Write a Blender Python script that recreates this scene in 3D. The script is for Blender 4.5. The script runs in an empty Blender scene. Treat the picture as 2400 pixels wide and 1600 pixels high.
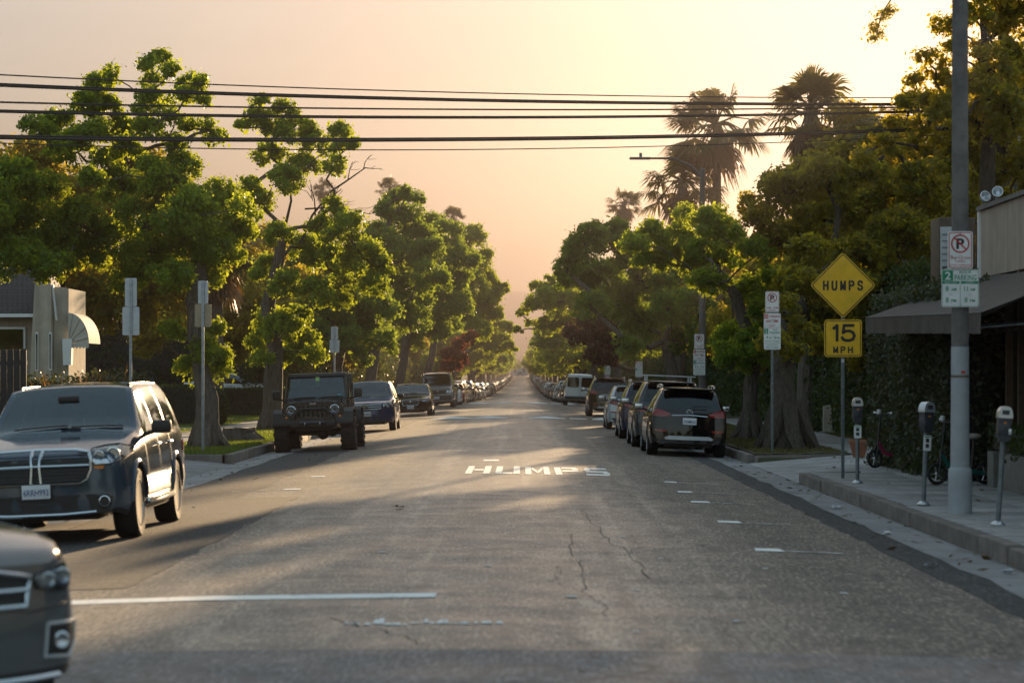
import bpy, bmesh, math, random
import numpy as np
from mathutils import Vector, Matrix
from mathutils.bvhtree import BVHTree

R = math.radians
PI = math.pi
scene = bpy.context.scene
COL = scene.collection
rnd = random.Random(7)

# ------------------------------------------------------------------ camera
CAM_H = 1.73
cam_data = bpy.data.cameras.new('camera')
cam = bpy.data.objects.new('camera', cam_data)
COL.objects.link(cam)
cam.location = (0, 0, CAM_H)
cam.rotation_euler = (R(90), 0, 0)
cam_data.lens = 90
cam_data.sensor_width = 36
cam_data.shift_x = -24 / 2352
cam_data.shift_y = 78 / 2352
cam_data.clip_start = 0.1
cam_data.clip_end = 6000
cam_data.dof.use_dof = True
cam_data.dof.focus_distance = 62
cam_data.dof.aperture_fstop = 2.8
scene.camera = cam

# ------------------------------------------------------------------ sky, sun, exposure
SUN_AZ, SUN_EL = R(9.9), R(7.8)          # azimuth to the right of the street, elevation
world = bpy.data.worlds.new('World')
scene.world = world
world.use_nodes = True
wn, wl = world.node_tree.nodes, world.node_tree.links
sky = wn.new('ShaderNodeTexSky')
sky.sky_type = 'NISHITA'
sky.sun_disc = False
sky.sun_elevation = SUN_EL
sky.sun_rotation = SUN_AZ
sky.altitude = 60
sky.air_density = 1.0
sky.dust_density = 1.5
sky.ozone_density = 1.5
bg = wn['Background']
bg.inputs['Strength'].default_value = 0.15
SKY_GAMMA = wn.new('ShaderNodeGamma')
SKY_GAMMA.inputs['Gamma'].default_value = 0.22
wl.new(sky.outputs[0], SKY_GAMMA.inputs['Color'])
SKY_HSV = wn.new('ShaderNodeHueSaturation')
SKY_HSV.inputs['Hue'].default_value = 0.478
SKY_HSV.inputs['Saturation'].default_value = 2.0
wl.new(SKY_GAMMA.outputs[0], SKY_HSV.inputs['Color'])
# thin high cirrus all over the sky
_tc = wn.new('ShaderNodeTexCoord')
_mp = wn.new('ShaderNodeMapping')
_mp.inputs['Scale'].default_value = (2.2, 2.2, 15.0)
_mp.inputs['Rotation'].default_value = (0.0, 0.22, 0.0)
_nz = wn.new('ShaderNodeTexNoise')
_nz.inputs['Scale'].default_value = 1.6
_nz.inputs['Detail'].default_value = 4
_rp = wn.new('ShaderNodeValToRGB')
_rp.color_ramp.elements[0].position, _rp.color_ramp.elements[0].color = 0.35, (0.95, 0.95, 0.96, 1)
_rp.color_ramp.elements[1].position, _rp.color_ramp.elements[1].color = 0.75, (1.07, 1.06, 1.05, 1)
_mx = wn.new('ShaderNodeMix')
_mx.data_type, _mx.blend_type = 'RGBA', 'MULTIPLY'
_mx.inputs[0].default_value = 1.0
wl.new(_tc.outputs['Generated'], _mp.inputs['Vector'])
wl.new(_mp.outputs[0], _nz.inputs['Vector'])
wl.new(_nz.outputs['Fac'], _rp.inputs['Fac'])
wl.new(SKY_HSV.outputs[0], _mx.inputs[6])
wl.new(_rp.outputs[0], _mx.inputs[7])
wl.new(_mx.outputs[2], bg.inputs['Color'])

sun_data = bpy.data.lights.new('sun', 'SUN')
sun_data.energy = 5.0
sun_data.angle = R(0.6)
sun_data.color = (1.0, 0.69, 0.38)
sun = bpy.data.objects.new('sun', sun_data)
COL.objects.link(sun)
sun_dir = Vector((math.sin(SUN_AZ) * math.cos(SUN_EL), math.cos(SUN_AZ) * math.cos(SUN_EL), math.sin(SUN_EL)))
sun.rotation_euler = sun_dir.to_track_quat('Z', 'Y').to_euler()
sun.location = (20, 40, 60)

vs = scene.view_settings
vs.view_transform = 'Standard'
vs.look = 'None'
vs.exposure = 2.05
vs.gamma = 1.0
vs.use_curve_mapping = False
cy = scene.cycles
cy.max_bounces = 7
cy.diffuse_bounces = 3
cy.glossy_bounces = 3
cy.transmission_bounces = 3
cy.transparent_max_bounces = 10
cy.volume_bounces = 1
cy.sample_clamp_indirect = 6
cy.use_denoising = True
cy.caustics_reflective = False
cy.caustics_refractive = False

# ------------------------------------------------------------------ helpers
FPX, VPX, VPY = 5880.0, 1200.0, 862.0     # surveyed lens constant and vanishing point of the street

def at(x, y, Y):
    return Vector(((x - VPX) / FPX * Y, Y, CAM_H - (y - VPY) / FPX * Y))

_PY = np.array([-100, 0, 120, 150, 180, 211, 250, 290, 340, 400, 453, 530, 608, 780, 960, 1060, 1150, 1300, 1600, 4000], float)
_PZ = np.array([0, 0, 0, -.07, -.2, -.38, -.64, -.82, -.9, -.92, -.9, -.8, -.6, -.2, .4, 1.0, 1.55, 1.9, 2.0, 2.0], float)

def prof(y):
    return float(np.interp(y, _PY, _PZ))

KERB_L, KERB_R, MID = -6.15, 4.78, -0.7

def hump(x, y):
    z = 0.0
    for hy in (104.5, 176.0, 262.0, 350.0):
        d = abs(y - hy)
        if d < 1.9:
            z += 0.095 * (0.5 + 0.5 * math.cos(PI * d / 1.9)) * max(0.0, min(1.0, (5.0 - abs(x - MID)) / 0.5))
    return z

def gz(x, y):
    z = prof(y)
    if KERB_L - 0.01 <= x <= KERB_R + 0.01:
        f = 1.0 if y > 18 else max(0.25, (y - 4) / 14.0)
        return z - 0.005 * (x - MID) ** 2 * f + hump(x, y)
    return z + 0.05

# ---- node helper
class NT:
    def __init__(self, name):
        self.m = bpy.data.materials.new(name)
        self.m.use_nodes = True
        self.n, self.l = self.m.node_tree.nodes, self.m.node_tree.links
        self.b = self.n['Principled BSDF']
        self.out = self.n['Material Output']
        self._c = None
    def co(self, kind='Object'):
        if self._c is None:
            self._c = self.n.new('ShaderNodeTexCoord')
        return self._c.outputs[kind]
    def map(self, vec, scale=(1, 1, 1), loc=(0, 0, 0)):
        q = self.n.new('ShaderNodeMapping')
        q.inputs['Scale'].default_value = scale
        q.inputs['Location'].default_value = loc
        self.l.new(vec, q.inputs['Vector'])
        return q.outputs[0]
    def noise(self, scale, detail=4, rough=0.55, vec=None, dist=0.0):
        q = self.n.new('ShaderNodeTexNoise')
        q.inputs['Scale'].default_value = scale
        q.inputs['Detail'].default_value = detail
        q.inputs['Roughness'].default_value = rough
        q.inputs['Distortion'].default_value = dist
        self.l.new(vec if vec is not None else self.co(), q.inputs['Vector'])
        return q.outputs['Fac']
    def voro(self, scale, feature='F1', vec=None):
        q = self.n.new('ShaderNodeTexVoronoi')
        q.feature = feature
        q.inputs['Scale'].default_value = scale
        self.l.new(vec if vec is not None else self.co(), q.inputs['Vector'])
        return q.outputs['Distance']
    def ramp(self, fac, stops):
        q = self.n.new('ShaderNodeValToRGB')
        e = q.color_ramp.elements
        while len(e) < len(stops):
            e.new(0.5)
        for k, (p, c) in enumerate(stops):
            e[k].position = p
            e[k].color = (c, c, c, 1) if not isinstance(c, (tuple, list)) else (*c[:3], 1)
        self.l.new(fac, q.inputs['Fac'])
        return q.outputs['Color']
    def mix(self, fac, a, b, mode='MIX'):
        q = self.n.new('ShaderNodeMix')
        q.data_type = 'RGBA'
        q.blend_type = mode
        for k, v in ((0, fac), (6, a), (7, b)):
            sock = q.inputs[k]
            if isinstance(v, (int, float)):
                sock.default_value = v if k == 0 else (v, v, v, 1)
            elif isinstance(v, (tuple, list)):
                sock.default_value = (*v[:3], 1)
            else:
                self.l.new(v, sock)
        return q.outputs[2]
    def math(self, op, a, b=0.0, clamp=False):
        q = self.n.new('ShaderNodeMath')
        q.operation = op
        q.use_clamp = clamp
        for k, v in enumerate((a, b)):
            if isinstance(v, (int, float)):
                q.inputs[k].default_value = v
            else:
                self.l.new(v, q.inputs[k])
        return q.outputs[0]
    def sep(self, vec):
        q = self.n.new('ShaderNodeSeparateXYZ')
        self.l.new(vec, q.inputs[0])
        return q.outputs
    def bump(self, h, strength=0.4, dist=0.02):
        q = self.n.new('ShaderNodeBump')
        q.inputs['Strength'].default_value = strength
        q.inputs['Distance'].default_value = dist
        self.l.new(h, q.inputs['Height'])
        self.l.new(q.outputs[0], self.b.inputs['Normal'])
    def set(self, name, v):
        s = self.b.inputs[name]
        if isinstance(v, (int, float)):
            s.default_value = v
        elif isinstance(v, (tuple, list)):
            s.default_value = (*v[:3], 1)
        else:
            self.l.new(v, s)

def simple(name, col, rough=0.6, metal=0.0, var=0.15, scale=6.0, bump=0.0, spec=0.5):
    t = NT(name)
    n = t.noise(scale, 5)
    dark = tuple(c * (1 - var) for c in col)
    lite = tuple(min(1, c * (1 + var)) for c in col)
    t.set('Base Color', t.ramp(n, [(0.3, dark), (0.7, lite)]))
    t.set('Roughness', rough)
    t.set('Metallic', metal)
    t.set('Specular IOR Level', spec)
    if bump:
        t.bump(t.noise(scale * 6, 5), bump, 0.01)
    return t.m

# ---- geometry builder: collects simple shapes into ONE mesh
class MB:
    def __init__(self):
        self.v, self.f, self.s = [], [], []
    def add(self, verts, faces, smooth=False):
        o = len(self.v)
        self.v.extend([tuple(p) for p in verts])
        for fc in faces:
            self.f.append(tuple(i + o for i in fc))
            self.s.append(smooth)
        return self
    def box(self, c, s, rz=0.0, taper=1.0, rx=0.0, ry=0.0):
        m = Matrix.Translation(c) @ Matrix.Rotation(rz, 4, 'Z') @ Matrix.Rotation(rx, 4, 'X') @ Matrix.Rotation(ry, 4, 'Y')
        vs_ = []
        for z in (-1, 1):
            k = taper if z > 0 else 1.0
            for x, y in ((-1, -1), (1, -1), (1, 1), (-1, 1)):
                vs_.append(m @ Vector((x * s[0] / 2 * k, y * s[1] / 2 * k, z * s[2] / 2)))
        self.add(vs_, [(3, 2, 1, 0), (4, 5, 6, 7), (0, 1, 5, 4), (1, 2, 6, 5), (2, 3, 7, 6), (3, 0, 4, 7)])
        return self
    def bbox(self, c, s, b=0.02, rz=0.0, rx=0.0, ry=0.0):
        """box with chamfered edges"""
        m = Matrix.Translation(c) @ Matrix.Rotation(rz, 4, 'Z') @ Matrix.Rotation(rx, 4, 'X') @ Matrix.Rotation(ry, 4, 'Y')
        bm = bmesh.new()
        bmesh.ops.create_cube(bm, size=1.0)
        for v in bm.verts:
            v.co = Vector((v.co.x * s[0], v.co.y * s[1], v.co.z * s[2]))
        bmesh.ops.bevel(bm, geom=bm.edges[:], offset=min(b, min(s) * 0.45), segments=2, affect='EDGES', profile=0.6)
        bm.verts.index_update()
        self.add([m @ v.co for v in bm.verts], [[v.index for v in f.verts] for f in bm.faces], True)
        bm.free()
        return self
    def tube(self, pts, rad, n=8, caps=True, smooth=True):
        pts = [Vector(p) for p in pts]
        if isinstance(rad, (int, float)):
            rad = [rad] * len(pts)
        up = Vector((0, 0, 1))
        t0 = (pts[1] - pts[0]).normalized()
        if abs(t0.dot(up)) > 0.9:
            up = Vector((1, 0, 0))
        a = t0.cross(up).normalized()
        vs_, fs = [], []
        for k, p in enumerate(pts):
            if k == 0:
                t = t0
            elif k == len(pts) - 1:
                t = (pts[k] - pts[k - 1]).normalized()
            else:
                t = (pts[k + 1] - pts[k - 1]).normalized()
            a = (a - t * a.dot(t))
            if a.length < 1e-6:
                a = t.orthogonal()
            a.normalize()
            b = t.cross(a)
            for j in range(n):
                w = 2 * PI * j / n
                vs_.append(p + (a * math.cos(w) + b * math.sin(w)) * rad[k])
        for k in range(len(pts) - 1):
            for j in range(n):
                j2 = (j + 1) % n
                fs.append((k * n + j, k * n + j2, (k + 1) * n + j2, (k + 1) * n + j))
        if caps:
            fs.append(tuple(range(n - 1, -1, -1)))
            fs.append(tuple((len(pts) - 1) * n + j for j in range(n)))
        self.add(vs_, fs, smooth)
        return self
    def lathe(self, prof_, n=16, m=None, smooth=True):
        """profile of (radius, height) about local Z"""
        m = m or Matrix.Identity(4)
        vs_, fs = [], []
        for r_, z in prof_:
            for j in range(n):
                w = 2 * PI * j / n
                vs_.append(m @ Vector((r_ * math.cos(w), r_ * math.sin(w), z)))
        for k in range(len(prof_) - 1):
            for j in range(n):
                j2 = (j + 1) % n
                fs.append((k * n + j, k * n + j2, (k + 1) * n + j2, (k + 1) * n + j))
        fs.append(tuple(range(n - 1, -1, -1)))
        fs.append(tuple((len(prof_) - 1) * n + j for j in range(n)))
        self.add(vs_, fs, smooth)
        return self
    def prism(self, pts, d, m=None):
        """polygon in local XY extruded by d along local Z"""
        m = m or Matrix.Identity(4)
        n = len(pts)
        vs_ = [m @ Vector((x, y, 0)) for x, y in pts] + [m @ Vector((x, y, d)) for x, y in pts]
        fs = [tuple(range(n - 1, -1, -1)), tuple(range(n, 2 * n))]
        for j in range(n):
            k = (j + 1) % n
            fs.append((j, k, n + k, n + j))
        self.add(vs_, fs)
        return self
    def sphere(self, c, r_, n=12, m=8):
        c = Vector(c)
        r_ = Vector(r_) if not isinstance(r_, (int, float)) else Vector((r_, r_, r_))
        vs_, fs = [], []
        for i in range(1, m):
            th = PI * i / m
            for j in range(n):
                w = 2 * PI * j / n
                vs_.append(c + Vector((r_.x * math.sin(th) * math.cos(w), r_.y * math.sin(th) * math.sin(w), r_.z * math.cos(th))))
        vs_.append(c + Vector((0, 0, r_.z)))
        vs_.append(c - Vector((0, 0, r_.z)))
        for i in range(m - 2):
            for j in range(n):
                k = (j + 1) % n
                fs.append((i * n + j, (i + 1) * n + j, (i + 1) * n + k, i * n + k))
        for j in range(n):
            k = (j + 1) % n
            fs.append((len(vs_) - 2, j, k))
            fs.append((len(vs_) - 1, (m - 2) * n + k, (m - 2) * n + j))
        self.add(vs_, fs, True)
        return self
    def text(self, body, cx, cz, h, w=None, y=0.0, bold=0.0, m=None):
        """upright lettering in the local XZ plane read from -Y, centred at (cx, cz), cap height h"""
        key = (body, bold)
        if key not in _TXT:
            cu = bpy.data.curves.new('lettering', 'FONT')
            cu.body = body
            cu.size = 1.0
            cu.offset = bold
            cu.resolution_u = 3
            ob = bpy.data.objects.new('lettering', cu)
            COL.objects.link(ob)
            dg = bpy.context.evaluated_depsgraph_get()
            me = bpy.data.meshes.new_from_object(ob.evaluated_get(dg))
            vv = [tuple(v.co) for v in me.vertices]
            ff = [tuple(p.vertices) for p in me.polygons]
            bpy.data.objects.remove(ob)
            bpy.data.meshes.remove(me)
            bpy.data.curves.remove(cu)
            _TXT[key] = (vv, ff)
        vv, ff = _TXT[key]
        xs = [p[0] for p in vv]
        zs = [p[1] for p in vv]
        x0, x1, z0, z1 = min(xs), max(xs), min(zs), max(zs)
        sz = h / max(1e-6, z1 - z0)
        sx = sz if w is None else w / max(1e-6, x1 - x0)
        m = m or Matrix.Identity(4)
        self.add([m @ Vector((cx + (p[0] - (x0 + x1) / 2) * sx, y, cz + (p[1] - (z0 + z1) / 2) * sz)) for p in vv], ff)
        return self
    def mesh(self, name, mat, auto=35):
        me = bpy.data.meshes.new(name)
        me.from_pydata(self.v, [], self.f)
        me.polygons.foreach_set('use_smooth', self.s)
        if any(self.s) and auto:
            try:
                me.set_sharp_from_angle(angle=R(auto))
            except Exception:
                pass
        if mat is not None:
            for q in (mat if isinstance(mat, (list, tuple)) else [mat]):
                me.materials.append(q)
        me.update()
        return me
    def build(self, name, mat, parent=None, loc=None, rot=None, auto=35):
        return link(name, self.mesh(name, mat, auto), parent, loc, rot)
_TXT = {}

def link(name, data, parent=None, loc=None, rot=None):
    o = bpy.data.objects.new(name, data)
    COL.objects.link(o)
    if parent is not None:
        o.parent = parent
    if loc is not None:
        o.location = loc
    if rot is not None:
        o.rotation_euler = rot
    return o

def tag(o, label=None, cat=None, group=None, kind=None):
    if label:
        o['label'] = label
    if cat:
        o['category'] = cat
    if group:
        o['group'] = group
    if kind:
        o['kind'] = kind
    return o

def thing(name, label, cat, loc=(0, 0, 0), rot=(0, 0, 0), group=None):
    return tag(link(name, None, None, loc, rot), label, cat, group)

def copy_tree(o, parent=None):
    c = o.copy()
    COL.objects.link(c)
    c.parent = parent
    for ch in o.children:
        copy_tree(ch, c)
    return c

def np_mesh(name, verts, quads, mat, smooth=False):
    """quads: (n,4) or (n,3) index array"""
    me = bpy.data.meshes.new(name)
    nv, (nf, k) = len(verts), quads.shape
    me.vertices.add(nv)
    me.vertices.foreach_set('co', np.ascontiguousarray(verts, np.float32).ravel())
    me.loops.add(nf * k)
    me.loops.foreach_set('vertex_index', np.ascontiguousarray(quads, np.int32).ravel())
    me.polygons.add(nf)
    me.polygons.foreach_set('loop_start', np.arange(0, nf * k, k, dtype=np.int32))
    me.polygons.foreach_set('loop_total', np.full(nf, k, dtype=np.int32))
    if smooth:
        me.polygons.foreach_set('use_smooth', np.ones(nf, bool))
    if mat is not None:
        me.materials.append(mat)
    me.update(calc_edges=True)
    return me

def sheet(name, xs, ys, zf, mat, parent=None):
    xs, ys = list(xs), list(ys)
    v = np.array([(x, y, zf(x, y)) for y in ys for x in xs], np.float32)
    nx = len(xs)
    q = np.array([(j * nx + i, j * nx + i + 1, (j + 1) * nx + i + 1, (j + 1) * nx + i)
                  for j in range(len(ys) - 1) for i in range(nx - 1)], np.int32)
    return link(name, np_mesh(name, v, q, mat, True), parent)

_ONES = ['first', 'second', 'third', 'fourth', 'fifth', 'sixth', 'seventh', 'eighth', 'ninth', 'tenth', 'eleventh', 'twelfth', 'thirteenth', 'fourteenth',
         'fifteenth', 'sixteenth', 'seventeenth', 'eighteenth', 'nineteenth']
_TENS = ['', '', 'twent', 'thirt', 'fort', 'fift', 'sixt', 'sevent', 'eight', 'ninet']
def ordinal(k):
    n = k + 1
    if n < 20:
        return _ONES[n - 1]
    return _TENS[n // 10] + ('ieth' if n % 10 == 0 else 'y-' + _ONES[n % 10 - 1])

# ------------------------------------------------------------------ materials
def mat_asphalt(name, base, warm, streak=True, cracks=0.5, rough=0.44, grit=90.0):
    t = NT(name)
    co = t.co()
    big = t.noise(0.16, 4, 0.6, co)
    med = t.noise(1.3, 6, 0.65, co)
    fine = t.noise(grit, 3, 0.7, co)
    col = t.mix(t.ramp(big, [(0.35, 0), (0.68, 1)]), base, warm)
    col = t.mix(t.ramp(med, [(0.32, 0.55), (0.7, 0.0)]), col, tuple(c * 0.55 for c in base))
    if streak:
        st = t.noise(1.0, 5, 0.6, t.map(co, (1.7, 0.045, 1)))
        col = t.mix(t.ramp(st, [(0.38, 0.92), (0.56, 0.0)]), col, tuple(c * 0.28 for c in base))
        st2 = t.noise(1.0, 3, 0.5, t.map(co, (2.6, 0.03, 1), (7, 3, 0)))
        col = t.mix(t.ramp(st2, [(0.53, 0.0), (0.66, 0.7)]), col, tuple(min(1, c * 1.75) for c in warm))
        dx = t.noise(0.7, 3, 0.6, co)
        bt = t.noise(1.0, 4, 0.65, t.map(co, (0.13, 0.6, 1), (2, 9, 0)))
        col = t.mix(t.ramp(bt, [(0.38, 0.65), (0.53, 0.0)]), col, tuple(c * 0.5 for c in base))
    patchn = t.noise(0.42, 2, 0.5, t.map(co, (1, .45, 1), (31, 7, 0)))
    col = t.mix(t.ramp(patchn, [(0.6, 0.0), (0.63, 0.35)]), col, tuple(c * 1.25 for c in warm))
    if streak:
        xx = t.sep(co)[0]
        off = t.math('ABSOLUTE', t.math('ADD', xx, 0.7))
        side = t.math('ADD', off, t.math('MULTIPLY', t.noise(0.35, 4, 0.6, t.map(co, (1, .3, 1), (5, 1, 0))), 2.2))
        col = t.mix(t.ramp(t.math('DIVIDE', side, 10.0), [(0.27, 0.0), (0.44, 0.8)]), col, tuple(c * 0.42 for c in base))  # darker toward both kerbs: lane shade painted into the colour, plus parking-lane oil
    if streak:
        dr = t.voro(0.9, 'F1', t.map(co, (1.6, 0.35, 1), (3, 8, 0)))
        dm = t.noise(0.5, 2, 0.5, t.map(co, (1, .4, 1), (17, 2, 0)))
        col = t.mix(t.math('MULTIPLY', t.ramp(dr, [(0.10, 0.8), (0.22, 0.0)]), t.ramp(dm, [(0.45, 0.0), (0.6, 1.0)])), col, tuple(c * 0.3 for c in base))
    spk = t.noise(grit * 0.55, 2, 0.6, co)
    col = t.mix(t.ramp(spk, [(0.52, 0.0), (0.72, 0.6)]), col, tuple(min(1, c * 2.2) for c in warm))
    gr = t.noise(1.0, 3, 0.7, t.map(co, (34, 4.2, 1)))
    col = t.mix(t.ramp(gr, [(0.38, 0.85), (0.50, 0.0)]), col, tuple(c * 0.34 for c in base))
    col = t.mix(t.ramp(gr, [(0.52, 0.0), (0.64, 0.7)]), col, tuple(min(1, c * 1.6) for c in warm))
    gm = t.noise(1.0, 4, 0.65, t.map(co, (5.5, 0.75, 1), (4, 2, 0)))
    col = t.mix(t.ramp(gm, [(0.36, 0.7), (0.53, 0.0)]), col, tuple(c * 0.5 for c in base))
    if cracks:
        dv = t.n.new('ShaderNodeVectorMath')
        dv.operation = 'ADD'
        nz = t.n.new('ShaderNodeTexNoise')
        nz.inputs['Scale'].default_value = 1.6
        nz.inputs['Detail'].default_value = 6
        t.l.new(co, nz.inputs['Vector'])
        sc = t.n.new('ShaderNodeVectorMath')
        sc.operation = 'SCALE'
        sc.inputs['Scale'].default_value = 0.9
        t.l.new(nz.outputs['Color'], sc.inputs[0])
        t.l.new(co, dv.inputs[0])
        t.l.new(sc.outputs[0], dv.inputs[1])
        ck = t.voro(0.33, 'DISTANCE_TO_EDGE', dv.outputs[0])
        mask = t.noise(0.22, 2, 0.5, t.map(co, (1, 1, 1), (11, 5, 0)))
        cm = t.math('MULTIPLY', t.ramp(ck, [(0.0, 1.0), (0.012, 0.0)]), t.ramp(mask, [(0.6 - cracks * 0.3, 0), (0.72 - cracks * 0.3, 1)]))
        col = t.mix(cm, col, (0.008, 0.008, 0.008))
    t.set('Base Color', col)
    rv = t.ramp(med, [(0.3, rough - 0.12), (0.7, min(1, rough + 0.1))])
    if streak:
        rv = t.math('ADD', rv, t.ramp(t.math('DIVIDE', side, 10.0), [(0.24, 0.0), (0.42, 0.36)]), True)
    t.set('Roughness', rv)
    t.set('Specular IOR Level', 0.55)
    t.bump(t.math('ADD', fine, t.math('MULTIPLY', med, 1.5)), 0.28, 0.010)
    return t.m

M = {}
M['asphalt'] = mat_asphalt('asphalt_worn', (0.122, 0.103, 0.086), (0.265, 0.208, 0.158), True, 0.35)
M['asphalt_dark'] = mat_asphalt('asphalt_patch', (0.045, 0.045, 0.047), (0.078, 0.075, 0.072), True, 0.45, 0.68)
M['asphalt_cross'] = mat_asphalt('asphalt_crossing', (0.075, 0.077, 0.082), (0.125, 0.125, 0.13), False, 0.95, 0.6, 45.0)

def mat_concrete(name, base, var=0.25, stain=0.4, bump=0.3):
    t = NT(name)
    co = t.co()
    big = t.noise(0.5, 5, 0.65, co)
    med = t.noise(4, 6, 0.65, co)
    col = t.mix(t.ramp(big, [(0.35, 0), (0.65, 1)]), tuple(c * (1 - var) for c in base), tuple(min(1, c * (1 + var)) for c in base))
    col = t.mix(t.ramp(med, [(0.3, stain), (0.55, 0.0)]), col, tuple(c * 0.5 for c in base))
    oi = t.n.new('ShaderNodeObjectInfo')
    col = t.mix(0.55, col, t.ramp(oi.outputs['Random'], [(0.0, 0.55), (1.0, 1.0)]), 'MULTIPLY')
    spots = t.voro(3.0, 'F1')
    col = t.mix(t.ramp(spots, [(0.03, 0.5), (0.06, 0.0)]), col, tuple(c * 0.35 for c in base))
    t.set('Base Color', col)
    t.set('Roughness', 0.85)
    t.bump(t.math('ADD', t.noise(70, 3), t.math('MULTIPLY', med, 1.2)), bump, 0.01)
    return t.m

M['concrete'] = mat_concrete('pavement_concrete', (0.29, 0.285, 0.285), 0.3, 0.55, 0.35)
M['concrete_path'] = mat_concrete('garden_path_concrete', (0.36, 0.31, 0.28))
M['gutter'] = mat_concrete('gutter_concrete', (0.235, 0.235, 0.24))
M['kerb'] = mat_concrete('kerb_concrete', (0.20, 0.17, 0.15), 0.4, 0.75, 0.6)
M['joint'] = simple('joint_dirt', (0.05, 0.045, 0.04), 0.95)
M['pole_concrete'] = mat_concrete('pole_concrete', (0.30, 0.30, 0.31), 0.25, 0.5, 0.6)
M['pole_paint'] = mat_concrete('pole_grey_paint', (0.34, 0.36, 0.385), 0.12, 0.22, 0.25)
M['pole_aggregate'] = mat_concrete('pole_bare_aggregate', (0.20, 0.185, 0.18), 0.3, 0.7, 0.9)
M['lamp_concrete'] = mat_concrete('lamp_pole_concrete', (0.13, 0.125, 0.12), 0.2, 0.3)
M['stucco'] = simple('stucco_cream', (0.46, 0.41, 0.34), 0.9, 0, 0.12, 3, 0.5)
M['stucco_tan'] = simple('stucco_tan', (0.36, 0.30, 0.25), 0.9, 0, 0.1, 2.5, 0.4)
for _k in ('stucco', 'stucco_tan'):
    _m = M[_k]
    _n, _l = _m.node_tree.nodes, _m.node_tree.links
    _tc = _n.new('ShaderNodeTexCoord')
    _mp = _n.new('ShaderNodeMapping')
    _mp.inputs['Scale'].default_value = (5, 5, 0.35)
    _nz = _n.new('ShaderNodeTexNoise')
    _nz.inputs['Scale'].default_value = 1.0
    _nz.inputs['Detail'].default_value = 6
    _rp = _n.new('ShaderNodeValToRGB')
    _rp.color_ramp.elements[0].position, _rp.color_ramp.elements[0].color = 0.34, (0.82, 0.79, 0.76, 1)
    _rp.color_ramp.elements[1].position, _rp.color_ramp.elements[1].color = 0.58, (1, 1, 1, 1)
    _mx = _n.new('ShaderNodeMix')
    _mx.data_type, _mx.blend_type = 'RGBA', 'MULTIPLY'
    _mx.inputs[0].default_value = 1.0
    _b = _n['Principled BSDF'].inputs['Base Color']
    _src = _b.links[0].from_socket
    _l.new(_tc.outputs['Object'], _mp.inputs['Vector'])
    _l.new(_mp.outputs[0], _nz.inputs['Vector'])
    _l.new(_nz.outputs['Fac'], _rp.inputs['Fac'])
    _l.new(_src, _mx.inputs[6])
    _l.new(_rp.outputs[0], _mx.inputs[7])
    _l.new(_mx.outputs[2], _b)
M['white_trim'] = simple('white_painted_wood', (0.72, 0.73, 0.75), 0.5, 0, 0.06, 5)
M['shingle'] = simple('dark_roof_shingle', (0.05, 0.045, 0.045), 0.9, 0, 0.5, 9, 0.5)
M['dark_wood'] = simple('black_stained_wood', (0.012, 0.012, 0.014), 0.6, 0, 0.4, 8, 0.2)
M['brown_wood'] = simple('brown_timber', (0.09, 0.06, 0.04), 0.7, 0, 0.3, 8, 0.2)
M['awning'] = simple('charcoal_canvas', (0.055, 0.046, 0.040), 0.85, 0, 0.25, 3, 0.3)
M['canvas_cream'] = simple('cream_canvas', (0.50, 0.47, 0.42), 0.8, 0, 0.1, 4, 0.2)
M['planter'] = simple('planter_stone', (0.13, 0.125, 0.12), 0.8, 0, 0.2, 6, 0.3)
M['galv'] = simple('galvanised_steel', (0.30, 0.32, 0.34), 0.5, 0.6, 0.2, 14)
M['alu'] = simple('bare_aluminium_sign_back', (0.46, 0.49, 0.52), 0.5, 0.35, 0.1, 7)
M['alu_tan'] = simple('tan_sign_back', (0.34, 0.27, 0.18), 0.6, 0.2, 0.1, 7)
M['post_dark'] = simple('weathered_grey_post', (0.15, 0.17, 0.18), 0.6, 0.4, 0.3, 12)
M['meter_grey'] = simple('meter_housing_grey', (0.045, 0.05, 0.06), 0.45, 0.3, 0.3, 9)
M['meter_dome'] = simple('meter_dome_silver', (0.55, 0.58, 0.62), 0.28, 0.7, 0.1, 9)
M['sign_yellow'] = simple('sign_yellow', (0.78, 0.44, 0.006), 0.42, 0, 0.13, 5)
M['sign_white'] = simple('sign_white', (0.70, 0.70, 0.70), 0.45, 0, 0.12, 6)
M['sign_black'] = simple('sign_black', (0.012, 0.012, 0.012), 0.5)
M['sign_red'] = simple('sign_red', (0.48, 0.02, 0.02), 0.45, 0, 0.1)
M['sign_green'] = simple('sign_green', (0.0, 0.21, 0.10), 0.45, 0, 0.1)
M['sign_purple'] = simple('sign_mauve', (0.45, 0.2, 0.42), 0.5, 0, 0.1)
M['cable'] = simple('cable_black', (0.02, 0.016, 0.013), 0.6)
M['pole_wood'] = simple('utility_pole_wood', (0.10, 0.07, 0.05), 0.9, 0, 0.4, 10, 0.4)
M['rubber'] = simple('tyre_rubber', (0.012, 0.012, 0.012), 0.8, 0, 0.3, 10, 0.2)
M['black_plastic'] = simple('black_plastic', (0.012, 0.012, 0.013), 0.5, 0, 0.2)
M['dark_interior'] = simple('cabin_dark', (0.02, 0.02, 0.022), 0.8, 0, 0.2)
M['seat_grey'] = simple('seat_charcoal', (0.035, 0.035, 0.037), 0.8, 0, 0.2)
M['chrome'] = simple('chrome', (0.5, 0.54, 0.58), 0.16, 1.0, 0.03)
M['rim_alu'] = simple('alloy_rim', (0.5, 0.52, 0.55), 0.28, 0.9, 0.1)
M['rim_dark'] = simple('dark_rim', (0.05, 0.05, 0.055), 0.4, 0.7, 0.1)
M['plate'] = simple('licence_plate', (0.62, 0.64, 0.68), 0.5, 0, 0.05)
M['plate_text'] = simple('plate_text_blue', (0.03, 0.05, 0.18), 0.5)
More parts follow.
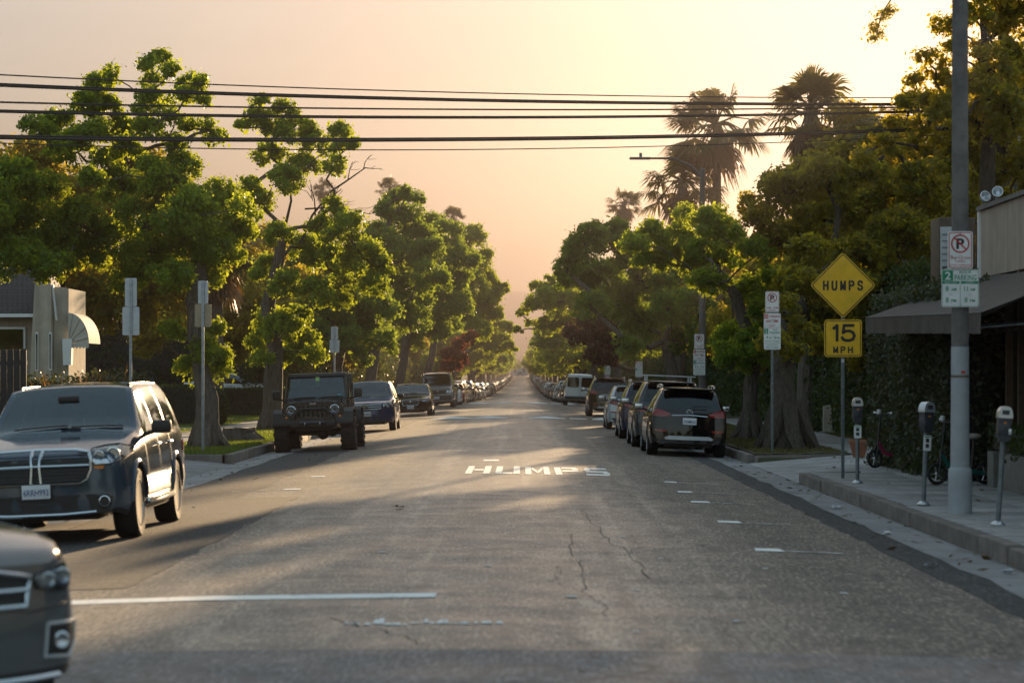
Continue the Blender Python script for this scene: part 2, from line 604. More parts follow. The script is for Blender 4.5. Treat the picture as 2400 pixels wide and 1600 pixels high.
M['tail_red'] = simple('tail_lamp_red', (0.20, 0.006, 0.008), 0.10, 0, 0.1, 20, 0, 0.8)
M['reflector'] = simple('lamp_reflector', (0.62, 0.64, 0.68), 0.15, 0.9, 0.3, 25)
M['amber'] = simple('amber_lens', (0.6, 0.18, 0.01), 0.15)
M['sticker'] = simple('teal_sticker', (0.05, 0.42, 0.5), 0.5)
M['hang_tag'] = simple('green_hang_tag', (0.35, 0.62, 0.2), 0.5)

def mat_paint(name, col, metal=0.4, rough=0.12, coat=0.0, flake=True):
    """glossy car paint: body colour under a mirror-smooth lacquer, a little road film low down"""
    t = NT(name)
    co = t.co()
    dirt = t.noise(5, 6, 0.7, co)
    z = t.sep(co)[2]
    low = t.ramp(z, [(0.15, 0.30), (0.55, 0.0)])
    c = t.mix(t.math('MULTIPLY', low, t.ramp(dirt, [(0.3, 0.1), (0.7, 0.8)])), col, (0.06, 0.052, 0.045))
    t.set('Base Color', c)
    t.set('Metallic', min(metal, 0.25))
    t.set('Roughness', t.math('ADD', t.ramp(dirt, [(0.35, rough * 0.6), (0.8, rough * 1.3)]), t.math('MULTIPLY', low, 0.6)))
    t.set('Specular IOR Level', 0.55)
    return t.m

PAINT = {
    'slate': mat_paint('paint_slate_grey', (0.042, 0.068, 0.098), 0.2, 0.10),
    'black': mat_paint('paint_black', (0.004, 0.004, 0.0045), 0.0, 0.07),
    'matt_black': mat_paint('paint_satin_black', (0.010, 0.011, 0.012), 0.0, 0.28),
    'blue': mat_paint('paint_deep_blue', (0.022, 0.040, 0.10), 0.2, 0.09),
    'dark_blue': mat_paint('paint_navy', (0.015, 0.02, 0.05), 0.3),
    'silver': mat_paint('paint_silver', (0.45, 0.46, 0.48), 0.7),
    'pale_blue': mat_paint('paint_pale_blue_silver', (0.36, 0.42, 0.48), 0.6),
    'white': mat_paint('paint_white', (0.66, 0.68, 0.70), 0.0, 0.14),
    'pewter': mat_paint('paint_pewter', (0.12, 0.125, 0.13), 0.2, 0.06),
    'grey': mat_paint('paint_mid_grey', (0.17, 0.175, 0.18), 0.5),
    'gunmetal': mat_paint('paint_gunmetal', (0.05, 0.053, 0.058), 0.5),
    'red': mat_paint('paint_dark_red', (0.22, 0.012, 0.012), 0.2),
    'beige': mat_paint('paint_beige', (0.4, 0.34, 0.26), 0.5),
    'brown': mat_paint('paint_bronze', (0.14, 0.09, 0.06), 0.5),
}

def mat_glass(name, tint, ior=1.5, gl=1.0):
    t = NT(name)
    t.n.remove(t.b)
    tr = t.n.new('ShaderNodeBsdfTransparent')
    tr.inputs['Color'].default_value = (*tint, 1)
    go = t.n.new('ShaderNodeBsdfGlossy')
    go.inputs['Roughness'].default_value = 0.03
    go.inputs['Color'].default_value = (gl * 0.82, gl * 0.95, gl, 1)
    fr = t.n.new('ShaderNodeFresnel')
    fr.inputs['IOR'].default_value = ior
    mx = t.n.new('ShaderNodeMixShader')
    t.l.new(fr.outputs[0], mx.inputs[0])
    t.l.new(tr.outputs[0], mx.inputs[1])
    t.l.new(go.outputs[0], mx.inputs[2])
    t.l.new(mx.outputs[0], t.out.inputs['Surface'])
    return t.m

M['glass'] = mat_glass('car_glass', (0.24, 0.31, 0.35), 1.9)
M['glass_dark'] = mat_glass('privacy_glass', (0.10, 0.11, 0.11), 1.6)
M['lens'] = mat_glass('lamp_lens', (0.85, 0.87, 0.9), 1.5)
M['shop_glass'] = mat_glass('shop_window_glass', (0.25, 0.25, 0.25), 1.8)

def mat_leaf(name, dark, lite, trans, tw=0.45, hue=0.0):
    t = NT(name)
    geo = t.n.new('ShaderNodeNewGeometry')
    isl = geo.outputs['Random Per Island']
    big = t.noise(0.6, 3, 0.6)
    f = t.math('ADD', t.math('MULTIPLY', isl, 0.55), t.math('MULTIPLY', big, 0.5), True)
    c = t.mix(f, dark, lite)
    t.set('Base Color', c)
    t.set('Roughness', 0.5)
    t.set('Specular IOR Level', 0.35)
    tl = t.n.new('ShaderNodeBsdfTranslucent')
    tc = t.mix(f, tuple(x * 0.65 for x in trans), trans)
    t.l.new(tc, tl.inputs['Color'])
    mx = t.n.new('ShaderNodeMixShader')
    mx.inputs[0].default_value = tw
    t.l.new(t.b.outputs[0], mx.inputs[1])
    t.l.new(tl.outputs[0], mx.inputs[2])
    t.l.new(mx.outputs[0], t.out.inputs['Surface'])
    return t.m

M['leaf_camphor'] = mat_leaf('leaf_camphor', (0.034, 0.085, 0.014), (0.105, 0.19, 0.028), (0.60, 0.68, 0.04), 0.55)
M['leaf_camphor_cool'] = mat_leaf('leaf_camphor_cool', (0.030, 0.085, 0.024), (0.088, 0.17, 0.040), (0.48, 0.60, 0.05), 0.52)
M['leaf_ficus'] = mat_leaf('leaf_ficus', (0.038, 0.066, 0.014), (0.10, 0.125, 0.024), (0.75, 0.58, 0.035), 0.55)
M['leaf_hedge'] = mat_leaf('leaf_clipped_hedge', (0.020, 0.050, 0.012), (0.056, 0.095, 0.02), (0.12, 0.14, 0.02), 0.35)
M['leaf_ivy'] = mat_leaf('leaf_wall_creeper', (0.016, 0.028, 0.012), (0.07, 0.085, 0.045), (0.12, 0.13, 0.03), 0.3)
M['leaf_red'] = mat_leaf('leaf_red_shrub', (0.12, 0.035, 0.02), (0.26, 0.085, 0.04), (0.38, 0.12, 0.05), 0.4)
M['leaf_plum'] = mat_leaf('leaf_purple_plum', (0.035, 0.014, 0.012), (0.07, 0.03, 0.022), (0.16, 0.06, 0.03), 0.4)
M['leaf_palm'] = mat_leaf('leaf_fan_palm', (0.035, 0.05, 0.014), (0.085, 0.10, 0.03), (0.22, 0.18, 0.03), 0.35)
M['leaf_dry'] = mat_leaf('leaf_dry_palm', (0.10, 0.065, 0.03), (0.18, 0.12, 0.06), (0.25, 0.14, 0.04), 0.3)
M['leaf_spike'] = mat_leaf('leaf_bronze_spikes', (0.12, 0.055, 0.015), (0.30, 0.15, 0.04), (0.4, 0.2, 0.04), 0.45)
M['grass'] = mat_leaf('grass_blades', (0.035, 0.075, 0.012), (0.09, 0.15, 0.025), (0.25, 0.32, 0.03), 0.5)
M['grass_dry'] = mat_leaf('grass_dry', (0.06, 0.065, 0.02), (0.13, 0.115, 0.04), (0.2, 0.18, 0.04), 0.4)

def mat_bark(name, c0, c1):
    t = NT(name)
    v = t.map(t.co(), (7, 7, 1.6))
    n = t.noise(2.2, 7, 0.7, v)
    f = t.voro(3.0, 'F1', v)
    t.set('Base Color', t.mix(t.ramp(n, [(0.3, 0), (0.7, 1)]), c0, c1))
    t.set('Roughness', 0.95)
    t.bump(t.math('ADD', n, f), 0.9, 0.04)
    return t.m
M['bark'] = mat_bark('bark_camphor', (0.05, 0.04, 0.032), (0.17, 0.14, 0.115))
M['bark_dark'] = mat_bark('bark_dark', (0.035, 0.027, 0.02), (0.10, 0.08, 0.06))
M['bark_palm'] = mat_bark('bark_palm', (0.09, 0.075, 0.06), (0.17, 0.14, 0.11))
M['stump_wood'] = mat_bark('stump_cut_wood', (0.12, 0.09, 0.065), (0.22, 0.17, 0.13))

def mat_ground(name, a, b, c):
    t = NT(name)
    co = t.co()
    n1 = t.noise(0.3, 5, 0.6, co)
    n2 = t.noise(6, 6, 0.7, co)
    col = t.mix(t.ramp(n1, [(0.35, 0), (0.65, 1)]), a, b)
    col = t.mix(t.ramp(n2, [(0.4, 0.0), (0.7, 0.8)]), col, c)
    t.set('Base Color', col)
    t.set('Roughness', 0.95)
    t.bump(t.noise(40, 4), 0.7, 0.03)
    return t.m
M['soil'] = mat_ground('garden_soil', (0.05, 0.045, 0.028), (0.07, 0.065, 0.03), (0.04, 0.05, 0.02))
M['lawn'] = mat_ground('lawn_turf', (0.035, 0.07, 0.015), (0.055, 0.10, 0.02), (0.07, 0.11, 0.03))
M['dirt'] = mat_ground('dry_verge', (0.085, 0.07, 0.045), (0.07, 0.07, 0.03), (0.11, 0.095, 0.06))
M['hill'] = mat_ground('hillside', (0.16, 0.14, 0.10), (0.20, 0.17, 0.12), (0.12, 0.11, 0.08))

def mat_mark(name, wear=0.5):
    t = NT(name)
    n = t.noise(3.5, 6, 0.75)
    n2 = t.noise(28, 4, 0.7)
    f = t.math('ADD', t.math('MULTIPLY', n, 0.6), t.math('MULTIPLY', n2, 0.4))
    t.set('Base Color', t.mix(t.ramp(f, [(0.46 + 0.2 * wear, 0), (0.60 + 0.2 * wear, 1)]), (0.78, 0.78, 0.76), (0.12, 0.11, 0.10)))
    t.set('Roughness', 0.75)
    return t.m
M['mark'] = mat_mark('road_paint', 0.38)
M['mark_faded'] = mat_mark('road_paint_faded', 0.12)
M['mark_worn'] = mat_mark('road_paint_worn', -0.15)
M['seal'] = simple('crack_sealant', (0.035, 0.033, 0.031), 0.9)
M['litter'] = simple('litter_paper', (0.55, 0.56, 0.58), 0.7)

M['fallen'] = mat_leaf('fallen_dry_leaves', (0.035, 0.022, 0.010), (0.12, 0.08, 0.035), (0.2, 0.12, 0.03), 0.25)

# ------------------------------------------------------------------ setting
def kind_structure(o):
    o['kind'] = 'structure'
    return o

ys_far = list(np.concatenate([np.arange(-40, 50, 10), [54.1, 54.3], np.arange(60, 460, 20), np.arange(460, 1320, 40), [1500, 1795, 2300, 2900, 3290]]))
def ground_z(x, y):
    if -6.35 < x < 4.98 and y < 1400:
        return prof(y) - 0.6
    if -9.55 < x < 8.05 and y < 54.2:
        return -0.6
    return prof(y) - 0.02
g = sheet('ground', [-1500, -300, -80, -30, -15, -9.6, -9.5, -6.4, -6.3, 4.92, 5.02, 8.0, 8.1, 15, 30, 80, 300, 1500], ys_far, ground_z, M['soil'])
kind_structure(g)

road_y = sorted(set([16.2] + list(np.arange(17, 100, 1.5)) + list(np.arange(100, 200, 4.0)) + list(np.arange(200, 480, 10.0)) + list(np.arange(480, 1320, 30.0))
                    + [h + d for h in (104.5, 176.0, 262.0, 350.0) for d in np.linspace(-2, 2, 17)]))
road_x = list(np.linspace(KERB_L, KERB_R, 26))
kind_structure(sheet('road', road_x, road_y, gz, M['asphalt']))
cross_y = list(np.linspace(-25, 16.2, 30))
kind_structure(sheet('cross_street', [-90, -40, -15] + road_x + [15, 40, 90], cross_y,
                     lambda x, y: gz(min(max(x, KERB_L), KERB_R), y), M['asphalt_cross']))

def ribbon(name, poly_fn, mat, parent=None, lift=0.004, nx=6, ny=10, x0=0, x1=1, y0=0, y1=1):
    o = sheet(name, np.linspace(x0, x1, nx), np.linspace(y0, y1, ny), lambda x, y: gz(x, y) + lift, mat, parent)
    return o

# darker resurfaced strips in the parking lanes, ragged inner edges
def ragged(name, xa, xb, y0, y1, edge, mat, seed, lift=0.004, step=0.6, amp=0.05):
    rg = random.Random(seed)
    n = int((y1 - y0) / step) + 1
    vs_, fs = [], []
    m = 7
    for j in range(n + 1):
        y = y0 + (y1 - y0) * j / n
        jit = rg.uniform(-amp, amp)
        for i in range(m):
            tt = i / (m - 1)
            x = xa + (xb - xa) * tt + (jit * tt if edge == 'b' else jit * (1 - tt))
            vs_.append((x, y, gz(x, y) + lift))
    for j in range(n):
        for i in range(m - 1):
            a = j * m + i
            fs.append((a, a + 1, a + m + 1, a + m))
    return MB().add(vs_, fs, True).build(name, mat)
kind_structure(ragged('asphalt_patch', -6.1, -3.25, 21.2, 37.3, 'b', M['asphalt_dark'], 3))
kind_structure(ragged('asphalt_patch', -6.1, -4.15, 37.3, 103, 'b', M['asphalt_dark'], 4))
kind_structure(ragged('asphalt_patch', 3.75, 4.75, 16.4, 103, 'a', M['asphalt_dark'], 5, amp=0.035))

# concrete gutters
kind_structure(ragged('gutter', 4.18, 4.79, 16, 180, 'a', M['gutter'], 8, 0.008, 1.2, 0.05))
kind_structure(ragged('gutter', -6.16, -5.45, 21, 180, 'b', M['gutter'], 9, 0.008, 1.2, 0.05))

# kerbs: a run of cast stones, each its own piece
def kerb_run(name, pts, seg, seed, top=0.05, base=-0.30, width=0.16, side=1):
    rg = random.Random(seed)
    root = link(name, None)
    root['kind'] = 'structure'
    pts = [Vector((p[0], p[1], 0)) for p in pts]
    for a, b in zip(pts[:-1], pts[1:]):
        d = b - a
        L = d.length
        n = max(1, round(L / seg))
        ang = math.atan2(d.y, d.x)
        u = d.normalized()
        nrm = Vector((-u.y, u.x, 0)) * side
        for k in range(n):
            l0, l1 = L * k / n + 0.006, L * (k + 1) / n - 0.006
            c = a + u * ((l0 + l1) / 2) + nrm * (width / 2 + rg.uniform(-.012, .012))
            z = prof(c.y)
            tz = top + rg.uniform(-0.02, 0.012)
            mb = MB()
            mb.bbox((0, 0, 0), (l1 - l0, width + rg.uniform(-.008, .008), tz - base), 0.028)
            mb.build('kerb_stone', M['kerb'], root, (c.x, c.y, z + (tz + base) / 2), (rg.uniform(-.01, .01), 0, ang))
    return root
kerb_run('kerb_right_near', [(4.80, 19.0), (4.80, 44.4)], 1.55, 1, side=-1)
kerb_run('kerb_right_near_return', [(4.86, 44.42), (5.9, 45.6)], 0.8, 2, side=-1, top=0.03)
kerb_run('kerb_right_far', [(4.80, 54.6), (4.80, 180)], 3.2, 3, side=-1)
kerb_run('kerb_right_far_return', [(4.98, 54.35), (7.4, 55.2)], 1.2, 4, side=1)
kerb_run('kerb_left_far', [(-6.17, 54.4), (-6.17, 180)], 3.2, 5, side=1)
kerb_run('kerb_left_far_return', [(-6.35, 54.2), (-9.2, 53.9)], 1.4, 6, side=-1)
for sx, nm, sd in ((4.80, 'kerb_right_distant', -1), (-6.17, 'kerb_left_distant', 1)):
    mb = MB()
    ysq = list(np.arange(180, 1180, 20.0))
    for a, b in zip(ysq[:-1], ysq[1:]):
        x0, x1 = (sx, sx + .16) if sd < 0 else (sx - .16, sx)
        za, zb = prof(a), prof(b)
        mb.add([(x0, a, za - .3), (x1, a, za - .3), (x1, b, zb - .3), (x0, b, zb - .3),
                (x0, a, za + .05), (x1, a, za + .05), (x1, b, zb + .05), (x0, b, zb + .05)],
               [(4, 5, 6, 7), (0, 3, 7, 4), (1, 5, 6, 2)])
    kind_structure(mb.build(nm, M['kerb']))

# pavements: bedding sheet plus slabs that can be told apart
def slab_field(name, x0, x1, y0, y1, nx, ny, z, seed, mat, tilt=0.006, parent=None):
    rg = random.Random(seed)
    root = kind_structure(sheet(name, np.linspace(x0, x1, 4), np.linspace(y0, y1, 4), lambda x, y: prof(y) + z - 0.055, M['joint'], parent))
    dx, dy = (x1 - x0) / nx, (y1 - y0) / ny
    me = MB().bbox((0, 0, 0), (dx - 0.014, dy - 0.014, 0.08), 0.008).mesh('slab', mat)
    for i in range(nx):
        for j in range(ny):
            cx, cy_ = x0 + dx * (i + .5), y0 + dy * (j + .5)
            link('slab', me, root, (cx, cy_, prof(cy_) + z - 0.04 + rg.uniform(-.004, .004)),
                 (rg.uniform(-tilt, tilt), rg.uniform(-tilt, tilt), 0))
    return root
slab_field('pavement_right_near', 4.97, 9.2, 19.0, 44.3, 3, 16, 0.05, 11, M['concrete'])
slab_field('pavement_right_far', 7.1, 8.7, 55.4, 99, 1, 28, 0.06, 12, M['concrete'], 0.012)
slab_field('pavement_left_far', -9.9, -8.35, 54.4, 120, 1, 42, 0.06, 13, M['concrete_path'])
slab_field('garden_path', -15.5, -9.95, 80, 82, 4, 1, 0.07, 14, M['concrete_path'])

def apron(name, xk, xin, y0, y1, mat):
    def z(x, y):
        tt = min(1, max(0, (x - xk) / (xin - xk)))
        return -0.145 + tt ** 0.8 * 0.195 + 0.004
    return kind_structure(sheet(name, np.linspace(xk, xin, 8), np.linspace(y0, y1, 8), z, mat))
apron('driveway_apron_right', 4.80, 7.2, 44.3, 54.5, M['concrete'])
slab_field('driveway_right', 7.22, 12, 44.3, 55.3, 3, 4, 0.055, 15, M['concrete'])
apron('driveway_apron_left', -6.17, -8.6, 33, 54.0, M['gutter'])
slab_field('driveway_left', -20, -8.62, 33, 53.7, 5, 7, 0.055, 16, M['gutter'])

# lawns and verges
def rough_sheet(name, x0, x1, y0, y1, z, mat, amp=0.03, seed=0):
    rg = random.Random(seed)
    return kind_structure(sheet(name, np.linspace(x0, x1, 10), np.linspace(y0, y1, max(6, int((y1 - y0) / 2.5))),
                                lambda x, y: prof(y) + z + rg.uniform(-amp, amp), mat))
rough_sheet('verge_left', -8.34, -6.34, 54.3, 180, 0.055, M['lawn'], 0.012, 1)
rough_sheet('lawn_left', -16.5, -9.92, 55, 79.9, 0.06, M['lawn'], 0.02, 2)
rough_sheet('lawn_left', -16.5, -9.92, 82.1, 120, 0.06, M['lawn'], 0.02, 3)
rough_sheet('verge_right', 4.98, 7.08, 55.0, 180, 0.055, M['dirt'], 0.015, 4)
rough_sheet('garden_right', 8.72, 14, 55.4, 70, 0.05, M['dirt'], 0.03, 5)

def grass_patch(name, label, x0, x1, y0, y1, n, h, mat, seed, z=0.05):
    rg = np.random.default_rng(seed)
    x = rg.uniform(x0, x1, n)
    y = rg.uniform(y0, y1, n)
    hh = h * rg.uniform(0.5, 1.3, n)
    a = rg.uniform(0, 2 * PI, n)
    w = 0.012 + 0.008 * rg.random(n)
    lx, ly = rg.normal(0, .4, n) * hh, rg.normal(0, .4, n) * hh
    zz = np.interp(y, _PY, _PZ) + z
    v = np.empty((n, 3, 3))
    v[:, 0] = np.stack([x - np.cos(a) * w, y - np.sin(a) * w, zz], 1)
    v[:, 1] = np.stack([x + np.cos(a) * w, y + np.sin(a) * w, zz], 1)
    v[:, 2] = np.stack([x + lx, y + ly, zz + hh], 1)
    q = np.arange(3 * n).reshape(n, 3)
    o = link(name, np_mesh(name, v.reshape(-1, 3), q, mat))
    return tag(o, label, 'grass', None, 'stuff')
grass_patch('verge_grass', 'short green grass on the left verge by the kerb corner', -8.3, -6.38, 54.4, 82, 30000, 0.07, M['grass'], 1)
grass_patch('lawn_grass', 'mown lawn in front of the clipped hedges on the left', -16, -9.98, 56, 79.8, 26000, 0.06, M['grass'], 2)
grass_patch('garden_grass', 'lawn beyond the garden path on the left', -16, -9.98, 82.2, 112, 20000, 0.06, M['grass'], 3)
grass_patch('verge_dry_grass', 'patchy dry grass around the trees on the right verge', 5.05, 7.05, 55.2, 90, 14000, 0.06, M['grass_dry'], 4)
grass_patch('garden_dry_grass', 'thin grass beside the pale bollard on the right', 8.75, 11, 56, 74, 8000, 0.06, M['grass_dry'], 5)

# hills far behind the end of the street
rg = random.Random(5)
xs = np.linspace(-1400, 1400, 120)
def hill_z(x, y):
    k = (y - 2700) / 460.0
    ridge = 72 + 26 * math.exp(-((x + 20) / 90) ** 2) + 14 * math.sin(x / 94.0) + 8 * math.sin(x / 38.0 + 1) - 34 * math.tanh((x - 60) / 180) - abs(x) * 0.03
    return 2 + max(0.0, ridge) * math.sin(min(1, max(0, k)) * PI / 2) * 0.92
kind_structure(sheet('hills', xs, np.linspace(2700, 3280, 14), hill_z, M['hill']))

# ------------------------------------------------------------------ road markings
marks = []
def mark(name, pts, mat, lift=0.007):
    """flat painted shape following the crown of the road"""
    bm = bmesh.new()
    fs = [bm.verts.new((x, y, 0)) for x, y in pts]
    bm.faces.new(fs)
    bmesh.ops.triangulate(bm, faces=bm.faces[:])
    bmesh.ops.subdivide_edges(bm, edges=bm.edges[:], cuts=2, use_grid_fill=True)
    for v in bm.verts:
        v.co.z = gz(v.co.x, v.co.y) + lift
    me = bpy.data.meshes.new(name)
    bm.to_mesh(me)
    bm.free()
    me.materials.append(mat)
    return link(name, me)
def smark(label, *a, **k):
    o = mark(*a, **k)
    return tag(o, label, 'road marking')
smark('white stop line across the left lane by the silver car', 'stop_line', [(-6.0, 19.6), (-0.68, 19.95), (-0.68, 20.34), (-6.0, 19.98)], M['mark'])
rgm = random.Random(21)
o = None
mb = MB()
x = -1.25
while x < -0.15:
    w = rgm.uniform(0.03, 0.09)
    y = 17.75 + 0.1 * (x + 1.2) + rgm.uniform(-.05, .10)
    h = rgm.choice((0.10, 0.16, 0.22, 0.42)) * rgm.uniform(.7, 1.2)
    z = gz(x, y) + 0.006
    mb.add([(x, y, z), (x + w, y + rgm.uniform(-.03, .03), z), (x + w - .02, y + h, z), (x + .015, y + h * .8, z)], [(0, 1, 2, 3)])
    x += w * rgm.uniform(0.8, 1.25)
tag(mb.build('worn_marking', M['mark_faded']), 'ragged strip of white paint in the middle near the junction', 'road marking')

# parking bay ticks
for k, (y, w) in enumerate(((25.9, .30), (30.9, .30), (35.8, .28), (38.9, .24), (42.5, .22))):
    nm = ordinal(k)
    a = mark('parking_tick', [(2.36, y), (2.36 + w, y - .02), (2.36 + w - .02, y + .42), (2.38, y + .40)], M['mark'])
    b = mark('stem', [(2.36 + w + .02, y + .05), (3.25, y - .02), (3.25, y + .09), (2.36 + w + .02, y + .16)], M['mark_worn'])
    b.parent = a
    tag(a, 'white T shaped parking tick on the right, %s from the camera' % nm, 'road marking', 'parking ticks')
for k, y in enumerate((39.6, 44.6)):
    a = mark('parking_tick', [(-3.72, y), (-3.44, y - .02), (-3.46, y + .40), (-3.70, y + .38)], M['mark'])
    b = mark('stem', [(-4.5, y), (-3.76, y + .06), (-3.76, y + .16), (-4.5, y + .1)], M['mark_worn'])
    b.parent = a
    tag(a, 'white parking tick on the left, %s from the camera' % ('nearer' if k == 0 else 'farther'), 'road marking', 'parking ticks')

# HUMPS stencilled on the road: blocks with bridges, read by traffic driving away
def stencil(label, x0, x1, y0, y1):
    L = {'H': [[(0, 0), (.27, 0), (.27, 1), (0, 1)], [(.73, 0), (1, 0), (1, 1), (.73, 1)], [(.30, .40), (.70, .40), (.70, .60), (.30, .60)]],
         'U': [[(0, .06), (.27, 0), (.27, 1), (0, 1)], [(.73, 0), (1, .06), (1, 1), (.73, 1)], [(.30, 0), (.70, 0), (.70, .22), (.30, .22)]],
         'M': [[(0, 0), (.24, 0), (.24, 1), (0, 1)], [(.76, 0), (1, 0), (1, 1), (.76, 1)], [(.27, .95), (.5, .45), (.5, .12), (.27, .62)], [(.73, .95), (.52, .45), (.52, .12), (.73, .62)]],
         'P': [[(0, 0), (.27, 0), (.27, 1), (0, 1)], [(.31, .80), (1, .80), (.95, 1), (.31, 1)], [(.31, .40), (.95, .40), (1, .60), (.31, .60)], [(.75, .62), (1, .62), (1, .78), (.75, .78)]],
         'S': [[(0, .02), (.9, 0), (1, .20), (0, .22)], [(.74, .24), (1, .24), (1, .40), (.74, .40)], [(.05, .42), (.95, .38), (.95, .58), (.05, .60)], [(0, .62), (.26, .62), (.26, .78), (0, .78)], [(.05, .80), (1, .80), (1, 1), (.1, 1)]]}
    root = thing('road_lettering', label, 'road marking')
    word = 'HUMPS'
    adv = (x1 - x0) / len(word)
    for i, ch in enumerate(word):
        mb = MB()
        for poly in L[ch]:
            n = 4
            vs_, fs = [], []
            for a in range(n + 1):
                for b in range(n + 1):
                    u, v = a / n, b / n
                    p = (np.array(poly[0]) * (1 - u) * (1 - v) + np.array(poly[1]) * u * (1 - v) + np.array(poly[2]) * u * v + np.array(poly[3]) * (1 - u) * v)
                    X = x0 + adv * i + p[0] * adv * 0.82
                    Y = y0 + p[1] * (y1 - y0) - 0.12 * i
                    vs_.append((X, Y, gz(X, Y) + 0.006))
            for a in range(n):
                for b in range(n):
                    q = a * (n + 1) + b
                    fs.append((q, q + n + 1, q + n + 2, q + 1))
            mb.add(vs_, fs)
        mb.build('letter', M['mark'], root)
stencil('white stencilled word HUMPS on the asphalt in mid street', -1.02, 1.66, 45.1, 48.8)
smark('short white bar beyond the stencilled word', 'worn_bar', [(-.80, 51.6), (-.48, 51.6), (-.48, 52.6), (-.78, 52.5)], M['mark'])

# white chevrons on the two nearer humps
def hump_marks(hy, which):
    for k, (xa, xb) in enumerate(((-3.7, -2.0), (-2.0, -0.6), (0.2, 1.7), (1.9, 2.6), (2.8, 3.6))):
        a = hy - 1.65
        mark_o = mark('hump_chevron', [(xa, a), (xa + (xb - xa) * .5, a + .75), (xb, a), (xb, a + .35), (xa + (xb - xa) * .5, a + 1.15), (xa, a + .35)] if k != 3 else
                      [(xa, a + .1), (xb, a + .1), (xb, a + .5), (xa, a + .5)], M['mark'], 0.012)
        tag(mark_o, 'white chevron on the %s road hump, %s from the left' % (which, ordinal(k)), 'road marking', 'chevrons on the %s hump' % which)
hump_marks(104.5, 'nearer')
hump_marks(176.0, 'farther')

# sealed cracks, ruts and litter
def crack(label, pts, w, mat='seal', lift=0.013):
    mb = MB()
    rg_ = random.Random(len(label))
    P_ = []
    for a, b in zip(pts[:-1], pts[1:]):
        n = 6
        for k in range(n):
            tt = k / n
            P_.append((a[0] + (b[0] - a[0]) * tt + rg_.uniform(-.05, .05), a[1] + (b[1] - a[1]) * tt + rg_.uniform(-.12, .12)))
    P_.append(pts[-1])
    vs_, fs = [], []
    for k, (x, y) in enumerate(P_):
        ww = w * rg_.uniform(.35, 1.2)
        z = gz(x, y) + lift
        j = (k + 1) if k + 1 < len(P_) else k
        i = k - 1 if k else k
        d = Vector((P_[j][0] - P_[i][0], P_[j][1] - P_[i][1], 0)).normalized()
        nn = Vector((-d.y, d.x, 0)) * ww
        vs_ += [(x - nn.x, y - nn.y, z), (x + nn.x, y + nn.y, z)]
    for k in range(len(P_) - 1):
        fs.append((2 * k, 2 * k + 2, 2 * k + 3, 2 * k + 1))
    return tag(mb.add(vs_, fs).build('road_crack', M[mat]), label, 'crack')
crack('dark crack running up the middle lane, left one of a pair', [(0.66, 18.4), (0.46, 20.6), (0.56, 22.4), (0.48, 25), (0.55, 28)], 0.0045, lift=.006)
crack('short side branch of the middle lane crack', [(0.47, 20.7), (0.28, 21.6), (0.33, 23.4)], 0.003, lift=.006)
crack('dark forked crack in the right lane beyond the pair', [(1.12, 22.0), (1.02, 24.6), (0.88, 28.5), (0.75, 33)], 0.0045, lift=.006)
crack('thin branch of the forked crack in the right lane', [(1.02, 24.7), (1.22, 26.2), (1.18, 28.2)], 0.003, lift=.006)
crack('crack curling at the edge of the junction by the worn paint', [(-1.35, 18.2), (-0.95, 17.3), (-0.6, 16.4)], 0.006, lift=.006)
crack('seam between old and new asphalt in the left lane', [(-3.25, 21.2), (-3.24, 29), (-3.25, 37.3)], 0.005, lift=.006)
crack('thin straight seam in the right lane near the camera', [(3.9, 17.0), (3.0, 20.0), (2.35, 23.6)], 0.003, lift=.009)
crack('second thin seam nearer the right gutter', [(4.1, 18.8), (3.7, 20.6), (3.3, 23.6)], 0.003, lift=.009)
crack('cracked joint along the edge of the junction', [(-6, 15.9), (-3, 15.95), (0, 15.9), (3, 15.95), (4.6, 15.9)], 0.004, lift=.015)
crack('branching crack in the foreground junction asphalt', [(-1.9, 14.6), (-.5, 15.2), (0.3, 15.1), (0.75, 14.5)], 0.0045, lift=0.006)
crack('short crack across the junction in front of the right gutter', [(2.2, 15.4), (3.1, 15.0), (3.6, 14.6)], 0.004, lift=0.006)

rgl = random.Random(77)
spots = [(x, y) for x, y in ((.35, 20.0), (.9, 20.7), (1.3, 24.4), (-.35, 23.2), (.15, 26.4), (1.05, 27.6), (1.75, 29.2), (-.9, 29.8), (.4, 31.2), (1.5, 18.2), (.75, 17.3), (-1.4, 25.0), (-.1, 33.5), (2.2, 23.4), (2.6, 20.9))]
for k, (x, y) in enumerate(spots):
    s = rgl.uniform(.04, .09)
    o = mark('paper_scrap', [(x, y), (x + s, y + rgl.uniform(-.02, .02)), (x + s * .9, y + s * 1.6), (x - s * .1, y + s * 1.4)], M['litter'], 0.010)
    tag(o, 'small pale scrap on the asphalt, %s of fifteen going away from camera' % ordinal(sorted(spots, key=lambda p: p[1]).index((x, y))), 'litter', 'pale scraps on the asphalt')
for k, (x, y, lab) in enumerate(((4.35, 35.5, 'crumpled blue white paper in the right gutter beyond the second meter'), (4.2, 29.6, 'crumpled paper in the right gutter by the concrete pole'), (3.9, 24.5, 'flattened white paper near the gutter by the nearest meter'), (4.55, 24.0, 'white litter lying against the nearest stretch of kerb'))):
    mb = MB()
    for q in range(9):
        mb.add([(x + rgl.uniform(-.07, .07), y + rgl.uniform(-.08, .08), gz(x, y) + .02 + rgl.uniform(0, .035)) for _ in range(4)], [(0, 1, 2), (0, 2, 3)])
    tag(mb.build('crumpled_paper', M['litter']), lab, 'litter')
mb = MB()
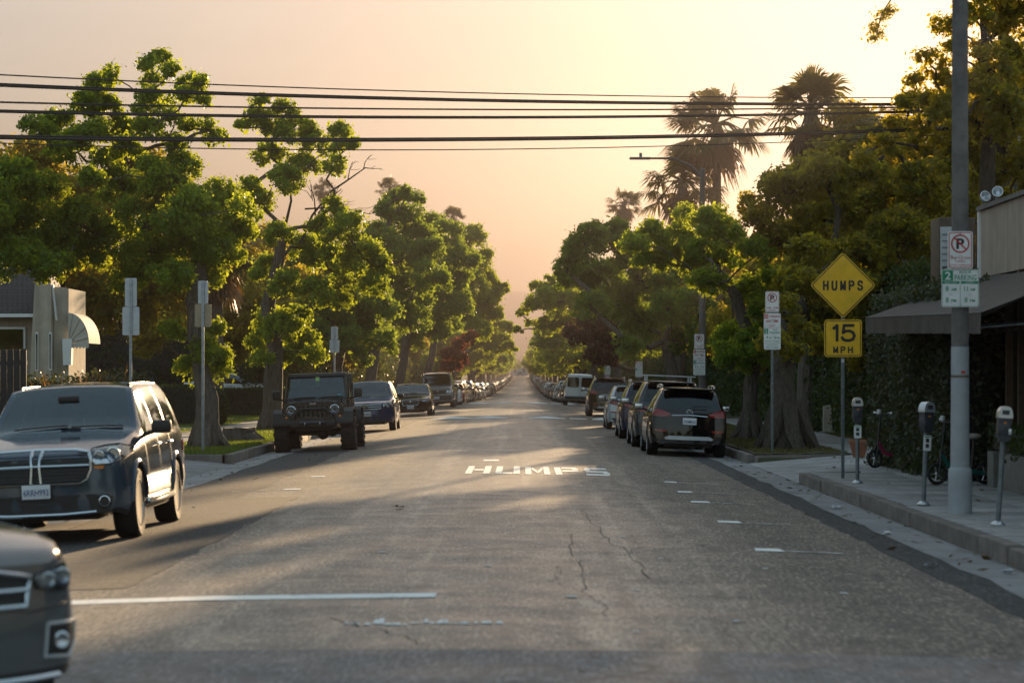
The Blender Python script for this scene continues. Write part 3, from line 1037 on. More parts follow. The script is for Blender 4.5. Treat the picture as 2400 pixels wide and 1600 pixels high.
for q in range(7):
    a = rgl.uniform(0, 6)
    x, y = -1.62, 33.4
    mb.add([(x, y, gz(x, y) + .02), (x + .09 * math.cos(a), y + .2 * math.sin(a), gz(x, y) + rgl.uniform(.02, .05)), (x + .09 * math.cos(a + .5), y + .2 * math.sin(a + .5), gz(x, y) + rgl.uniform(.02, .05))], [(0, 1, 2)])
tag(mb.build('dead_leaf', M['seal']), 'dark dead leaf lying in the left lane', 'leaf')

# dry leaves blown along the gutters and over the pavement
def fallen(name, label, boxes, seed, size=.055):
    rg_ = np.random.default_rng(seed)
    P_ = []
    for (x0, x1, y0, y1, n, dz) in boxes:
        x = x0 + (x1 - x0) * rg_.random(n) ** 1.6
        y = rg_.uniform(y0, y1, n)
        P_.append(np.array([(a, b, gz(a, b) + dz) for a, b in zip(x, y)]))
    p = np.concatenate(P_)
    n = len(p)
    a = rg_.uniform(0, 2 * PI, n)
    s_ = size * rg_.uniform(.5, 1.3, n)
    t = np.stack([np.cos(a), np.sin(a), rg_.normal(0, .15, n)], 1) * s_[:, None]
    b = np.stack([-np.sin(a), np.cos(a), rg_.normal(0, .25, n)], 1) * s_[:, None] * .4
    v = np.empty((n, 4, 3))
    v[:, 0], v[:, 1], v[:, 2], v[:, 3] = p - t, p + b, p + t, p - b
    v[:, :, 2] += .014
    o_ = link(name, np_mesh(name, v.reshape(-1, 3), np.arange(4 * n).reshape(n, 4), M['fallen']))
    return tag(o_, label, 'leaves', None, 'stuff')
fallen('fallen_leaves', 'dry leaves scattered along the right gutter and pavement', [(4.77, 4.2, 18, 60, 130, .010), (4.77, 3.6, 18, 60, 50, .006), (9.0, 5.0, 19, 44, 170, .004), (7.0, 5.0, 45, 54, 60, .0), (5.05, 7.0, 55.5, 80, 700, .02)], 5)
fallen('fallen_leaves', 'dry leaves scattered along the left gutter and verge', [(-6.12, -5.4, 33, 100, 260, .010), (-6.12, -4.4, 25, 100, 90, .006), (-6.4, -8.3, 54.5, 80, 500, .03)], 6)

# ------------------------------------------------------------------ vegetation
def unit(rg, n):
    d = rg.normal(size=(n, 3))
    return d / np.linalg.norm(d, axis=1, keepdims=True)

def leaves(centers, radii, per, size, rg, flat=0.85, aspect=0.34, shell=0.5):
    """many small folded leaf faces spread through round clumps"""
    per = np.maximum(1, np.asarray(per).astype(int))
    c = np.repeat(centers, per, 0)
    r_ = np.repeat(radii, per)
    n = len(c)
    d = unit(rg, n)
    rad = r_ * (shell + (1 - shell) * rg.random(n) ** 0.7)
    p = c + d * rad[:, None] * np.array([1, 1, flat])
    nr = d * 0.55 + unit(rg, n) * 0.8 + np.array([0, 0, 0.35])
    nr /= np.linalg.norm(nr, axis=1, keepdims=True)
    t = np.cross(nr, unit(rg, n))
    t /= np.linalg.norm(t, axis=1, keepdims=True) + 1e-9
    t[:, 2] -= 0.25
    b = np.cross(nr, t)
    s = size * (0.6 + 0.8 * rg.random(n))[:, None]
    v = np.empty((n, 4, 3))
    v[:, 0] = p - t * s * 0.5
    v[:, 1] = p + b * s * aspect + nr * s * 0.12
    v[:, 2] = p + t * s * 0.55
    v[:, 3] = p - b * s * aspect + nr * s * 0.12
    return v.reshape(-1, 3)

def quads_for(nv):
    return np.arange(nv).reshape(-1, 4)

def clumps(blobs, rg, k=1.5, lo=0.20, hi=0.38, rmin=0.15, rmax=0.5):
    """blobs (n,4): centre and radius -> clump centres and radii over each blob's surface"""
    C, Rr = [], []
    for x, y, z, r_ in blobs:
        rs = float(np.clip(r_ * (lo + hi) / 2, rmin, rmax))
        n = max(5, int(k * 4 * (r_ / rs) ** 2 * 0.50))
        d = unit(rg, n)
        d[:, 2] = np.where(d[:, 2] < -0.55, -d[:, 2], d[:, 2])
        q = r_ * (0.45 + 0.5 * rg.random(n) ** 0.6)
        C.append(np.array([x, y, z]) + d * q[:, None] * np.array([1, 1, .9]))
        Rr.append(rs * rg.uniform(0.5, 1.5, n))
    return np.concatenate(C), np.concatenate(Rr)

def crown_mesh(name, blobs, mat, seed, size=0.1, cover=2.6, k=1.5, shell=0.5, thin=None, **kw):
    rg = np.random.default_rng(seed)
    blobs = np.asarray(blobs, float)
    C, Rr = clumps(blobs, rg, k, **kw)
    per = cover * PI * Rr ** 2 / (size * size * 0.36)
    per = per * rg.uniform(0.55, 1.3, len(per))
    if thin is not None:
        per = per * thin(C)
    v = leaves(C, Rr, per, size, rg, shell=shell)
    # loose inner leaves keep the middle of each bough from being hollow
    nb = np.maximum(2, (blobs[:, 3] ** 2 * 46 * cover / 2.6)).astype(int)
    v2 = leaves(blobs[:, :3], blobs[:, 3] * 0.8, nb, size * 2.0, rg, shell=0.0)
    # stray outer leaves feather the outline
    nf = np.maximum(1, (per * 0.16)).astype(int)
    v3 = leaves(C, Rr * 1.65, nf, size, rg, shell=0.45)
    v = np.concatenate([v, v2, v3])
    return np_mesh(name, v, quads_for(len(v)), mat)

def limbs(mb, root_pts, root_rad, nodes, seed, rmin=0.02, wob=0.14, start=None):
    """trunk polyline, then limbs that branch out to every bough (nearest-parent spanning tree)"""
    rg = random.Random(seed)
    mb.tube(root_pts, root_rad, 10)
    fork = Vector(root_pts[-1])
    P = [Vector(p) for p in root_pts[start if start is not None else len(root_pts) // 2:]]
    nroot = len(P)
    par = [None] * nroot
    order = sorted(nodes, key=lambda p: (Vector(p) - fork).length)
    for p in order:
        p = Vector(p)
        best, bd = 0, 1e9
        for i, q in enumerate(P):
            d = (p - q).length + (0.35 * max(0, q.z - p.z))
            if d < bd:
                best, bd = i, d
        P.append(p)
        par.append(best)
    cnt = [1] * len(P)
    for i in range(len(P) - 1, nroot - 1, -1):
        cnt[par[i]] += cnt[i]
    tot = max(1, len(order))
    rtop = root_rad[-1] if not isinstance(root_rad, (int, float)) else root_rad
    for i in range(nroot, len(P)):
        a, b = P[par[i]], P[i]
        r0 = max(rmin, min(rtop * 0.95, rtop * math.sqrt((cnt[i] + .6) / tot) * 0.95))
        r1 = max(rmin * 0.7, rtop * math.sqrt(max(0.4, cnt[i] - 1) / tot) * 0.9)
        L = (b - a).length
        pts, rr = [a], [r0]
        for tt in (0.33, 0.66):
            q = a.lerp(b, tt) + Vector((rg.uniform(-1, 1), rg.uniform(-1, 1), rg.uniform(-.6, .9))) * L * wob
            pts.append(q)
            rr.append(r0 + (r1 - r0) * tt)
        pts.append(b)
        rr.append(min(r1, r0))
        mb.tube(pts, rr, 6, False)
    return mb

def px_blobs(lst, Y, spread, seed):
    rg = random.Random(seed)
    out = []
    for e in lst:
        x, y, r_ = e[:3]
        yy = Y + (e[3] if len(e) > 3 else rg.uniform(-spread, spread))
        p = at(x, y, yy)
        out.append((p.x, p.y, p.z, r_ / FPX * yy))
    return out

def tree_at(name, label, base, trunk_pts, trunk_rad, blobs, leafmat, seed, size=0.1, cover=2.6, barkmat='bark', group=None, k=1.5, shell=0.5, thin=None, flare=True, start=None, **kw):
    """blobs and trunk points in world metres; object origin at the trunk's foot"""
    base = Vector(base)
    root = thing(name, label, 'tree', base, group=group)
    loc = [(Vector(b[:3]) - base) for b in blobs]
    mb = MB()
    tp = [Vector(p) - base for p in trunk_pts]
    limbs(mb, tp, trunk_rad, loc, seed, start=start)
    if flare:
        rg = random.Random(seed + 9)
        r0 = trunk_rad[0]
        for q in range(6):
            a = q * PI / 3 + rg.uniform(-.4, .4)
            d = Vector((math.cos(a), math.sin(a), 0))
            mb.tube([tp[0] + Vector((0, 0, r0 * 2.2)) + d * r0 * .35, tp[0] + d * r0 * .95 + Vector((0, 0, r0 * .7)), tp[0] + d * r0 * rg.uniform(1.2, 1.9) + Vector((0, 0, -.05))],
                    [r0 * .40, r0 * .36, r0 * .14], 6, False)
    mb.build('trunk', M[barkmat], root)
    bl = [(*l, b[3]) for l, b in zip(loc, blobs)]
    link('crown', crown_mesh('crown', bl, M[leafmat], seed, size, cover, k, shell, thin, **kw), root)
    return root

# --- the two big camphor trees on the left
T1 = [(30, 425, 66), (95, 470, 76), (20, 540, 80), (110, 565, 82), (185, 515, 62), (55, 610, 66), (-60, 480, 95), (200, 590, 58), (-70, 590, 90), (140, 625, 45),
      (290, 445, 66), (330, 520, 78), (265, 560, 64), (390, 430, 55), (350, 600, 74), (430, 500, 74), (500, 480, 66), (545, 525, 56), (460, 570, 74), (520, 585, 52), (480, 640, 54), (390, 645, 54), (300, 640, 50), (425, 385, 45), (345, 410, 50), (560, 480, 34),
      (235, 205, 40), (265, 180, 24), (205, 240, 34), (240, 255, 42), (345, 150, 24), (375, 140, 20), (395, 165, 18), (350, 185, 22), (335, 240, 38), (375, 235, 26), (440, 195, 30), (465, 190, 22), (455, 225, 26), (425, 225, 22),
      (270, 300, 40), (220, 300, 34), (130, 285, 36), (70, 285, 20), (100, 310, 28), (170, 330, 42), (330, 300, 36), (400, 280, 30), (290, 345, 36), (235, 370, 34), (140, 355, 40), (435, 300, 26), (480, 300, 24), (500, 320, 20), (390, 330, 34), (215, 415, 30),
      (398, 762, 30), (488, 815, 36), (430, 842, 26), (478, 872, 32), (500, 762, 22), (460, 795, 26), (512, 845, 22)]
b1 = px_blobs(T1, 59.4, 1.8, 3)
for i in range(len(T1) - 7, len(T1)):
    p = at(T1[i][0], T1[i][1], 59.2 + 0.25 * (i % 3))
    b1[i] = (p.x, p.y, p.z, b1[i][3])
P1 = at(483 * .98, 1030, 59.4)
base1 = Vector((-7.34, 59.4, 0.03))
tp1 = [base1, base1 + Vector((.02, 0, .5)), base1 + Vector((.03, 0, 1.15)), at(462, 850, 59.4), at(447, 770, 59.4), at(447, 715, 59.4), at(440, 690, 59.5), at(462, 640, 59.4), at(455, 560, 59.3)]
tree_at('camphor_tree', 'tall spreading camphor tree with leafy suckers beside the grey sign post on the left', base1, tp1,
        [.34, .29, .27, .20, .18, .17, .16, .15, .12], b1, 'leaf_camphor', 31, 0.085, 2.4, start=4, k=1.35)
T2 = [(600, 240, 24), (590, 275, 32), (655, 255, 34), (690, 300, 38), (640, 310, 40), (725, 335, 38), (785, 300, 24), (805, 330, 20), (620, 360, 38), (560, 295, 20), (700, 385, 38), (765, 385, 30), (775, 340, 26),
      (650, 420, 42), (600, 470, 36), (575, 430, 30), (790, 530, 50), (830, 590, 54), (872, 615, 34), (800, 640, 48), (745, 600, 50), (850, 660, 34), (700, 570, 40), (640, 540, 34), (615, 620, 42), (660, 660, 46), (720, 670, 40), (770, 690, 34), (760, 480, 30), (735, 520, 30),
      (620, 740, 38), (597, 790, 34), (650, 755, 48), (700, 790, 40), (722, 815, 24), (640, 825, 30), (600, 825, 24), (680, 730, 34)]
b2 = px_blobs(T2, 78, 2.0, 5)
base2 = Vector((-7.62, 78, 0.03))
tp2 = [base2, base2 + Vector((0, 0, .7)), at(628, 860, 78), at(632, 800, 78), at(615, 700, 78), at(640, 600, 78), at(652, 520, 78)]
tree_at('camphor_tree', 'camphor tree with bare twigs on top standing behind the black off-roader', base2, tp2, [.36, .31, .30, .24, .22, .18, .13], b2, 'leaf_camphor', 47, 0.10, 2.3, k=1.3, start=2)
# bare dead branches reaching into the sky: part of that tree
tr2 = [o for o in COL.objects if o.name.startswith('camphor_tree')][-1]
mb = MB()
rgb = random.Random(4)
def twig(a, b, r0, depth):
    a, b = Vector(a), Vector(b)
    m1 = a.lerp(b, .5) + Vector((rgb.uniform(-.1, .1), rgb.uniform(-.1, .1), rgb.uniform(-.05, .15))) * (b - a).length
    mb.tube([a, m1, b], [r0, r0 * .75, r0 * .5], 5, False)
    if depth:
        for q in range(3):
            s_ = a.lerp(b, rgb.uniform(.4, 1))
            d = (b - a).normalized() + Vector((rgb.uniform(-.8, .8), rgb.uniform(-.5, .5), rgb.uniform(-.7, .5)))
            twig(s_, s_ + d.normalized() * (b - a).length * rgb.uniform(.35, .6), r0 * .5, depth - 1)
for a, b, r_ in (((690, 560), (760, 440), .05), ((760, 440), (840, 385), .035), ((700, 480), (790, 470), .03), ((655, 520), (665, 420), .05), ((665, 420), (720, 370), .04), ((760, 470), (850, 492), .02)):
    p, q = at(a[0], a[1], 78) - base2, at(b[0], b[1], 78) - base2
    twig(p, q, r_, 2)
mb.build('bare_branches', M['bark_dark'], tr2)

# --- further left row
def street_tree(label, Y, X, lst, leaf, seed, size, trunk_px=None, group='street trees along the left side', cover=2.2, spread=2.5, tr=.3, bark='bark', k=1.25):
    bl = px_blobs(lst, Y, spread, seed)
    base = Vector((X, Y, prof(Y) + .03))
    cz = sum(b[2] for b in bl) / len(bl)
    cx = sum(b[0] for b in bl) / len(bl)
    fork = Vector((X + (cx - X) * .25, Y, max(base.z + 2.0, cz - 2.2)))
    tp = [base, base + Vector((0, 0, .6)), base.lerp(fork, .55) + Vector((.1, 0, 0)), fork]
    return tree_at('camphor_tree', label, base, tp, [tr * 1.35, tr, tr * .9, tr * .75], bl, leaf, seed, size, cover, bark, group, k, start=2)
street_tree('camphor tree behind the blue crossover on the left', 106, -7.8,
            [(760, 740, 50), (800, 700, 50), (840, 760, 55), (730, 770, 40), (795, 790, 44), (870, 710, 50), (720, 700, 40), (775, 650, 34), (880, 790, 40), (830, 820, 30), (850, 660, 46), (700, 820, 30)], 'leaf_camphor_cool', 61, 0.12)
street_tree('dense camphor tree above the black saloon on the left', 126, -7.6,
            [(900, 640, 56), (880, 570, 50), (930, 520, 54), (870, 620, 44), (935, 590, 52), (915, 465, 34), (885, 490, 30), (955, 455, 22), (930, 450, 24), (960, 560, 50), (940, 680, 56), (905, 720, 48), (985, 640, 54), (950, 740, 44), (990, 580, 40), (860, 540, 34)], 'leaf_camphor_cool', 62, 0.13)
street_tree('round headed camphor tree above the grey van on the left', 150, -7.4,
            [(1000, 600, 54), (1020, 545, 44), (985, 520, 34), (1040, 650, 50), (1010, 700, 54), (970, 720, 44), (1060, 600, 44), (1055, 705, 40), (1000, 760, 40), (945, 790, 34), (1035, 745, 34), (990, 650, 44)], 'leaf_camphor_cool', 63, 0.14)
street_tree('tall narrow camphor tree at the end of the near left row', 190, -7.4,
            [(1075, 560, 38), (1090, 540, 26), (1095, 600, 40), (1110, 640, 36), (1085, 655, 42), (1125, 640, 22), (1120, 690, 34), (1150, 665, 20), (1100, 720, 38), (1065, 745, 36), (1135, 720, 24), (1080, 690, 40), (1105, 760, 30)], 'leaf_camphor', 64, 0.15)
street_tree('low camphor tree past the red leaved shrub on the left', 245, -7.4,
            [(1140, 740, 26), (1120, 765, 30), (1150, 785, 26), (1170, 800, 20), (1105, 790, 28), (1160, 755, 22), (1135, 800, 24)], 'leaf_camphor', 65, 0.17, cover=2.0)
# red shrub
rs = thing('red_shrub', 'red leaved shrub overhanging the parked cars on the left', 'shrub', (at(1045, 862, 172).x, 172, prof(172)))
bl = [(b[0] - rs.location.x, b[1] - 172, b[2] - rs.location.z, b[3]) for b in px_blobs([(1035, 815, 22), (1055, 795, 20), (1075, 780, 16), (1025, 845, 18), (1060, 825, 20), (1085, 770, 12), (1045, 840, 18)], 171, .8, 8)]
mbs = MB()
limbs(mbs, [(0, 0, 0), (0.1, 0, .8)], [.09, .07], [Vector(b[:3]) for b in bl], 4)
mbs.build('stem', M['bark_dark'], rs)
link('foliage', crown_mesh('foliage', bl, M['leaf_red'], 71, 0.16, 1.8), rs)

# --- right row
R1 = [(1560, 560, 48), (1615, 525, 50), (1500, 545, 42), (1455, 565, 36), (1685, 550, 50), (1735, 590, 48), (1655, 610, 42), (1715, 670, 46), (1765, 640, 36), (1675, 780, 40), (1730, 790, 50), (1690, 835, 38), (1610, 575, 40), (1612, 640, 34), (1775, 745, 44), (1645, 655, 32), (1530, 600, 40), (1595, 615, 38), (1475, 600, 32), (1775, 815, 44), (1570, 500, 30), (1650, 500, 30), (1745, 710, 30), (1810, 790, 34), (1655, 815, 28)]
b = px_blobs(R1, 68, 1.8, 15)
baseR1 = Vector((6.02, 67.8, 0.03))
tree_at('camphor_tree', 'leaning camphor tree with two scaly trunks beside the dark parked crossover on the right', baseR1,
        [baseR1, baseR1 + Vector((0, 0, .8)), at(1725, 880, 67.8), at(1735, 800, 67.9), at(1705, 730, 68), at(1690, 680, 68), at(1640, 610, 68)], [.32, .2, .19, .18, .16, .15, .10], b, 'leaf_camphor', 81, 0.09, 2.3, start=3, k=1.3)
R2 = [(1340, 575, 44), (1400, 560, 48), (1450, 615, 52), (1385, 640, 54), (1325, 640, 44), (1420, 700, 54), (1500, 675, 54), (1360, 710, 44), (1480, 755, 54), (1545, 715, 54), (1555, 790, 44), (1440, 800, 34), (1320, 590, 36), (1530, 640, 44), (1600, 700, 44), (1360, 540, 34), (1300, 620, 28), (1615, 770, 40), (1480, 560, 36), (1420, 530, 30)]
street_tree('broad dark camphor tree behind the street lamp on the right', 104, 6.3, R2, 'leaf_camphor_cool', 82, 0.12, group='street trees along the right side', tr=.3)
R3 = [(1300, 665, 36), (1280, 700, 38), (1250, 690, 34), (1235, 665, 24), (1320, 720, 34), (1270, 755, 28), (1215, 705, 22), (1245, 745, 22), (1200, 720, 16), (1190, 760, 12), (1310, 690, 30), (1265, 650, 22), (1220, 745, 14), (1290, 740, 28)]
street_tree('camphor tree reaching over the middle of the street from the right', 160, 6.4, R3, 'leaf_camphor', 83, 0.14, group='street trees along the right side', tr=.26)
street_tree('dark purple plum tree behind the white van on the right', 134, 6.6,
            [(1345, 750, 34), (1380, 780, 34), (1400, 740, 34), (1330, 780, 24), (1420, 800, 30), (1370, 820, 28), (1310, 765, 20), (1400, 830, 22)], 'leaf_plum', 84, 0.13, group='street trees along the right side', tr=.16, bark='bark_dark')
# big dark ficus behind the yellow sign
R0 = [(1800, 450, 66), (1850, 520, 74), (1780, 560, 60), (1900, 420, 66), (1950, 500, 80), (1870, 620, 74), (1960, 620, 84), (2045, 450, 76), (2060, 560, 84), (2040, 680, 74), (1820, 690, 54), (1900, 720, 64), (1990, 740, 64), (2080, 350, 54), (2150, 480, 74), (2150, 590, 64), (1750, 500, 40), (1840, 400, 36), (1770, 420, 26), (1990, 400, 46), (2040, 340, 34), (2110, 420, 54), (1830, 760, 46), (1920, 790, 50), (2070, 760, 54), (2170, 680, 50), (1720, 470, 26), (2000, 820, 44), (1800, 720, 44, -7), (1830, 650, 48, -6), (1775, 790, 40, -8), (1850, 775, 42, -7), (1865, 590, 54, -4.5), (1880, 680, 48, -6), (1815, 815, 30, -7.6)]
bl = px_blobs(R0, 66, 2.2, 25)
baseR0 = Vector((6.05, 58.6, 0.03))
tree_at('ficus_tree', 'huge dark ficus with a thick trunk behind the yellow hump sign', baseR0,
        [baseR0, baseR0 + Vector((0, 0, .6)), baseR0 + Vector((-.1, 0.1, 1.5)), at(1805, 800, 59.4), at(1815, 730, 60.5), at(1850, 640, 62.5)], [.50, .32, .28, .26, .24, .20], bl, 'leaf_ficus', 91, 0.10, 2.4, 'bark_dark', start=4, k=1.35)
# loose leaved tree at the top right behind the shop
RT = [(2330, 50, 60), (2300, 150, 70), (2215, 200, 54), (2250, 290, 74), (2330, 290, 74), (2340, 400, 60), (2250, 400, 66), (2150, 170, 34), (2195, 120, 34), (2150, 240, 44), (2120, 300, 40), (2290, 60, 40), (2190, 320, 50), (2390, 180, 70), (2400, 330, 70), (2240, 120, 34), (2400, 60, 60), (2180, 400, 44), (2300, 480, 50), (2370, 480, 50), (2210, 480, 44), (2160, 540, 40), (2100, 190, 20), (2060, 300, 40), (2020, 335, 34), (2100, 240, 34), (1985, 370, 26), (2180, 62, 36), (2240, 45, 46), (2330, -20, 70), (2132, 140, 28), (2175, 262, 48), (2290, 232, 58), (2350, 160, 58), (2110, 345, 38), (2260, 180, 46), (2400, -40, 70), (2230, -10, 40), (2200, 360, 46), (2070, 235, 22)]
bl = px_blobs(RT, 57, 1.8, 26) + px_blobs([(2025, 40, 12), (2012, 62, 10), (2008, 88, 7), (2040, 28, 10), (2016, 75, 8)], 56, .2, 2)
baseRT = Vector((10.6, 57.5, 0.03))
rt_tree = tree_at('loose_leaved_tree', 'tall loose leaved tree against the sun behind the shop', baseRT,
        [baseRT, baseRT + Vector((0, 0, 1)), at(2260, 700, 57.4), at(2265, 500, 57.2), at(2270, 330, 57)], [.34, .26, .22, .2, .16], bl[:-5], 'leaf_ficus', 92, 0.10, 1.7, 'bark_dark', start=2, k=1.2, shell=0.2)
mb = MB()
mb.tube([at(2250, -60, 57) - baseRT, at(2130, -110, 56.5) - baseRT, at(2060, -20, 56) - baseRT, at(2026, 30, 56) - baseRT, at(2010, 92, 56) - baseRT], [.05, .035, .02, .012, .006], 5, False)
mb.tube([at(2270, 330, 57) - baseRT, at(2262, 120, 57) - baseRT, at(2250, -60, 57) - baseRT], [.13, .08, .05], 6, False)
mb.build('hanging_twig', M['bark_dark'], rt_tree)
hs_ = link('hanging_sprig', crown_mesh('hanging_sprig', [(b_[0] - baseRT.x, b_[1] - baseRT.y, b_[2] - baseRT.z, b_[3]) for b_ in bl[-5:]], M['leaf_ficus'], 93, 0.07, 0.45, 1.0, 0.1), rt_tree)
hs_['kind'] = 'stuff'

# --- generic trees for the far rows and the gardens behind: three crowns, copied
def proto_crown(seed, w, h, leaf, size):
    rg = random.Random(seed)
    bl = []
    for q in range(20):
        a = rg.uniform(0, 2 * PI)
        u = rg.random()
        rr = w * (0.15 + .75 * math.sqrt(rg.random())) * (1.0 - 0.55 * max(0, u - .4))
        bl.append((rr * math.cos(a), rr * math.sin(a), h * (.38 + .55 * u), rg.uniform(.16, .27) * w + .25))
    mb = MB()
    limbs(mb, [(0, 0, 0), (.05, 0, .8), (0, .05, h * .3)], [.36, .27, .22], [Vector(b_[:3]) for b_ in bl], seed, start=1)
    return mb.mesh('trunk', M['bark']), crown_mesh('crown', bl, M[leaf], seed, size, 1.7, 1.2)
PROTO = [proto_crown(201, 4.2, 8.3, 'leaf_camphor', .17), proto_crown(202, 4.6, 9.0, 'leaf_camphor_cool', .18), proto_crown(203, 3.8, 7.4, 'leaf_camphor', .17),
         proto_crown(204, 5.0, 9.5, 'leaf_ficus', .19)]
def plant(proto, name, label, x, y, s, rz, group, zs=1.0):
    tm, cm = PROTO[proto]
    root = thing(name, label, 'tree', (x, y, prof(y)), (0, 0, rz), group)
    root.scale = (s, s, s * zs)
    link('trunk', tm, root)
    link('crown', cm, root)
    return root
rgt = random.Random(99)
for side, sx in (('left', -1), ('right', 1)):
    y = 270 if side == 'left' else 205
    k = 0
    while y < 1120:
        X = (-6.9 if sx < 0 else 5.7) + rgt.uniform(-.4, .4)
        s = rgt.uniform(.95, 1.2) * (0.92 if y < 330 else 1.0)
        plant(rgt.choice((0, 1, 2)), 'camphor_tree', 'hazy street tree of the distant %s row, %s towards the horizon' % (side, ordinal(k)), X, y, s, rgt.uniform(0, 6.28), 'distant street trees on the %s' % side)
        y += rgt.uniform(19, 27) * (1 + (y - 200) / 900)
        k += 1
# trees in the gardens behind each row
for k, (x, y, s, p, zs, lab) in enumerate(((-17, 96, 1.05, 3, 1.0, 'dark garden tree behind the cream house'), (-13.5, 108, .72, 3, 1.0, 'dark garden tree behind the parked white car'),
                                   (-15, 128, .95, 3, 1, 'garden tree filling the gap behind the first camphor trees on the left'), (-14, 152, 1.05, 1, 1, 'garden tree behind the grey van'),
                                   (-15, 190, 1.15, 1, 1, 'garden tree behind the end of the near left row'), (-14.5, 235, 1.1, 0, 1, 'garden tree behind the red leaved shrub'),
                                   (-25, 88, 1.1, 3, 1, 'garden tree at the far left behind the house roof'), (-11.2, 118, .55, 3, 1.0, 'small dark garden tree right of the parked white car'),
                                   (-11.5, 140, .62, 3, 1.0, 'small dark garden tree behind the black saloon'), (-12, 170, .75, 3, 1, 'bushy garden tree between van and shrub'),
                                   (13, 78, 1.05, 3, 1, 'garden tree behind the pale bollard on the right'), (14.5, 98, 1.15, 3, 1, 'garden tree behind the tall hedge on the right'),
                                   (10.6, 112, .8, 3, 1, 'garden tree behind the broad dark camphor on the right'), (11, 135, .9, 3, 1, 'garden tree behind the purple plum'), (12, 165, 1.05, 1, 1, 'garden tree behind the white van on the right'),
                                   (13, 210, 1.1, 1, 1, 'garden tree at the start of the distant right row'), (16.5, 70, 1.05, 3, 1.05, 'garden tree at the far right behind the shop'), (9.8, 92, .6, 3, 1, 'low dark garden tree behind the twin trunks on the right'))):
    plant(p, 'garden_tree', lab, x, y, s, k * 1.3, 'garden trees behind the street rows', zs)
for side, sx in (('left', -1), ('right', 1)):
    y, k = 255.0, 0
    while y < 900:
        plant(rgt.choice((0, 1, 3)), 'garden_tree', 'hazy garden tree behind the distant %s row, %s towards the horizon' % (side, ordinal(k)), sx * rgt.uniform(13, 17), y, rgt.uniform(.8, 1.1), rgt.uniform(0, 6), 'distant garden trees on the %s' % side)
        y += 28 + (y - 250) * .08
        k += 1

# unseen trees added behind the viewer to darken what car bonnets and windows mirror
rear = tag(link('added_tree_belt', None), 'unseen belt of trees added behind the viewer to darken car reflections', 'trees', None, 'stuff')
for k, (x, y, s_) in enumerate(((-9, -26, 1.0), (-13, -38, 1.1), (-9, -52, 1.0), (-16, -70, 1.2), (-24, -30, 1.1), (8.5, -28, 1.0), (13, -40, 1.1), (8.5, -55, 1.0), (16, -75, 1.2), (24, -32, 1.1), (-34, -24, 1.2), (34, -24, 1.2), (-2, -95, 1.3), (-44, -34, 1.2), (44, -34, 1.2))):
    tm, cm = PROTO[k % 4]
    for nm, me in (('trunk', tm), ('crown', cm)):
        q_ = link(nm, me, rear, (x, y, 0), (0, 0, k * 1.7))
        q_.scale = (s_, s_, s_)

# --- palms
def palm_parts(seed, R_=2.3, skirt=True):
    rg = random.Random(seed)
    green, dry = MB(), MB()
    def fan(dst, az, el, pet, bl, n, droop):
        d = Vector((math.cos(az) * math.cos(el), math.sin(az) * math.cos(el), math.sin(el)))
        side = Vector((-math.sin(az), math.cos(az), 0))
        up = side.cross(d) * -1
        p1 = d * pet + Vector((0, 0, -droop * pet * .25))
        dst.tube([Vector((0, 0, 0)), d * pet * .5 + Vector((0, 0, .05)), p1], [.04, .03, .02], 4, False)
        for q in range(n):
            a = (q / (n - 1) - .5) * R(rg.uniform(190, 225))
            bd = (d * math.cos(a) + side * math.sin(a)).normalized()
            bd = (bd + up * .18 * math.cos(a * 2)).normalized()
            L = bl * (0.82 + .18 * math.cos(a)) * rg.uniform(.9, 1.05)
            wv = bd.cross(up).normalized() * (bl * .045)
            m1 = p1 + bd * L * .6 + Vector((0, 0, -droop * L * .10))
            m2 = p1 + bd * L + Vector((0, 0, -droop * L * .42))
            dst.add([p1 - wv * .25, p1 + wv * .25, m1 + wv, m1 - wv, m2], [(0, 1, 2, 3), (3, 2, 4)])
    for q in range(30):
        fan(green, rg.uniform(0, 2 * PI), R(rg.uniform(-25, 85)), rg.uniform(.8, 1.25) * R_ / 2.3, rg.uniform(.85, 1.15) * R_ / 2.3, 24, rg.uniform(.6, 1.4))
    if skirt:
        for q in range(26):
            fan(dry, rg.uniform(0, 2 * PI), R(rg.uniform(-85, -35)), rg.uniform(.6, 1.0) * R_ / 2.3, rg.uniform(.7, 1.0) * R_ / 2.3, 16, 1.2)
    return green.mesh('crown', M['leaf_palm']), dry.mesh('dead_skirt', M['leaf_dry'])
PALMS = [palm_parts(5), palm_parts(11)]
def palm(label, px, py, Y, proto, s, rz, base_r=.28):
    top = at(px, py, Y)
    root = thing('fan_palm', label, 'palm tree', (top.x, Y, prof(Y)), (0, 0, 0), 'fan palms')
    h = top.z - prof(Y)
    mb = MB()
    n = max(10, int(h / .5))
    pts = [(0.15 * math.sin(k / n * 2), 0, h * k / n) for k in range(n + 1)]
    mb.tube(pts, [base_r * (1.25 - .5 * (k / n)) * (1 + .05 * (k % 2)) for k in range(n + 1)], 10)
    mb.build('trunk', M['bark_palm'], root)
    g_, d_ = PALMS[proto]
    for nm, me in (('crown', g_), ('dead_skirt', d_)):
        o = link(nm, me, root, pts[-1], (0, 0, rz))
        o.scale = (s, s, s)
palm('tall shaggy fan palm just right of the street lamp head', 1640, 285, 140, 0, 1.6, 0.3)
palm('tall fan palm crown rightmost against the bright sky', 1852, 255, 80, 1, .92, 1.1)
palm('shorter fan palm leaning out left of the lamp pole', 1560, 415, 140, 1, 1.3, 2.0)
palm('small distant fan palm above the right street trees', 1430, 465, 240, 0, 1.0, 4.0)
palm('small distant fan palm, left one above the left trees', 893, 432, 290, 1, .95, 0.5)
palm('small distant fan palm, right one above the left trees', 1037, 498, 310, 0, 1.0, 2.5)
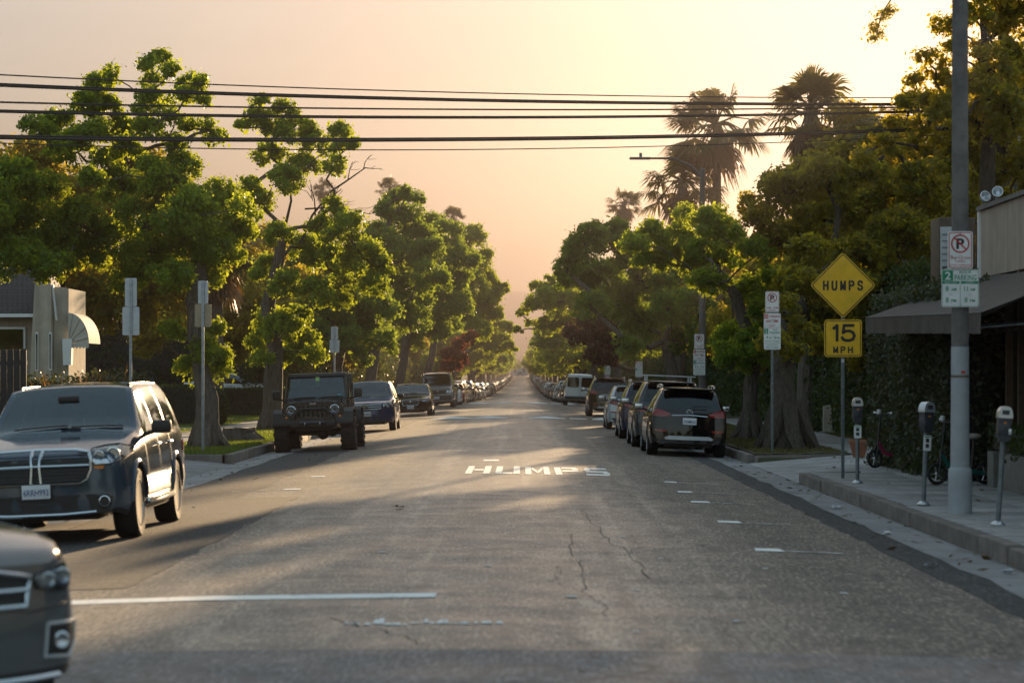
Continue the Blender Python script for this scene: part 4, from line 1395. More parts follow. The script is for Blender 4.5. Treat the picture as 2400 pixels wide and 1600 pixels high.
palm('faint distant fan palm behind the bare twigs', 738, 432, 330, 1, .9, 3.3)
# ringed palm trunk in the garden whose head is hidden in the foliage
tp = at(497, 862, 92)
root = thing('fan_palm', 'ringed palm trunk seen between the two big camphor trees', 'palm tree', (tp.x, 92, 0), group='fan palms')
mb = MB()
mb.tube([(0, 0, 6.2 * k / 24) for k in range(25)], [.24 * (1.1 - .2 * k / 24) * (1 + .07 * (k % 2)) for k in range(25)], 10)
mb.build('trunk', M['bark_palm'], root)
for nm, me in (('crown', PALMS[0][0]), ('dead_skirt', PALMS[0][1])):
    link(nm, me, root, (0, 0, 6.2))

# feather palm fronds at the right, against the sun
fp = at(2085, 310, 72)
root = thing('feather_palm', 'feather palm with arching fronds against the sun left of the concrete pole', 'palm tree', (fp.x, 72, 0.03))
hh = fp.z - .03
mb = MB()
mb.tube([(0, 0, hh * k / 18) for k in range(19)], [.16 * (1.15 - .3 * k / 18) for k in range(19)], 9)
mb.build('trunk', M['bark_palm'], root)
mb = MB()
rgf = random.Random(12)
for q in range(16):
    az = q / 16 * 2 * PI + rgf.uniform(-.2, .2)
    el = R(rgf.uniform(5, 75))
    L = rgf.uniform(2.0, 2.7)
    d = Vector((math.cos(az) * math.cos(el), math.sin(az) * math.cos(el), math.sin(el)))
    sd = Vector((-math.sin(az), math.cos(az), 0))
    sp = []
    for k in range(15):
        tt = k / 14
        sp.append(Vector((0, 0, hh)) + d * L * tt + Vector((0, 0, -1)) * L * .55 * tt * tt)
    mb.tube(sp, [.025 * (1 - .8 * k / 14) for k in range(15)], 4, False)
    for k in range(2, 15):
        dirn = (sp[k] - sp[k - 1]).normalized()
        for s_ in (-1, 1):
            for e in range(2):
                p0 = sp[k - 1].lerp(sp[k], e * .5)
                l_ = .42 * math.sin(PI * (k / 15) ** .7) + .12
                tip = p0 + (sd * s_ * .75 + dirn * .5 + Vector((0, 0, -.35 + rgf.uniform(-.2, .3)))).normalized() * l_
                w = dirn * .013
                mb.add([p0 - w, p0 + w, p0.lerp(tip, .6) + w * 1.4, tip, p0.lerp(tip, .6) - w * 1.4], [(0, 1, 2, 3, 4)])
mb.build('crown', M['leaf_palm'], root)

# --- hedges
def hedge(name, label, c, s, leaf, seed, size=.06, dens=420, rough=.05, rot=0, round_=False, cat='hedge'):
    root = thing(name, label, cat, (c[0], c[1], c[2]), (0, 0, rot))
    rg = np.random.default_rng(seed)
    sx, sy, sz = s
    if round_:
        n = int(dens * PI * sx * sz)
        d = unit(rg, n)
        p = d * np.array([sx / 2, sy / 2, sz / 2]) * (1 + rg.normal(0, rough, n))[:, None] + np.array([0, 0, sz / 2])
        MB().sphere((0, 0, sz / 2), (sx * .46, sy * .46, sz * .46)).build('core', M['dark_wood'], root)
    else:
        areas = np.array([sx * sz, sx * sz, sy * sz, sy * sz, sx * sy])
        n = int(dens * areas.sum())
        f = rg.choice(5, n, p=areas / areas.sum())
        u, w = rg.random(n) - .5, rg.random(n)
        p = np.zeros((n, 3))
        for k in range(5):
            i = f == k
            if k < 2:
                p[i] = np.stack([u[i] * sx, np.full(i.sum(), (-.5 if k == 0 else .5) * sy), w[i] * sz], 1)
            elif k < 4:
                p[i] = np.stack([np.full(i.sum(), (-.5 if k == 2 else .5) * sx), u[i] * sy, w[i] * sz], 1)
            else:
                p[i] = np.stack([u[i] * sx, (w[i] - .5) * sy, np.full(i.sum(), sz)], 1)
        wav = 0.5 * np.sin(p[:, :1] * 2.1 + p[:, 1:2] * 1.3) + 0.5 * np.sin(p[:, 2:3] * 3.1 + p[:, 1:2])
        p = p + rg.normal(0, rough, (n, 3)) + rough * 0.9 * wav
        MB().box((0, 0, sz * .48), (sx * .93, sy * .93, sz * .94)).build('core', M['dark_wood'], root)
    v = leaves(p, np.full(n, size * .6), np.ones(n), size, rg, shell=0)
    link('foliage', np_mesh('foliage', v, quads_for(len(v)), M[leaf]), root)
    return root
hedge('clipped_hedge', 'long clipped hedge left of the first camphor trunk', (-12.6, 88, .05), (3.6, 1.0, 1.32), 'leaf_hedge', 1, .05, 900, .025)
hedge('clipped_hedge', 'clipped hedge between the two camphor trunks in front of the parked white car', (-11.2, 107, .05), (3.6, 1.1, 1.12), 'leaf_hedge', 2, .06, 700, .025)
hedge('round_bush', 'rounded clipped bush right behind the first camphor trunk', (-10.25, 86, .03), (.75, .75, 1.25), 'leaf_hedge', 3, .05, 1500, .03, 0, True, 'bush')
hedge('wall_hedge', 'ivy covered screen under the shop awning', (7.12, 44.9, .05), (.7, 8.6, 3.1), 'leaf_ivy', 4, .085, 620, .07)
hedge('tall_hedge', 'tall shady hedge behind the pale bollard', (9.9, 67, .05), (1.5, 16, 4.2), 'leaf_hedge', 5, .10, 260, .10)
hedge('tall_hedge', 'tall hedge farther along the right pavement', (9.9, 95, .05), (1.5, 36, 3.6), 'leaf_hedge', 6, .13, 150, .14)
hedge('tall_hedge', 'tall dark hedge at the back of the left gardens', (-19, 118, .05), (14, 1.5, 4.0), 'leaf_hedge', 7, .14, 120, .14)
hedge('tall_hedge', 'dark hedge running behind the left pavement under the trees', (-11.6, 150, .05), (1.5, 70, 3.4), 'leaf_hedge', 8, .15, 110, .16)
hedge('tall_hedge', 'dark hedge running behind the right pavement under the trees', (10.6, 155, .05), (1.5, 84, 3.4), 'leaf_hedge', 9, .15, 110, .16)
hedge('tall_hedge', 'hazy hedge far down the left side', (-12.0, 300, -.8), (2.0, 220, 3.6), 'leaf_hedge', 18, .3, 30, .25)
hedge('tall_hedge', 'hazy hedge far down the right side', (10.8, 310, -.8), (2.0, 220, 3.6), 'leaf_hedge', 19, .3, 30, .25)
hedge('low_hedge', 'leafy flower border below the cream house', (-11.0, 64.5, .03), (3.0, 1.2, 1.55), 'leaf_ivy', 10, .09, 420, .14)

# bronze spiky plants in the border
def spiky(label, x, y, h, n, leaf, seed, name='spiky_plant', z0=1.2):
    rg = random.Random(seed)
    root = thing(name, label, 'plant', (x, y, .03), group='spiky plants in the border' if leaf == 'leaf_spike' else None)
    mb = MB()
    for q in range(n):
        a = rg.uniform(0, 2 * PI)
        l_ = h * rg.uniform(.7, 1.1)
        t_ = rg.uniform(.12, .45) if leaf == 'leaf_spike' else rg.uniform(.3, 1.1)
        d = Vector((math.cos(a) * t_, math.sin(a) * t_, 1)).normalized()
        w = Vector((-math.sin(a), math.cos(a), 0)) * .022
        p0 = Vector((math.cos(a) * .05, math.sin(a) * .05, 0))
        m1, m2 = p0 + d * l_ * .6, p0 + d * l_ + Vector((math.cos(a), math.sin(a), -.3)) * l_ * .12
        mb.add([p0 - w * .6, p0 + w * .6, m1 + w, m1 - w, m2], [(0, 1, 2, 3), (3, 2, 4)])
    mb.build('leaves', M[leaf], root)
    if leaf == 'leaf_spike':
        MB().tube([(0, 0, -.02), (0, 0, .25)], [.05, .04], 6).build('stem', M['bark_dark'], root)
    return root
for k, px in enumerate((95, 120, 137, 165, 185, 205, 222, 250, 266, 281)):
    p = at(px, 862, 62.6)
    spiky('bronze spiky plant in the border, %s from the left' % ordinal(k), p.x, 62.6 + .3 * (k % 3), 1.65 + .15 * (k % 3), 16, 'leaf_spike', k)
spiky('green agave below the white board on the right', at(1790, 862, 84).x, 84, 1.15, 60, 'leaf_hedge', 55, 'agave_plant')

# ------------------------------------------------------------------ vehicles
def mono(keys, x):
    """monotone cubic interpolation through (x, y) keys"""
    xs = np.array([k[0] for k in keys], float)
    ys = np.array([k[1] for k in keys], float)
    h = np.diff(xs)
    d = np.diff(ys) / h
    m = np.zeros(len(xs))
    m[0], m[-1] = d[0], d[-1]
    for i in range(1, len(xs) - 1):
        m[i] = 0 if d[i - 1] * d[i] <= 0 else 2 * d[i - 1] * d[i] / (d[i - 1] + d[i])
    x = min(max(x, xs[0]), xs[-1])
    i = min(len(h) - 1, max(0, int(np.searchsorted(xs, x) - 1)))
    t = (x - xs[i]) / h[i]
    return float((2 * t ** 3 - 3 * t ** 2 + 1) * ys[i] + (t ** 3 - 2 * t ** 2 + t) * h[i] * m[i] + (-2 * t ** 3 + 3 * t ** 2) * ys[i + 1] + (t ** 3 - t ** 2) * h[i] * m[i + 1])

def smooth(a, b, x):
    t = min(1, max(0, (x - a) / (b - a)))
    return t * t * (3 - 2 * t)

def base_spec(**k):
    sp = dict(rw=.34, tw=.225, z0=.22, tumble=.34, bf=.13, br=.07, leanf=.10, leanr=.06, crown=.045, nose=.80, tail=.86)
    sp.update(k)
    L, W = sp['L'], sp['W']
    sp.setdefault('axf', L / 2 - .9)
    sp.setdefault('axr', sp['axf'] - sp['wb'])
    return sp

def suv(L, W, H, wb, zh=1.0, zc=1.10, bz=1.06, xw0=None, xw1=None, slope=.36, **k):
    xr, xf = -L / 2, L / 2
    xw0 = xf - 1.42 if xw0 is None else xw0
    xw1 = xw0 - .78 if xw1 is None else xw1
    sp = base_spec(L=L, W=W, H=H, wb=wb, **k)
    sp['top'] = [(xr, bz - .04), (xr + .06, bz + .03), (xr + slope, H - .08), (xr + slope + .3, H - .02), ((xr + xw1) / 2 + .2, H), (xw1, H - .045), (xw1 + .06, H - .075), (xw0, zc), (xw0 + .25, zc - .02), (xf - .4, zh + .015), (xf - .1, zh - .06), (xf, zh - .13)]
    sp['belt'] = [(xr, bz), (xr + .6, bz), (0, bz - .05), (xw0, bz - .09), (xf, bz - .2)]
    sp['ws'] = (xw0 - .03, xw1 + .03)
    sp['rg'] = (xr + .09, xr + slope - .03)
    d1, d2 = xw0 - .12, xw0 - 1.12
    d3 = max(d2 - .98, xr + .95)
    sp['panes'] = [(xw0 - .30, d2 + .05), (d2 - .05, d3 + .05), (d3 - .06, xr + slope + .14)]
    sp['doors'] = [(d1, d2), (d2 - .0, d3)]
    return sp

def sedan(L, W, H, wb, zh=.84, zc=.98, bz=.95, deck=1.02, xw0=None, fast=0.0, **k):
    xr, xf = -L / 2, L / 2
    xw0 = xf - 1.55 if xw0 is None else xw0
    xw1 = xw0 - .82
    xg0, xg1 = xr + .62 - fast, xr + 1.32 - fast * .6
    k.setdefault('z0', .18)
    sp = base_spec(L=L, W=W, H=H, wb=wb, **k)
    sp['top'] = [(xr, deck - .12), (xr + .07, deck - .02), (max(xr + .2, xg0 - .12), deck), (xg0, deck + .02), (xg1, H - .07), (xg1 + .35, H - .01), ((xg1 + xw1) / 2 + .25, H), (xw1, H - .05), (xw1 + .06, H - .075), (xw0, zc), (xw0 + .25, zc - .02), (xf - .4, zh), (xf - .1, zh - .09), (xf, zh - .17)]
    sp['belt'] = [(xr, bz + .02), (xr + .6, bz + .03), (0, bz - .02), (xw0, bz - .05), (xf, bz - .2)]
    sp['ws'] = (xw0 - .03, xw1 + .03)
    sp['rg'] = (xg0 + .03, xg1 - .04)
    d1, d2 = xw0 - .12, xw0 - 1.15
    d3 = d2 - .95
    sp['panes'] = [(xw0 - .32, d2 + .05), (d2 - .05, d3 + .02)]
    sp['doors'] = [(d1, d2), (d2, d3)]
    return sp

def van(L, W, H, wb, **k):
    xr, xf = -L / 2, L / 2
    sp = base_spec(L=L, W=W, H=H, wb=wb, z0=.30, tumble=.16, leanr=.02, br=.03, tail=.97, rw=.36, tw=.24, **k)
    xw0, xw1 = xf - .80, xf - 1.5
    sp['axf'] = xf - .92
    sp['axr'] = sp['axf'] - wb
    sp['top'] = [(xr, H - .12), (xr + .06, H - .06), (xr + .3, H - .01), (0, H), (xw1, H - .05), (xw1 + .07, H - .09), (xw0, 1.32), (xw0 + .15, 1.29), (xf - .3, 1.18), (xf - .08, 1.10), (xf, 1.0)]
    sp['belt'] = [(xr, 1.16), (0, 1.16), (xw0, 1.14), (xf, 1.0)]
    sp['ws'] = (xw0 - .03, xw1 + .04)
    sp['rg'] = (99, 99)
    sp['panes'] = [(xw0 - .42, xw0 - 1.25), (xw0 - 1.5, xw0 - 2.9), (xw0 - 3.1, xr + .3)]
    sp['doors'] = [(xw0 - .1, xw0 - 1.35)]
    return sp

UPT = [.07, .5, .93]

def loft(sp):
    L, W = sp['L'], sp['W']
    xr, xf = -L / 2, L / 2
    ra = sp['rw'] + sp.get('gap', .055)
    xs = set(np.round(np.linspace(xr, xf, 34), 4))
    for c in (sp['axf'], sp['axr']):
        xs |= set(np.round(c + ra * np.cos(np.linspace(0, PI, 17)), 4))
        xs |= {round(c - ra - .004, 4), round(c + ra + .004, 4)}
    for a, b in [sp['ws'], sp['rg']] + sp['panes']:
        if a < 50:
            xs |= {round(a, 4), round(b, 4)}
    for a, b in sp['doors']:
        for e in (a, b):
            xs |= {round(e - .006, 4), round(e + .006, 4)}
    xs |= {round(xf - q, 4) for q in (.02, .05, .1, .16, .24)} | {round(xr + q, 4) for q in (.02, .05, .1, .16, .24)}
    xs = sorted(x for x in xs if xr <= x <= xf)
    out = [xs[0]]
    for x in xs[1:]:
        if x - out[-1] > .005:
            out.append(x)
    xs = out
    plan = [(xr, sp['tail']), (xr + .05, sp['tail'] + (1 - sp['tail']) * .45), (xr + .16, sp['tail'] + (1 - sp['tail']) * .78), (xr + .5, .985), (0, 1.0), (xf - .9, .995), (xf - .42, .965), (xf - .18, .965 - (.965 - sp['nose']) * .38), (xf - .05, .965 - (.965 - sp['nose']) * .75), (xf, sp['nose'])]
    wz_t = [0, .1, .32, .65, .9, 1.0]
    wz_v = sp.get('wz', [.935, .965, 1.0, .986, .964, .93])
    low_t = [0, .08, .25, .5, .74, .91, 1.0]
    rows = []
    for x in xs:
        top = mono(sp['top'], x)
        belt = min(mono(sp['belt'], x), top - .05)
        low0 = sp['z0'] + sp.get('rise', .06) * (smooth(xf - .5, xf, x) + smooth(xr + .5, xr, x))
        low = low0
        for c in (sp['axf'], sp['axr']):
            if abs(x - c) <= ra:
                low = max(low, sp['rw'] + math.sqrt(max(0, ra * ra - (x - c) ** 2)))
        low = min(low, belt - .06)
        hw = W / 2 * mono(plan, x)
        sec = []
        for t in low_t:
            z = low + (belt - low) * t
            tt = (z - low0) / (belt - low0)
            sec.append((hw * float(np.interp(tt, wz_t, wz_v)), z))
        w4, z4 = sec[-1]
        cr = sp['crown'] * min(1.0, (x - xr) / .3 + .02, (xf - x) / .3 + .02)
        ze = top - cr
        we = w4 - sp['tumble'] * max(0, ze - z4) - .03
        for t in UPT:
            bulge = .022 * 4 * t * (1 - t) * min(1, (ze - z4) / .4)
            sec.append((w4 + (we - w4) * t + bulge, z4 + (ze - z4) * t))
        sec.append((we - .006, ze))
        sec.append((max(.05, we - .07), ze + cr * .25))
        sec.append((we * .55, top - cr * .22))
        sec.append((0.0, top))
        rows.append(sec)
    nr = len(rows[0])
    def px(x, y, z, hw):
        s1 = smooth(xf - .6, xf, x)
        s2 = smooth(xr + .5, xr, x)
        k = 1 - (y / hw) ** 2 if hw > 0 else 1
        return x + sp['bf'] * s1 * k - sp['br'] * s2 * k - sp['leanf'] * s1 * max(0, z - .55) + sp['leanr'] * s2 * max(0, z - .55)
    V, idx = [], {}
    for i, x in enumerate(xs):
        hw = max(p[0] for p in rows[i])
        for j, (y, z) in enumerate(rows[i]):
            for s in ((1, -1) if y > 0 else (1,)):
                idx[(i, j, s)] = len(V)
                V.append((px(x, y, z, hw), y * s, z))
                if y == 0:
                    idx[(i, j, -1)] = idx[(i, j, 1)]
    F = []
    panes, doors = sp['panes'], sp['doors']
    for i in range(len(xs) - 1):
        xm = (xs[i] + xs[i + 1]) / 2
        dz = rows[i][10][1] - rows[i][6][1]
        dz2 = rows[i + 1][10][1] - rows[i + 1][6][1]
        for j in range(nr - 1):
            t = 'body'
            if 7 <= j <= 8 and min(dz, dz2) > .10:
                for k, (a, b) in enumerate(panes):
                    if b < xm < a:
                        t = 'pane%d' % k
                if t == 'body' and panes[-1][1] < xm < panes[0][0]:
                    t = 'trim'
            elif 11 <= j:
                if sp['ws'][1] < xm < sp['ws'][0]:
                    t = 'windshield'
                elif sp['rg'][0] < xm < sp['rg'][1]:
                    t = 'rear_window'
            elif 1 <= j <= 6 and dz > .10:
                for k, (a, b) in enumerate(doors):
                    if abs(xm - a) < .007 or abs(xm - b) < .007:
                        t = 'trim'
                        break
                    if b < xm < a:
                        t = 'door%d' % k
                if j == 6 and t.startswith('door') and sp.get('belt_trim', True):
                    t = 'trim'
            if j == 0 and sp.get('clad'):
                t = 'trim'
            for s in (1, -1):
                q = [idx[(i, j, s)], idx[(i + 1, j, s)], idx[(i + 1, j + 1, s)], idx[(i, j + 1, s)]]
                if s > 0:
                    q.reverse()
                F.append((t + ('L' if s > 0 else 'R') if t[:4] in ('pane', 'door') else t, q))
    # end caps, curved across
    for i, sgn in ((0, -1), (len(xs) - 1, 1)):
        cols = [1, .85, .6, .3, 0, -.3, -.6, -.85, -1]
        hw = max(p[0] for p in rows[i])
        grid = []
        for j in range(11):
            y, z = rows[i][j]
            line = []
            for c in cols:
                if c == 1:
                    line.append(idx[(i, j, 1)])
                elif c == -1:
                    line.append(idx[(i, j, -1)])
                else:
                    line.append(len(V))
                    V.append((px(xs[i], y * c, z, hw), y * c, z))
            grid.append(line)
        for j in range(10):
            for c in range(8):
                q = [grid[j][c], grid[j][c + 1], grid[j + 1][c + 1], grid[j + 1][c]]
                if sgn < 0:
                    q.reverse()
                F.append(('trim' if (j == 0 and sp.get('clad')) else 'body', q))
    return V, F, xs, rows

def sub_mesh(V, F, sel):
    use, mp, fs = [], {}, []
    for q in F:
        ids = []
        for v in q:
            if v not in mp:
                mp[v] = len(use)
                use.append(V[v])
            ids.append(mp[v])
        if len(set(ids)) >= 3:
            fs.append([a for n, a in enumerate(ids) if a != ids[n - 1]])
    return MB().add(use, fs, True)

def project(bvh, a, b, d, off):
    """point (a,b) on the skin seen along direction d"""
    if d[1] == 'x':
        s = 1 if d[0] == '+' else -1
        org, dr = Vector((s * 9, a, b)), Vector((-s, 0, 0))
    else:
        s = 1 if d[0] == '+' else -1
        org, dr = Vector((a, s * 9, b)), Vector((0, -s, 0))
    hit = bvh.ray_cast(org, dr)
    if hit[0] is None:
        near = bvh.find_nearest(Vector((s * 2.4, a, b)) if d[1] == 'x' else Vector((a, s, b)))
        return near[0] - dr * off
    return hit[0] - dr * off

def patch(bvh, outline, d, off=.008, depth=.03, cuts=3):
    bm = bmesh.new()
    vs_ = [bm.verts.new((p[0], p[1], 0)) for p in outline]
    f = bm.faces.new(vs_)
    bmesh.ops.triangulate(bm, faces=[f])
    bmesh.ops.subdivide_edges(bm, edges=bm.edges[:], cuts=cuts, use_grid_fill=True)
    for v in bm.verts:
        v.co = project(bvh, v.co.x, v.co.y, d, off)
    dv = {'+x': (-1, 0, 0), '-x': (1, 0, 0), '+y': (0, -1, 0), '-y': (0, 1, 0)}[d]
    be = [e for e in bm.edges if len(e.link_faces) == 1]
    ret = bmesh.ops.extrude_edge_only(bm, edges=be)
    for g_ in ret['geom']:
        if isinstance(g_, bmesh.types.BMVert):
            g_.co += Vector(dv) * depth
    bmesh.ops.recalc_face_normals(bm, faces=bm.faces[:])
    want = -Vector(dv)
    tot = sum(f_.normal.dot(want) * f_.calc_area() for f_ in bm.faces)
    if tot < 0:
        bmesh.ops.reverse_faces(bm, faces=bm.faces[:])
    bm.verts.index_update()
    mb = MB().add([v.co.copy() for v in bm.verts], [[v.index for v in f_.verts] for f_ in bm.faces], True)
    bm.free()
    return mb

def rim_tube(mb, bvh, outline, d, r_, off=.01, closed=True, n=6, steps=3):
    P_ = []
    m = len(outline)
    for k in range(m if closed else m - 1):
        a, b = outline[k], outline[(k + 1) % m]
        for q in range(steps):
            t = q / steps
            P_.append(project(bvh, a[0] + (b[0] - a[0]) * t, a[1] + (b[1] - a[1]) * t, d, off))
    if closed:
        P_.append(P_[0])
    else:
        P_.append(project(bvh, outline[-1][0], outline[-1][1], d, off))
    mb.tube(P_, r_, n)
    return mb

def rrect(cy_, cz, w, h, r_=.04, n=4):
    out = []
    for sx, sz, a0 in ((1, 1, 0), (-1, 1, PI / 2), (-1, -1, PI), (1, -1, 1.5 * PI)):
        for k in range(n + 1):
            a = a0 + PI / 2 * k / n
            out.append((cy_ + sx * (w / 2 - r_) + r_ * math.cos(a), cz + sz * (h / 2 - r_) + r_ * math.sin(a)))
    return out

def ell(cy_, cz, ry, rz, n=16):
    return [(cy_ + ry * math.cos(2 * PI * k / n), cz + rz * math.sin(2 * PI * k / n)) for k in range(n)]

def flip(o):
    return [(-p[0], p[1]) for p in reversed(o)]

_WHEEL = {}
def wheel_meshes(rw, tw, style):
    key = (rw, tw, style)
    if key not in _WHEEL:
        rr = rw * (.70 if style != 'offroad' else .52)
        if style == 'steel':
            rr = rw * .60
        rot = Matrix.Rotation(R(-90), 4, 'X')          # local Z -> +Y (outer face)
        h = tw / 2
        ty = MB().lathe([(rr * .96, -h * .9), (rr + .02, -h * .98), (rw * .93, -h), (rw * .985, -h * .86), (rw, -h * .6), (rw, h * .6), (rw * .985, h * .86), (rw * .93, h), (rr + .02, h * .98), (rr * .96, h * .9)], 30, rot)
        if style == 'offroad':
            for k in range(26):
                a = 2 * PI * k / 26
                for sgn in (-1, 1):
                    c = Vector((math.cos(a) * rw, sgn * h * .55 + (.02 if k % 2 else -.02), math.sin(a) * rw))
                    ty.box(c, (.035, h * .8, .06), 0, 1, 0, 0) if False else None
                    m = Matrix.Translation(c) @ Matrix.Rotation(-a, 4, 'Y')
                    vs_ = [m @ Vector(p) for p in ((-.03, -h * .42, -.035), (.018, -h * .42, -.03), (.018, -h * .42, .03), (-.03, -h * .42, .035), (-.03, h * .42, -.035), (.018, h * .42, -.03), (.018, h * .42, .03), (-.03, h * .42, .035))]
                    ty.add(vs_, [(0, 1, 2, 3), (7, 6, 5, 4), (1, 5, 6, 2), (0, 4, 5, 1), (3, 2, 6, 7)])
        rim = MB().lathe([(rr * .99, h * .2), (rr * .99, h * .92), (rr * .93, h * .95), (rr * .90, h * .55), (rr * .2, h * .35), (rr * .17, h * .8), (.02, h * .82)], 26, rot)
        ns = {'five': 5, 'ten': 9, 'offroad': 6, 'steel': 8}[style]
        for k in range(ns):
            a = 2 * PI * k / ns
            wv = {'five': .10, 'ten': .05, 'offroad': .08, 'steel': .05}[style] * rr / .24
            m = Matrix.Rotation(a, 4, 'Y')
            pts = [(rr * .12, h * .70, -wv * .9), (rr * .95, h * .93, -wv * .55), (rr * .95, h * .93, wv * .55), (rr * .12, h * .70, wv * .9),
                   (rr * .12, h * .30, -wv * .9), (rr * .95, h * .40, -wv * .55), (rr * .95, h * .40, wv * .55), (rr * .12, h * .30, wv * .9)]
            rim.add([m @ Vector(p) for p in pts], [(3, 2, 1, 0), (0, 1, 5, 4), (2, 3, 7, 6), (1, 2, 6, 5)])
        _WHEEL[key] = (ty.mesh('tyre', M['rubber']), rim)
    return _WHEEL[key]
_RIM = {}
def add_wheels(root, sp, style='five', rimmat='rim_alu', parts=True):
    ty, rim = wheel_meshes(sp['rw'], sp['tw'], style)
    key = (sp['rw'], sp['tw'], style, rimmat)
    if key not in _RIM:
        _RIM[key] = rim.mesh('rim', M[rimmat])
    yw = sp.get('track', sp['W'] / 2 - sp['tw'] / 2 - .015)
    for ax in (sp['axf'], sp['axr']):
        for s in (1, -1):
            w = link('wheel', ty, root, (ax, s * yw, sp['rw']), (0, 0, 0 if s > 0 else PI))
            link('rim', _RIM[key], w)

def finish_paint(objs, paint):
    for o in objs:
        if o.data.materials and len(o.material_slots):
            o.material_slots[0].link = 'OBJECT'
            o.material_slots[0].material = PAINT[paint]

def make_car(name, label, sp, paint, detail, loc=(0, 0, 0), rotz=0, roll=0, pitch=0, group=None, cat='car', wheel='five', rimmat='rim_alu', glass=('glass', 'glass_dark'), seats=True, mirrors=True):
    root = thing(name, label, cat, loc, (roll, pitch, rotz), group)
    V, F, xs, rows = loft(sp)
    bvh = BVHTree.FromPolygons(V, [q for _, q in F])
    by = {}
    for t, q in F:
        by.setdefault(t, []).append(q)
    body = sub_mesh(V, by['body'], None).build('body', PAINT[paint], root, auto=28)
    painted = [body]
    doors = {}
    for t in sorted(by):
        if t.startswith('door'):
            o = sub_mesh(V, by[t], None).build('door', PAINT[paint], root, auto=28)
            painted.append(o)
            doors[t] = o
        elif t.startswith('pane'):
            sub_mesh(V, by[t], None).build('side_window', M[glass[0] if t[4] == '0' else glass[1]], root, auto=28)
    if 'trim' in by:
        sub_mesh(V, by['trim'], None).build('trim', M['black_plastic'], root)
    sub_mesh(V, by['windshield'], None).build('windshield', M[glass[0]], root, auto=28)
    if 'rear_window' in by:
        sub_mesh(V, by['rear_window'], None).build('rear_window', M[glass[1]], root, auto=28)
    # floor, wheel housings, cabin
    L, W = sp['L'], sp['W']
    ub = MB()
    zb = mono(sp['belt'], 0)
    ub.box((0, 0, sp['z0'] + .04), (L * .90, W * .60, .12))
    ub.box((0, 0, (sp['z0'] + zb) / 2), (L * .86, W * .50, zb - sp['z0'] - .18))
    fx = (sp['axf'] + sp['rw'] + .08)
    ub.box(((L / 2 - .14 + fx) / 2, 0, .5), (max(.1, L / 2 - .14 - fx), W * .78, .36))
    rx = (sp['axr'] - sp['rw'] - .08)
    ub.box(((-L / 2 + .12 + rx) / 2, 0, .5), (max(.1, rx + L / 2 - .12), W * .80, .36))
    mx = (sp['axf'] - sp['rw'] - .1 + sp['axr'] + sp['rw'] + .1) / 2
    ub.box((mx, 0, .5), (sp['axf'] - sp['axr'] - 2 * sp['rw'] - .2, W * .84, .4))
    for ax in (sp['axf'], sp['axr']):
        ub.box((ax, 0, sp['rw'] * 2 + .05), (sp['rw'] * 1.9, W * .82, .05))
        ub.tube([(ax, -W * .4, sp['rw']), (ax, W * .4, sp['rw'])], .05, 6)
    ub.build('underbody', M['black_plastic'], root)
    cab = MB()
    xa, xb = sp['ws'][0] - .15, (sp['rg'][0] if sp['rg'][0] < 50 else -L / 2) + .3
    cab.box(((xa + xb) / 2, 0, zb - .16), (xa - xb, W * .86, .03))
    cab.bbox((sp['ws'][0] - .30, 0, zb - .08), (.45, W * .80, .14), .05)
    cab.build('cabin_floor', M['dark_interior'], root)
    if seats:
        x0 = sp['ws'][0] - 1.35
        for k, x in enumerate([x0, x0 - .95]):
            for s in (1, -1):
                MB().bbox((x, s * W * .2, zb + .02), (.16, .50, .42), .06, 0, 0, R(-12)).bbox((x - .06, s * W * .2, zb + .31), (.10, .26, .17), .045, 0, 0, R(-8)).build('seat', M['seat_grey'], root)
        MB().tube([(sp['ws'][0] - .78 + .16 * math.cos(a) * .35, W * .2 + .17 * math.sin(a), zb + .0 + .16 * math.cos(a)) for a in np.linspace(0, 2 * PI, 15)], .014, 5).build('steering_wheel', M['black_plastic'], root)
    if mirrors:
        for s in (1, -1):
            xm = sp['ws'][0] - .38
            hw = W / 2
            mm = MB().bbox((xm, s * (hw + .11), zb + .10), (.12, .23, .155), .045)
            mm.tube([(xm, s * (hw - .08), zb + .02), (xm, s * (hw + .06), zb + .06)], .028, 6)
            o = mm.build('wing_mirror', PAINT[paint] if sp.get('mirror_paint') else M['black_plastic'], root)
            MB().bbox((xm - .062, s * (hw + .11), zb + .10), (.012, .19, .12), .004).build('mirror_glass', M['chrome'], o)
    for t, o in doors.items():
        k = int(t[4])
        s = '+y' if t.endswith('L') else '-y'
        a, b = sp['doors'][k]
        h = project(bvh, b + .17, zb - .10, s, .025)
        sg = 1 if s == '+y' else -1
        MB().tube([h + Vector((-.09, -sg * .02, 0)), h + Vector((-.07, sg * .012, 0)), h + Vector((.07, sg * .012, 0)), h + Vector((.09, -sg * .02, 0))], .014, 6).build('door_handle', M[sp.get('handle', 'black_plastic')], o)
    add_wheels(root, sp, wheel, rimmat)
    if detail:
        detail(root, bvh, sp)
    finish_paint(painted, paint)
    return root

def lamp_front(root, bvh, outline, bulbs=((0, 0, .06),)):
    """headlight: reflector, round projector rims and a clear lens over it"""
    for o_ in (outline, flip(outline)):
        s = 1 if o_ is outline else -1
        h = patch(bvh, o_, '+x', .004, .02).build('headlight', M['reflector'], root)
        mb = MB()
        for (a, b, r_) in bulbs:
            p = project(bvh, s * a, b, '+x', .012)
            mb.lathe([(r_, 0), (r_, .012), (r_ * .8, .014), (r_ * .75, .004), (r_ * .35, -.01), (.005, -.005)], 16, Matrix.Translation(p) @ Matrix.Rotation(R(90), 4, 'Y'))
        mb.build('bulb', M['chrome'], h)
        b_ = MB()
        rim_tube(b_, bvh, o_, '+x', .008, .006)
        b_.build('lamp_bezel', M['black_plastic'], h)
        patch(bvh, o_, '+x', .022, .02).build('lens', M['lens'], h)

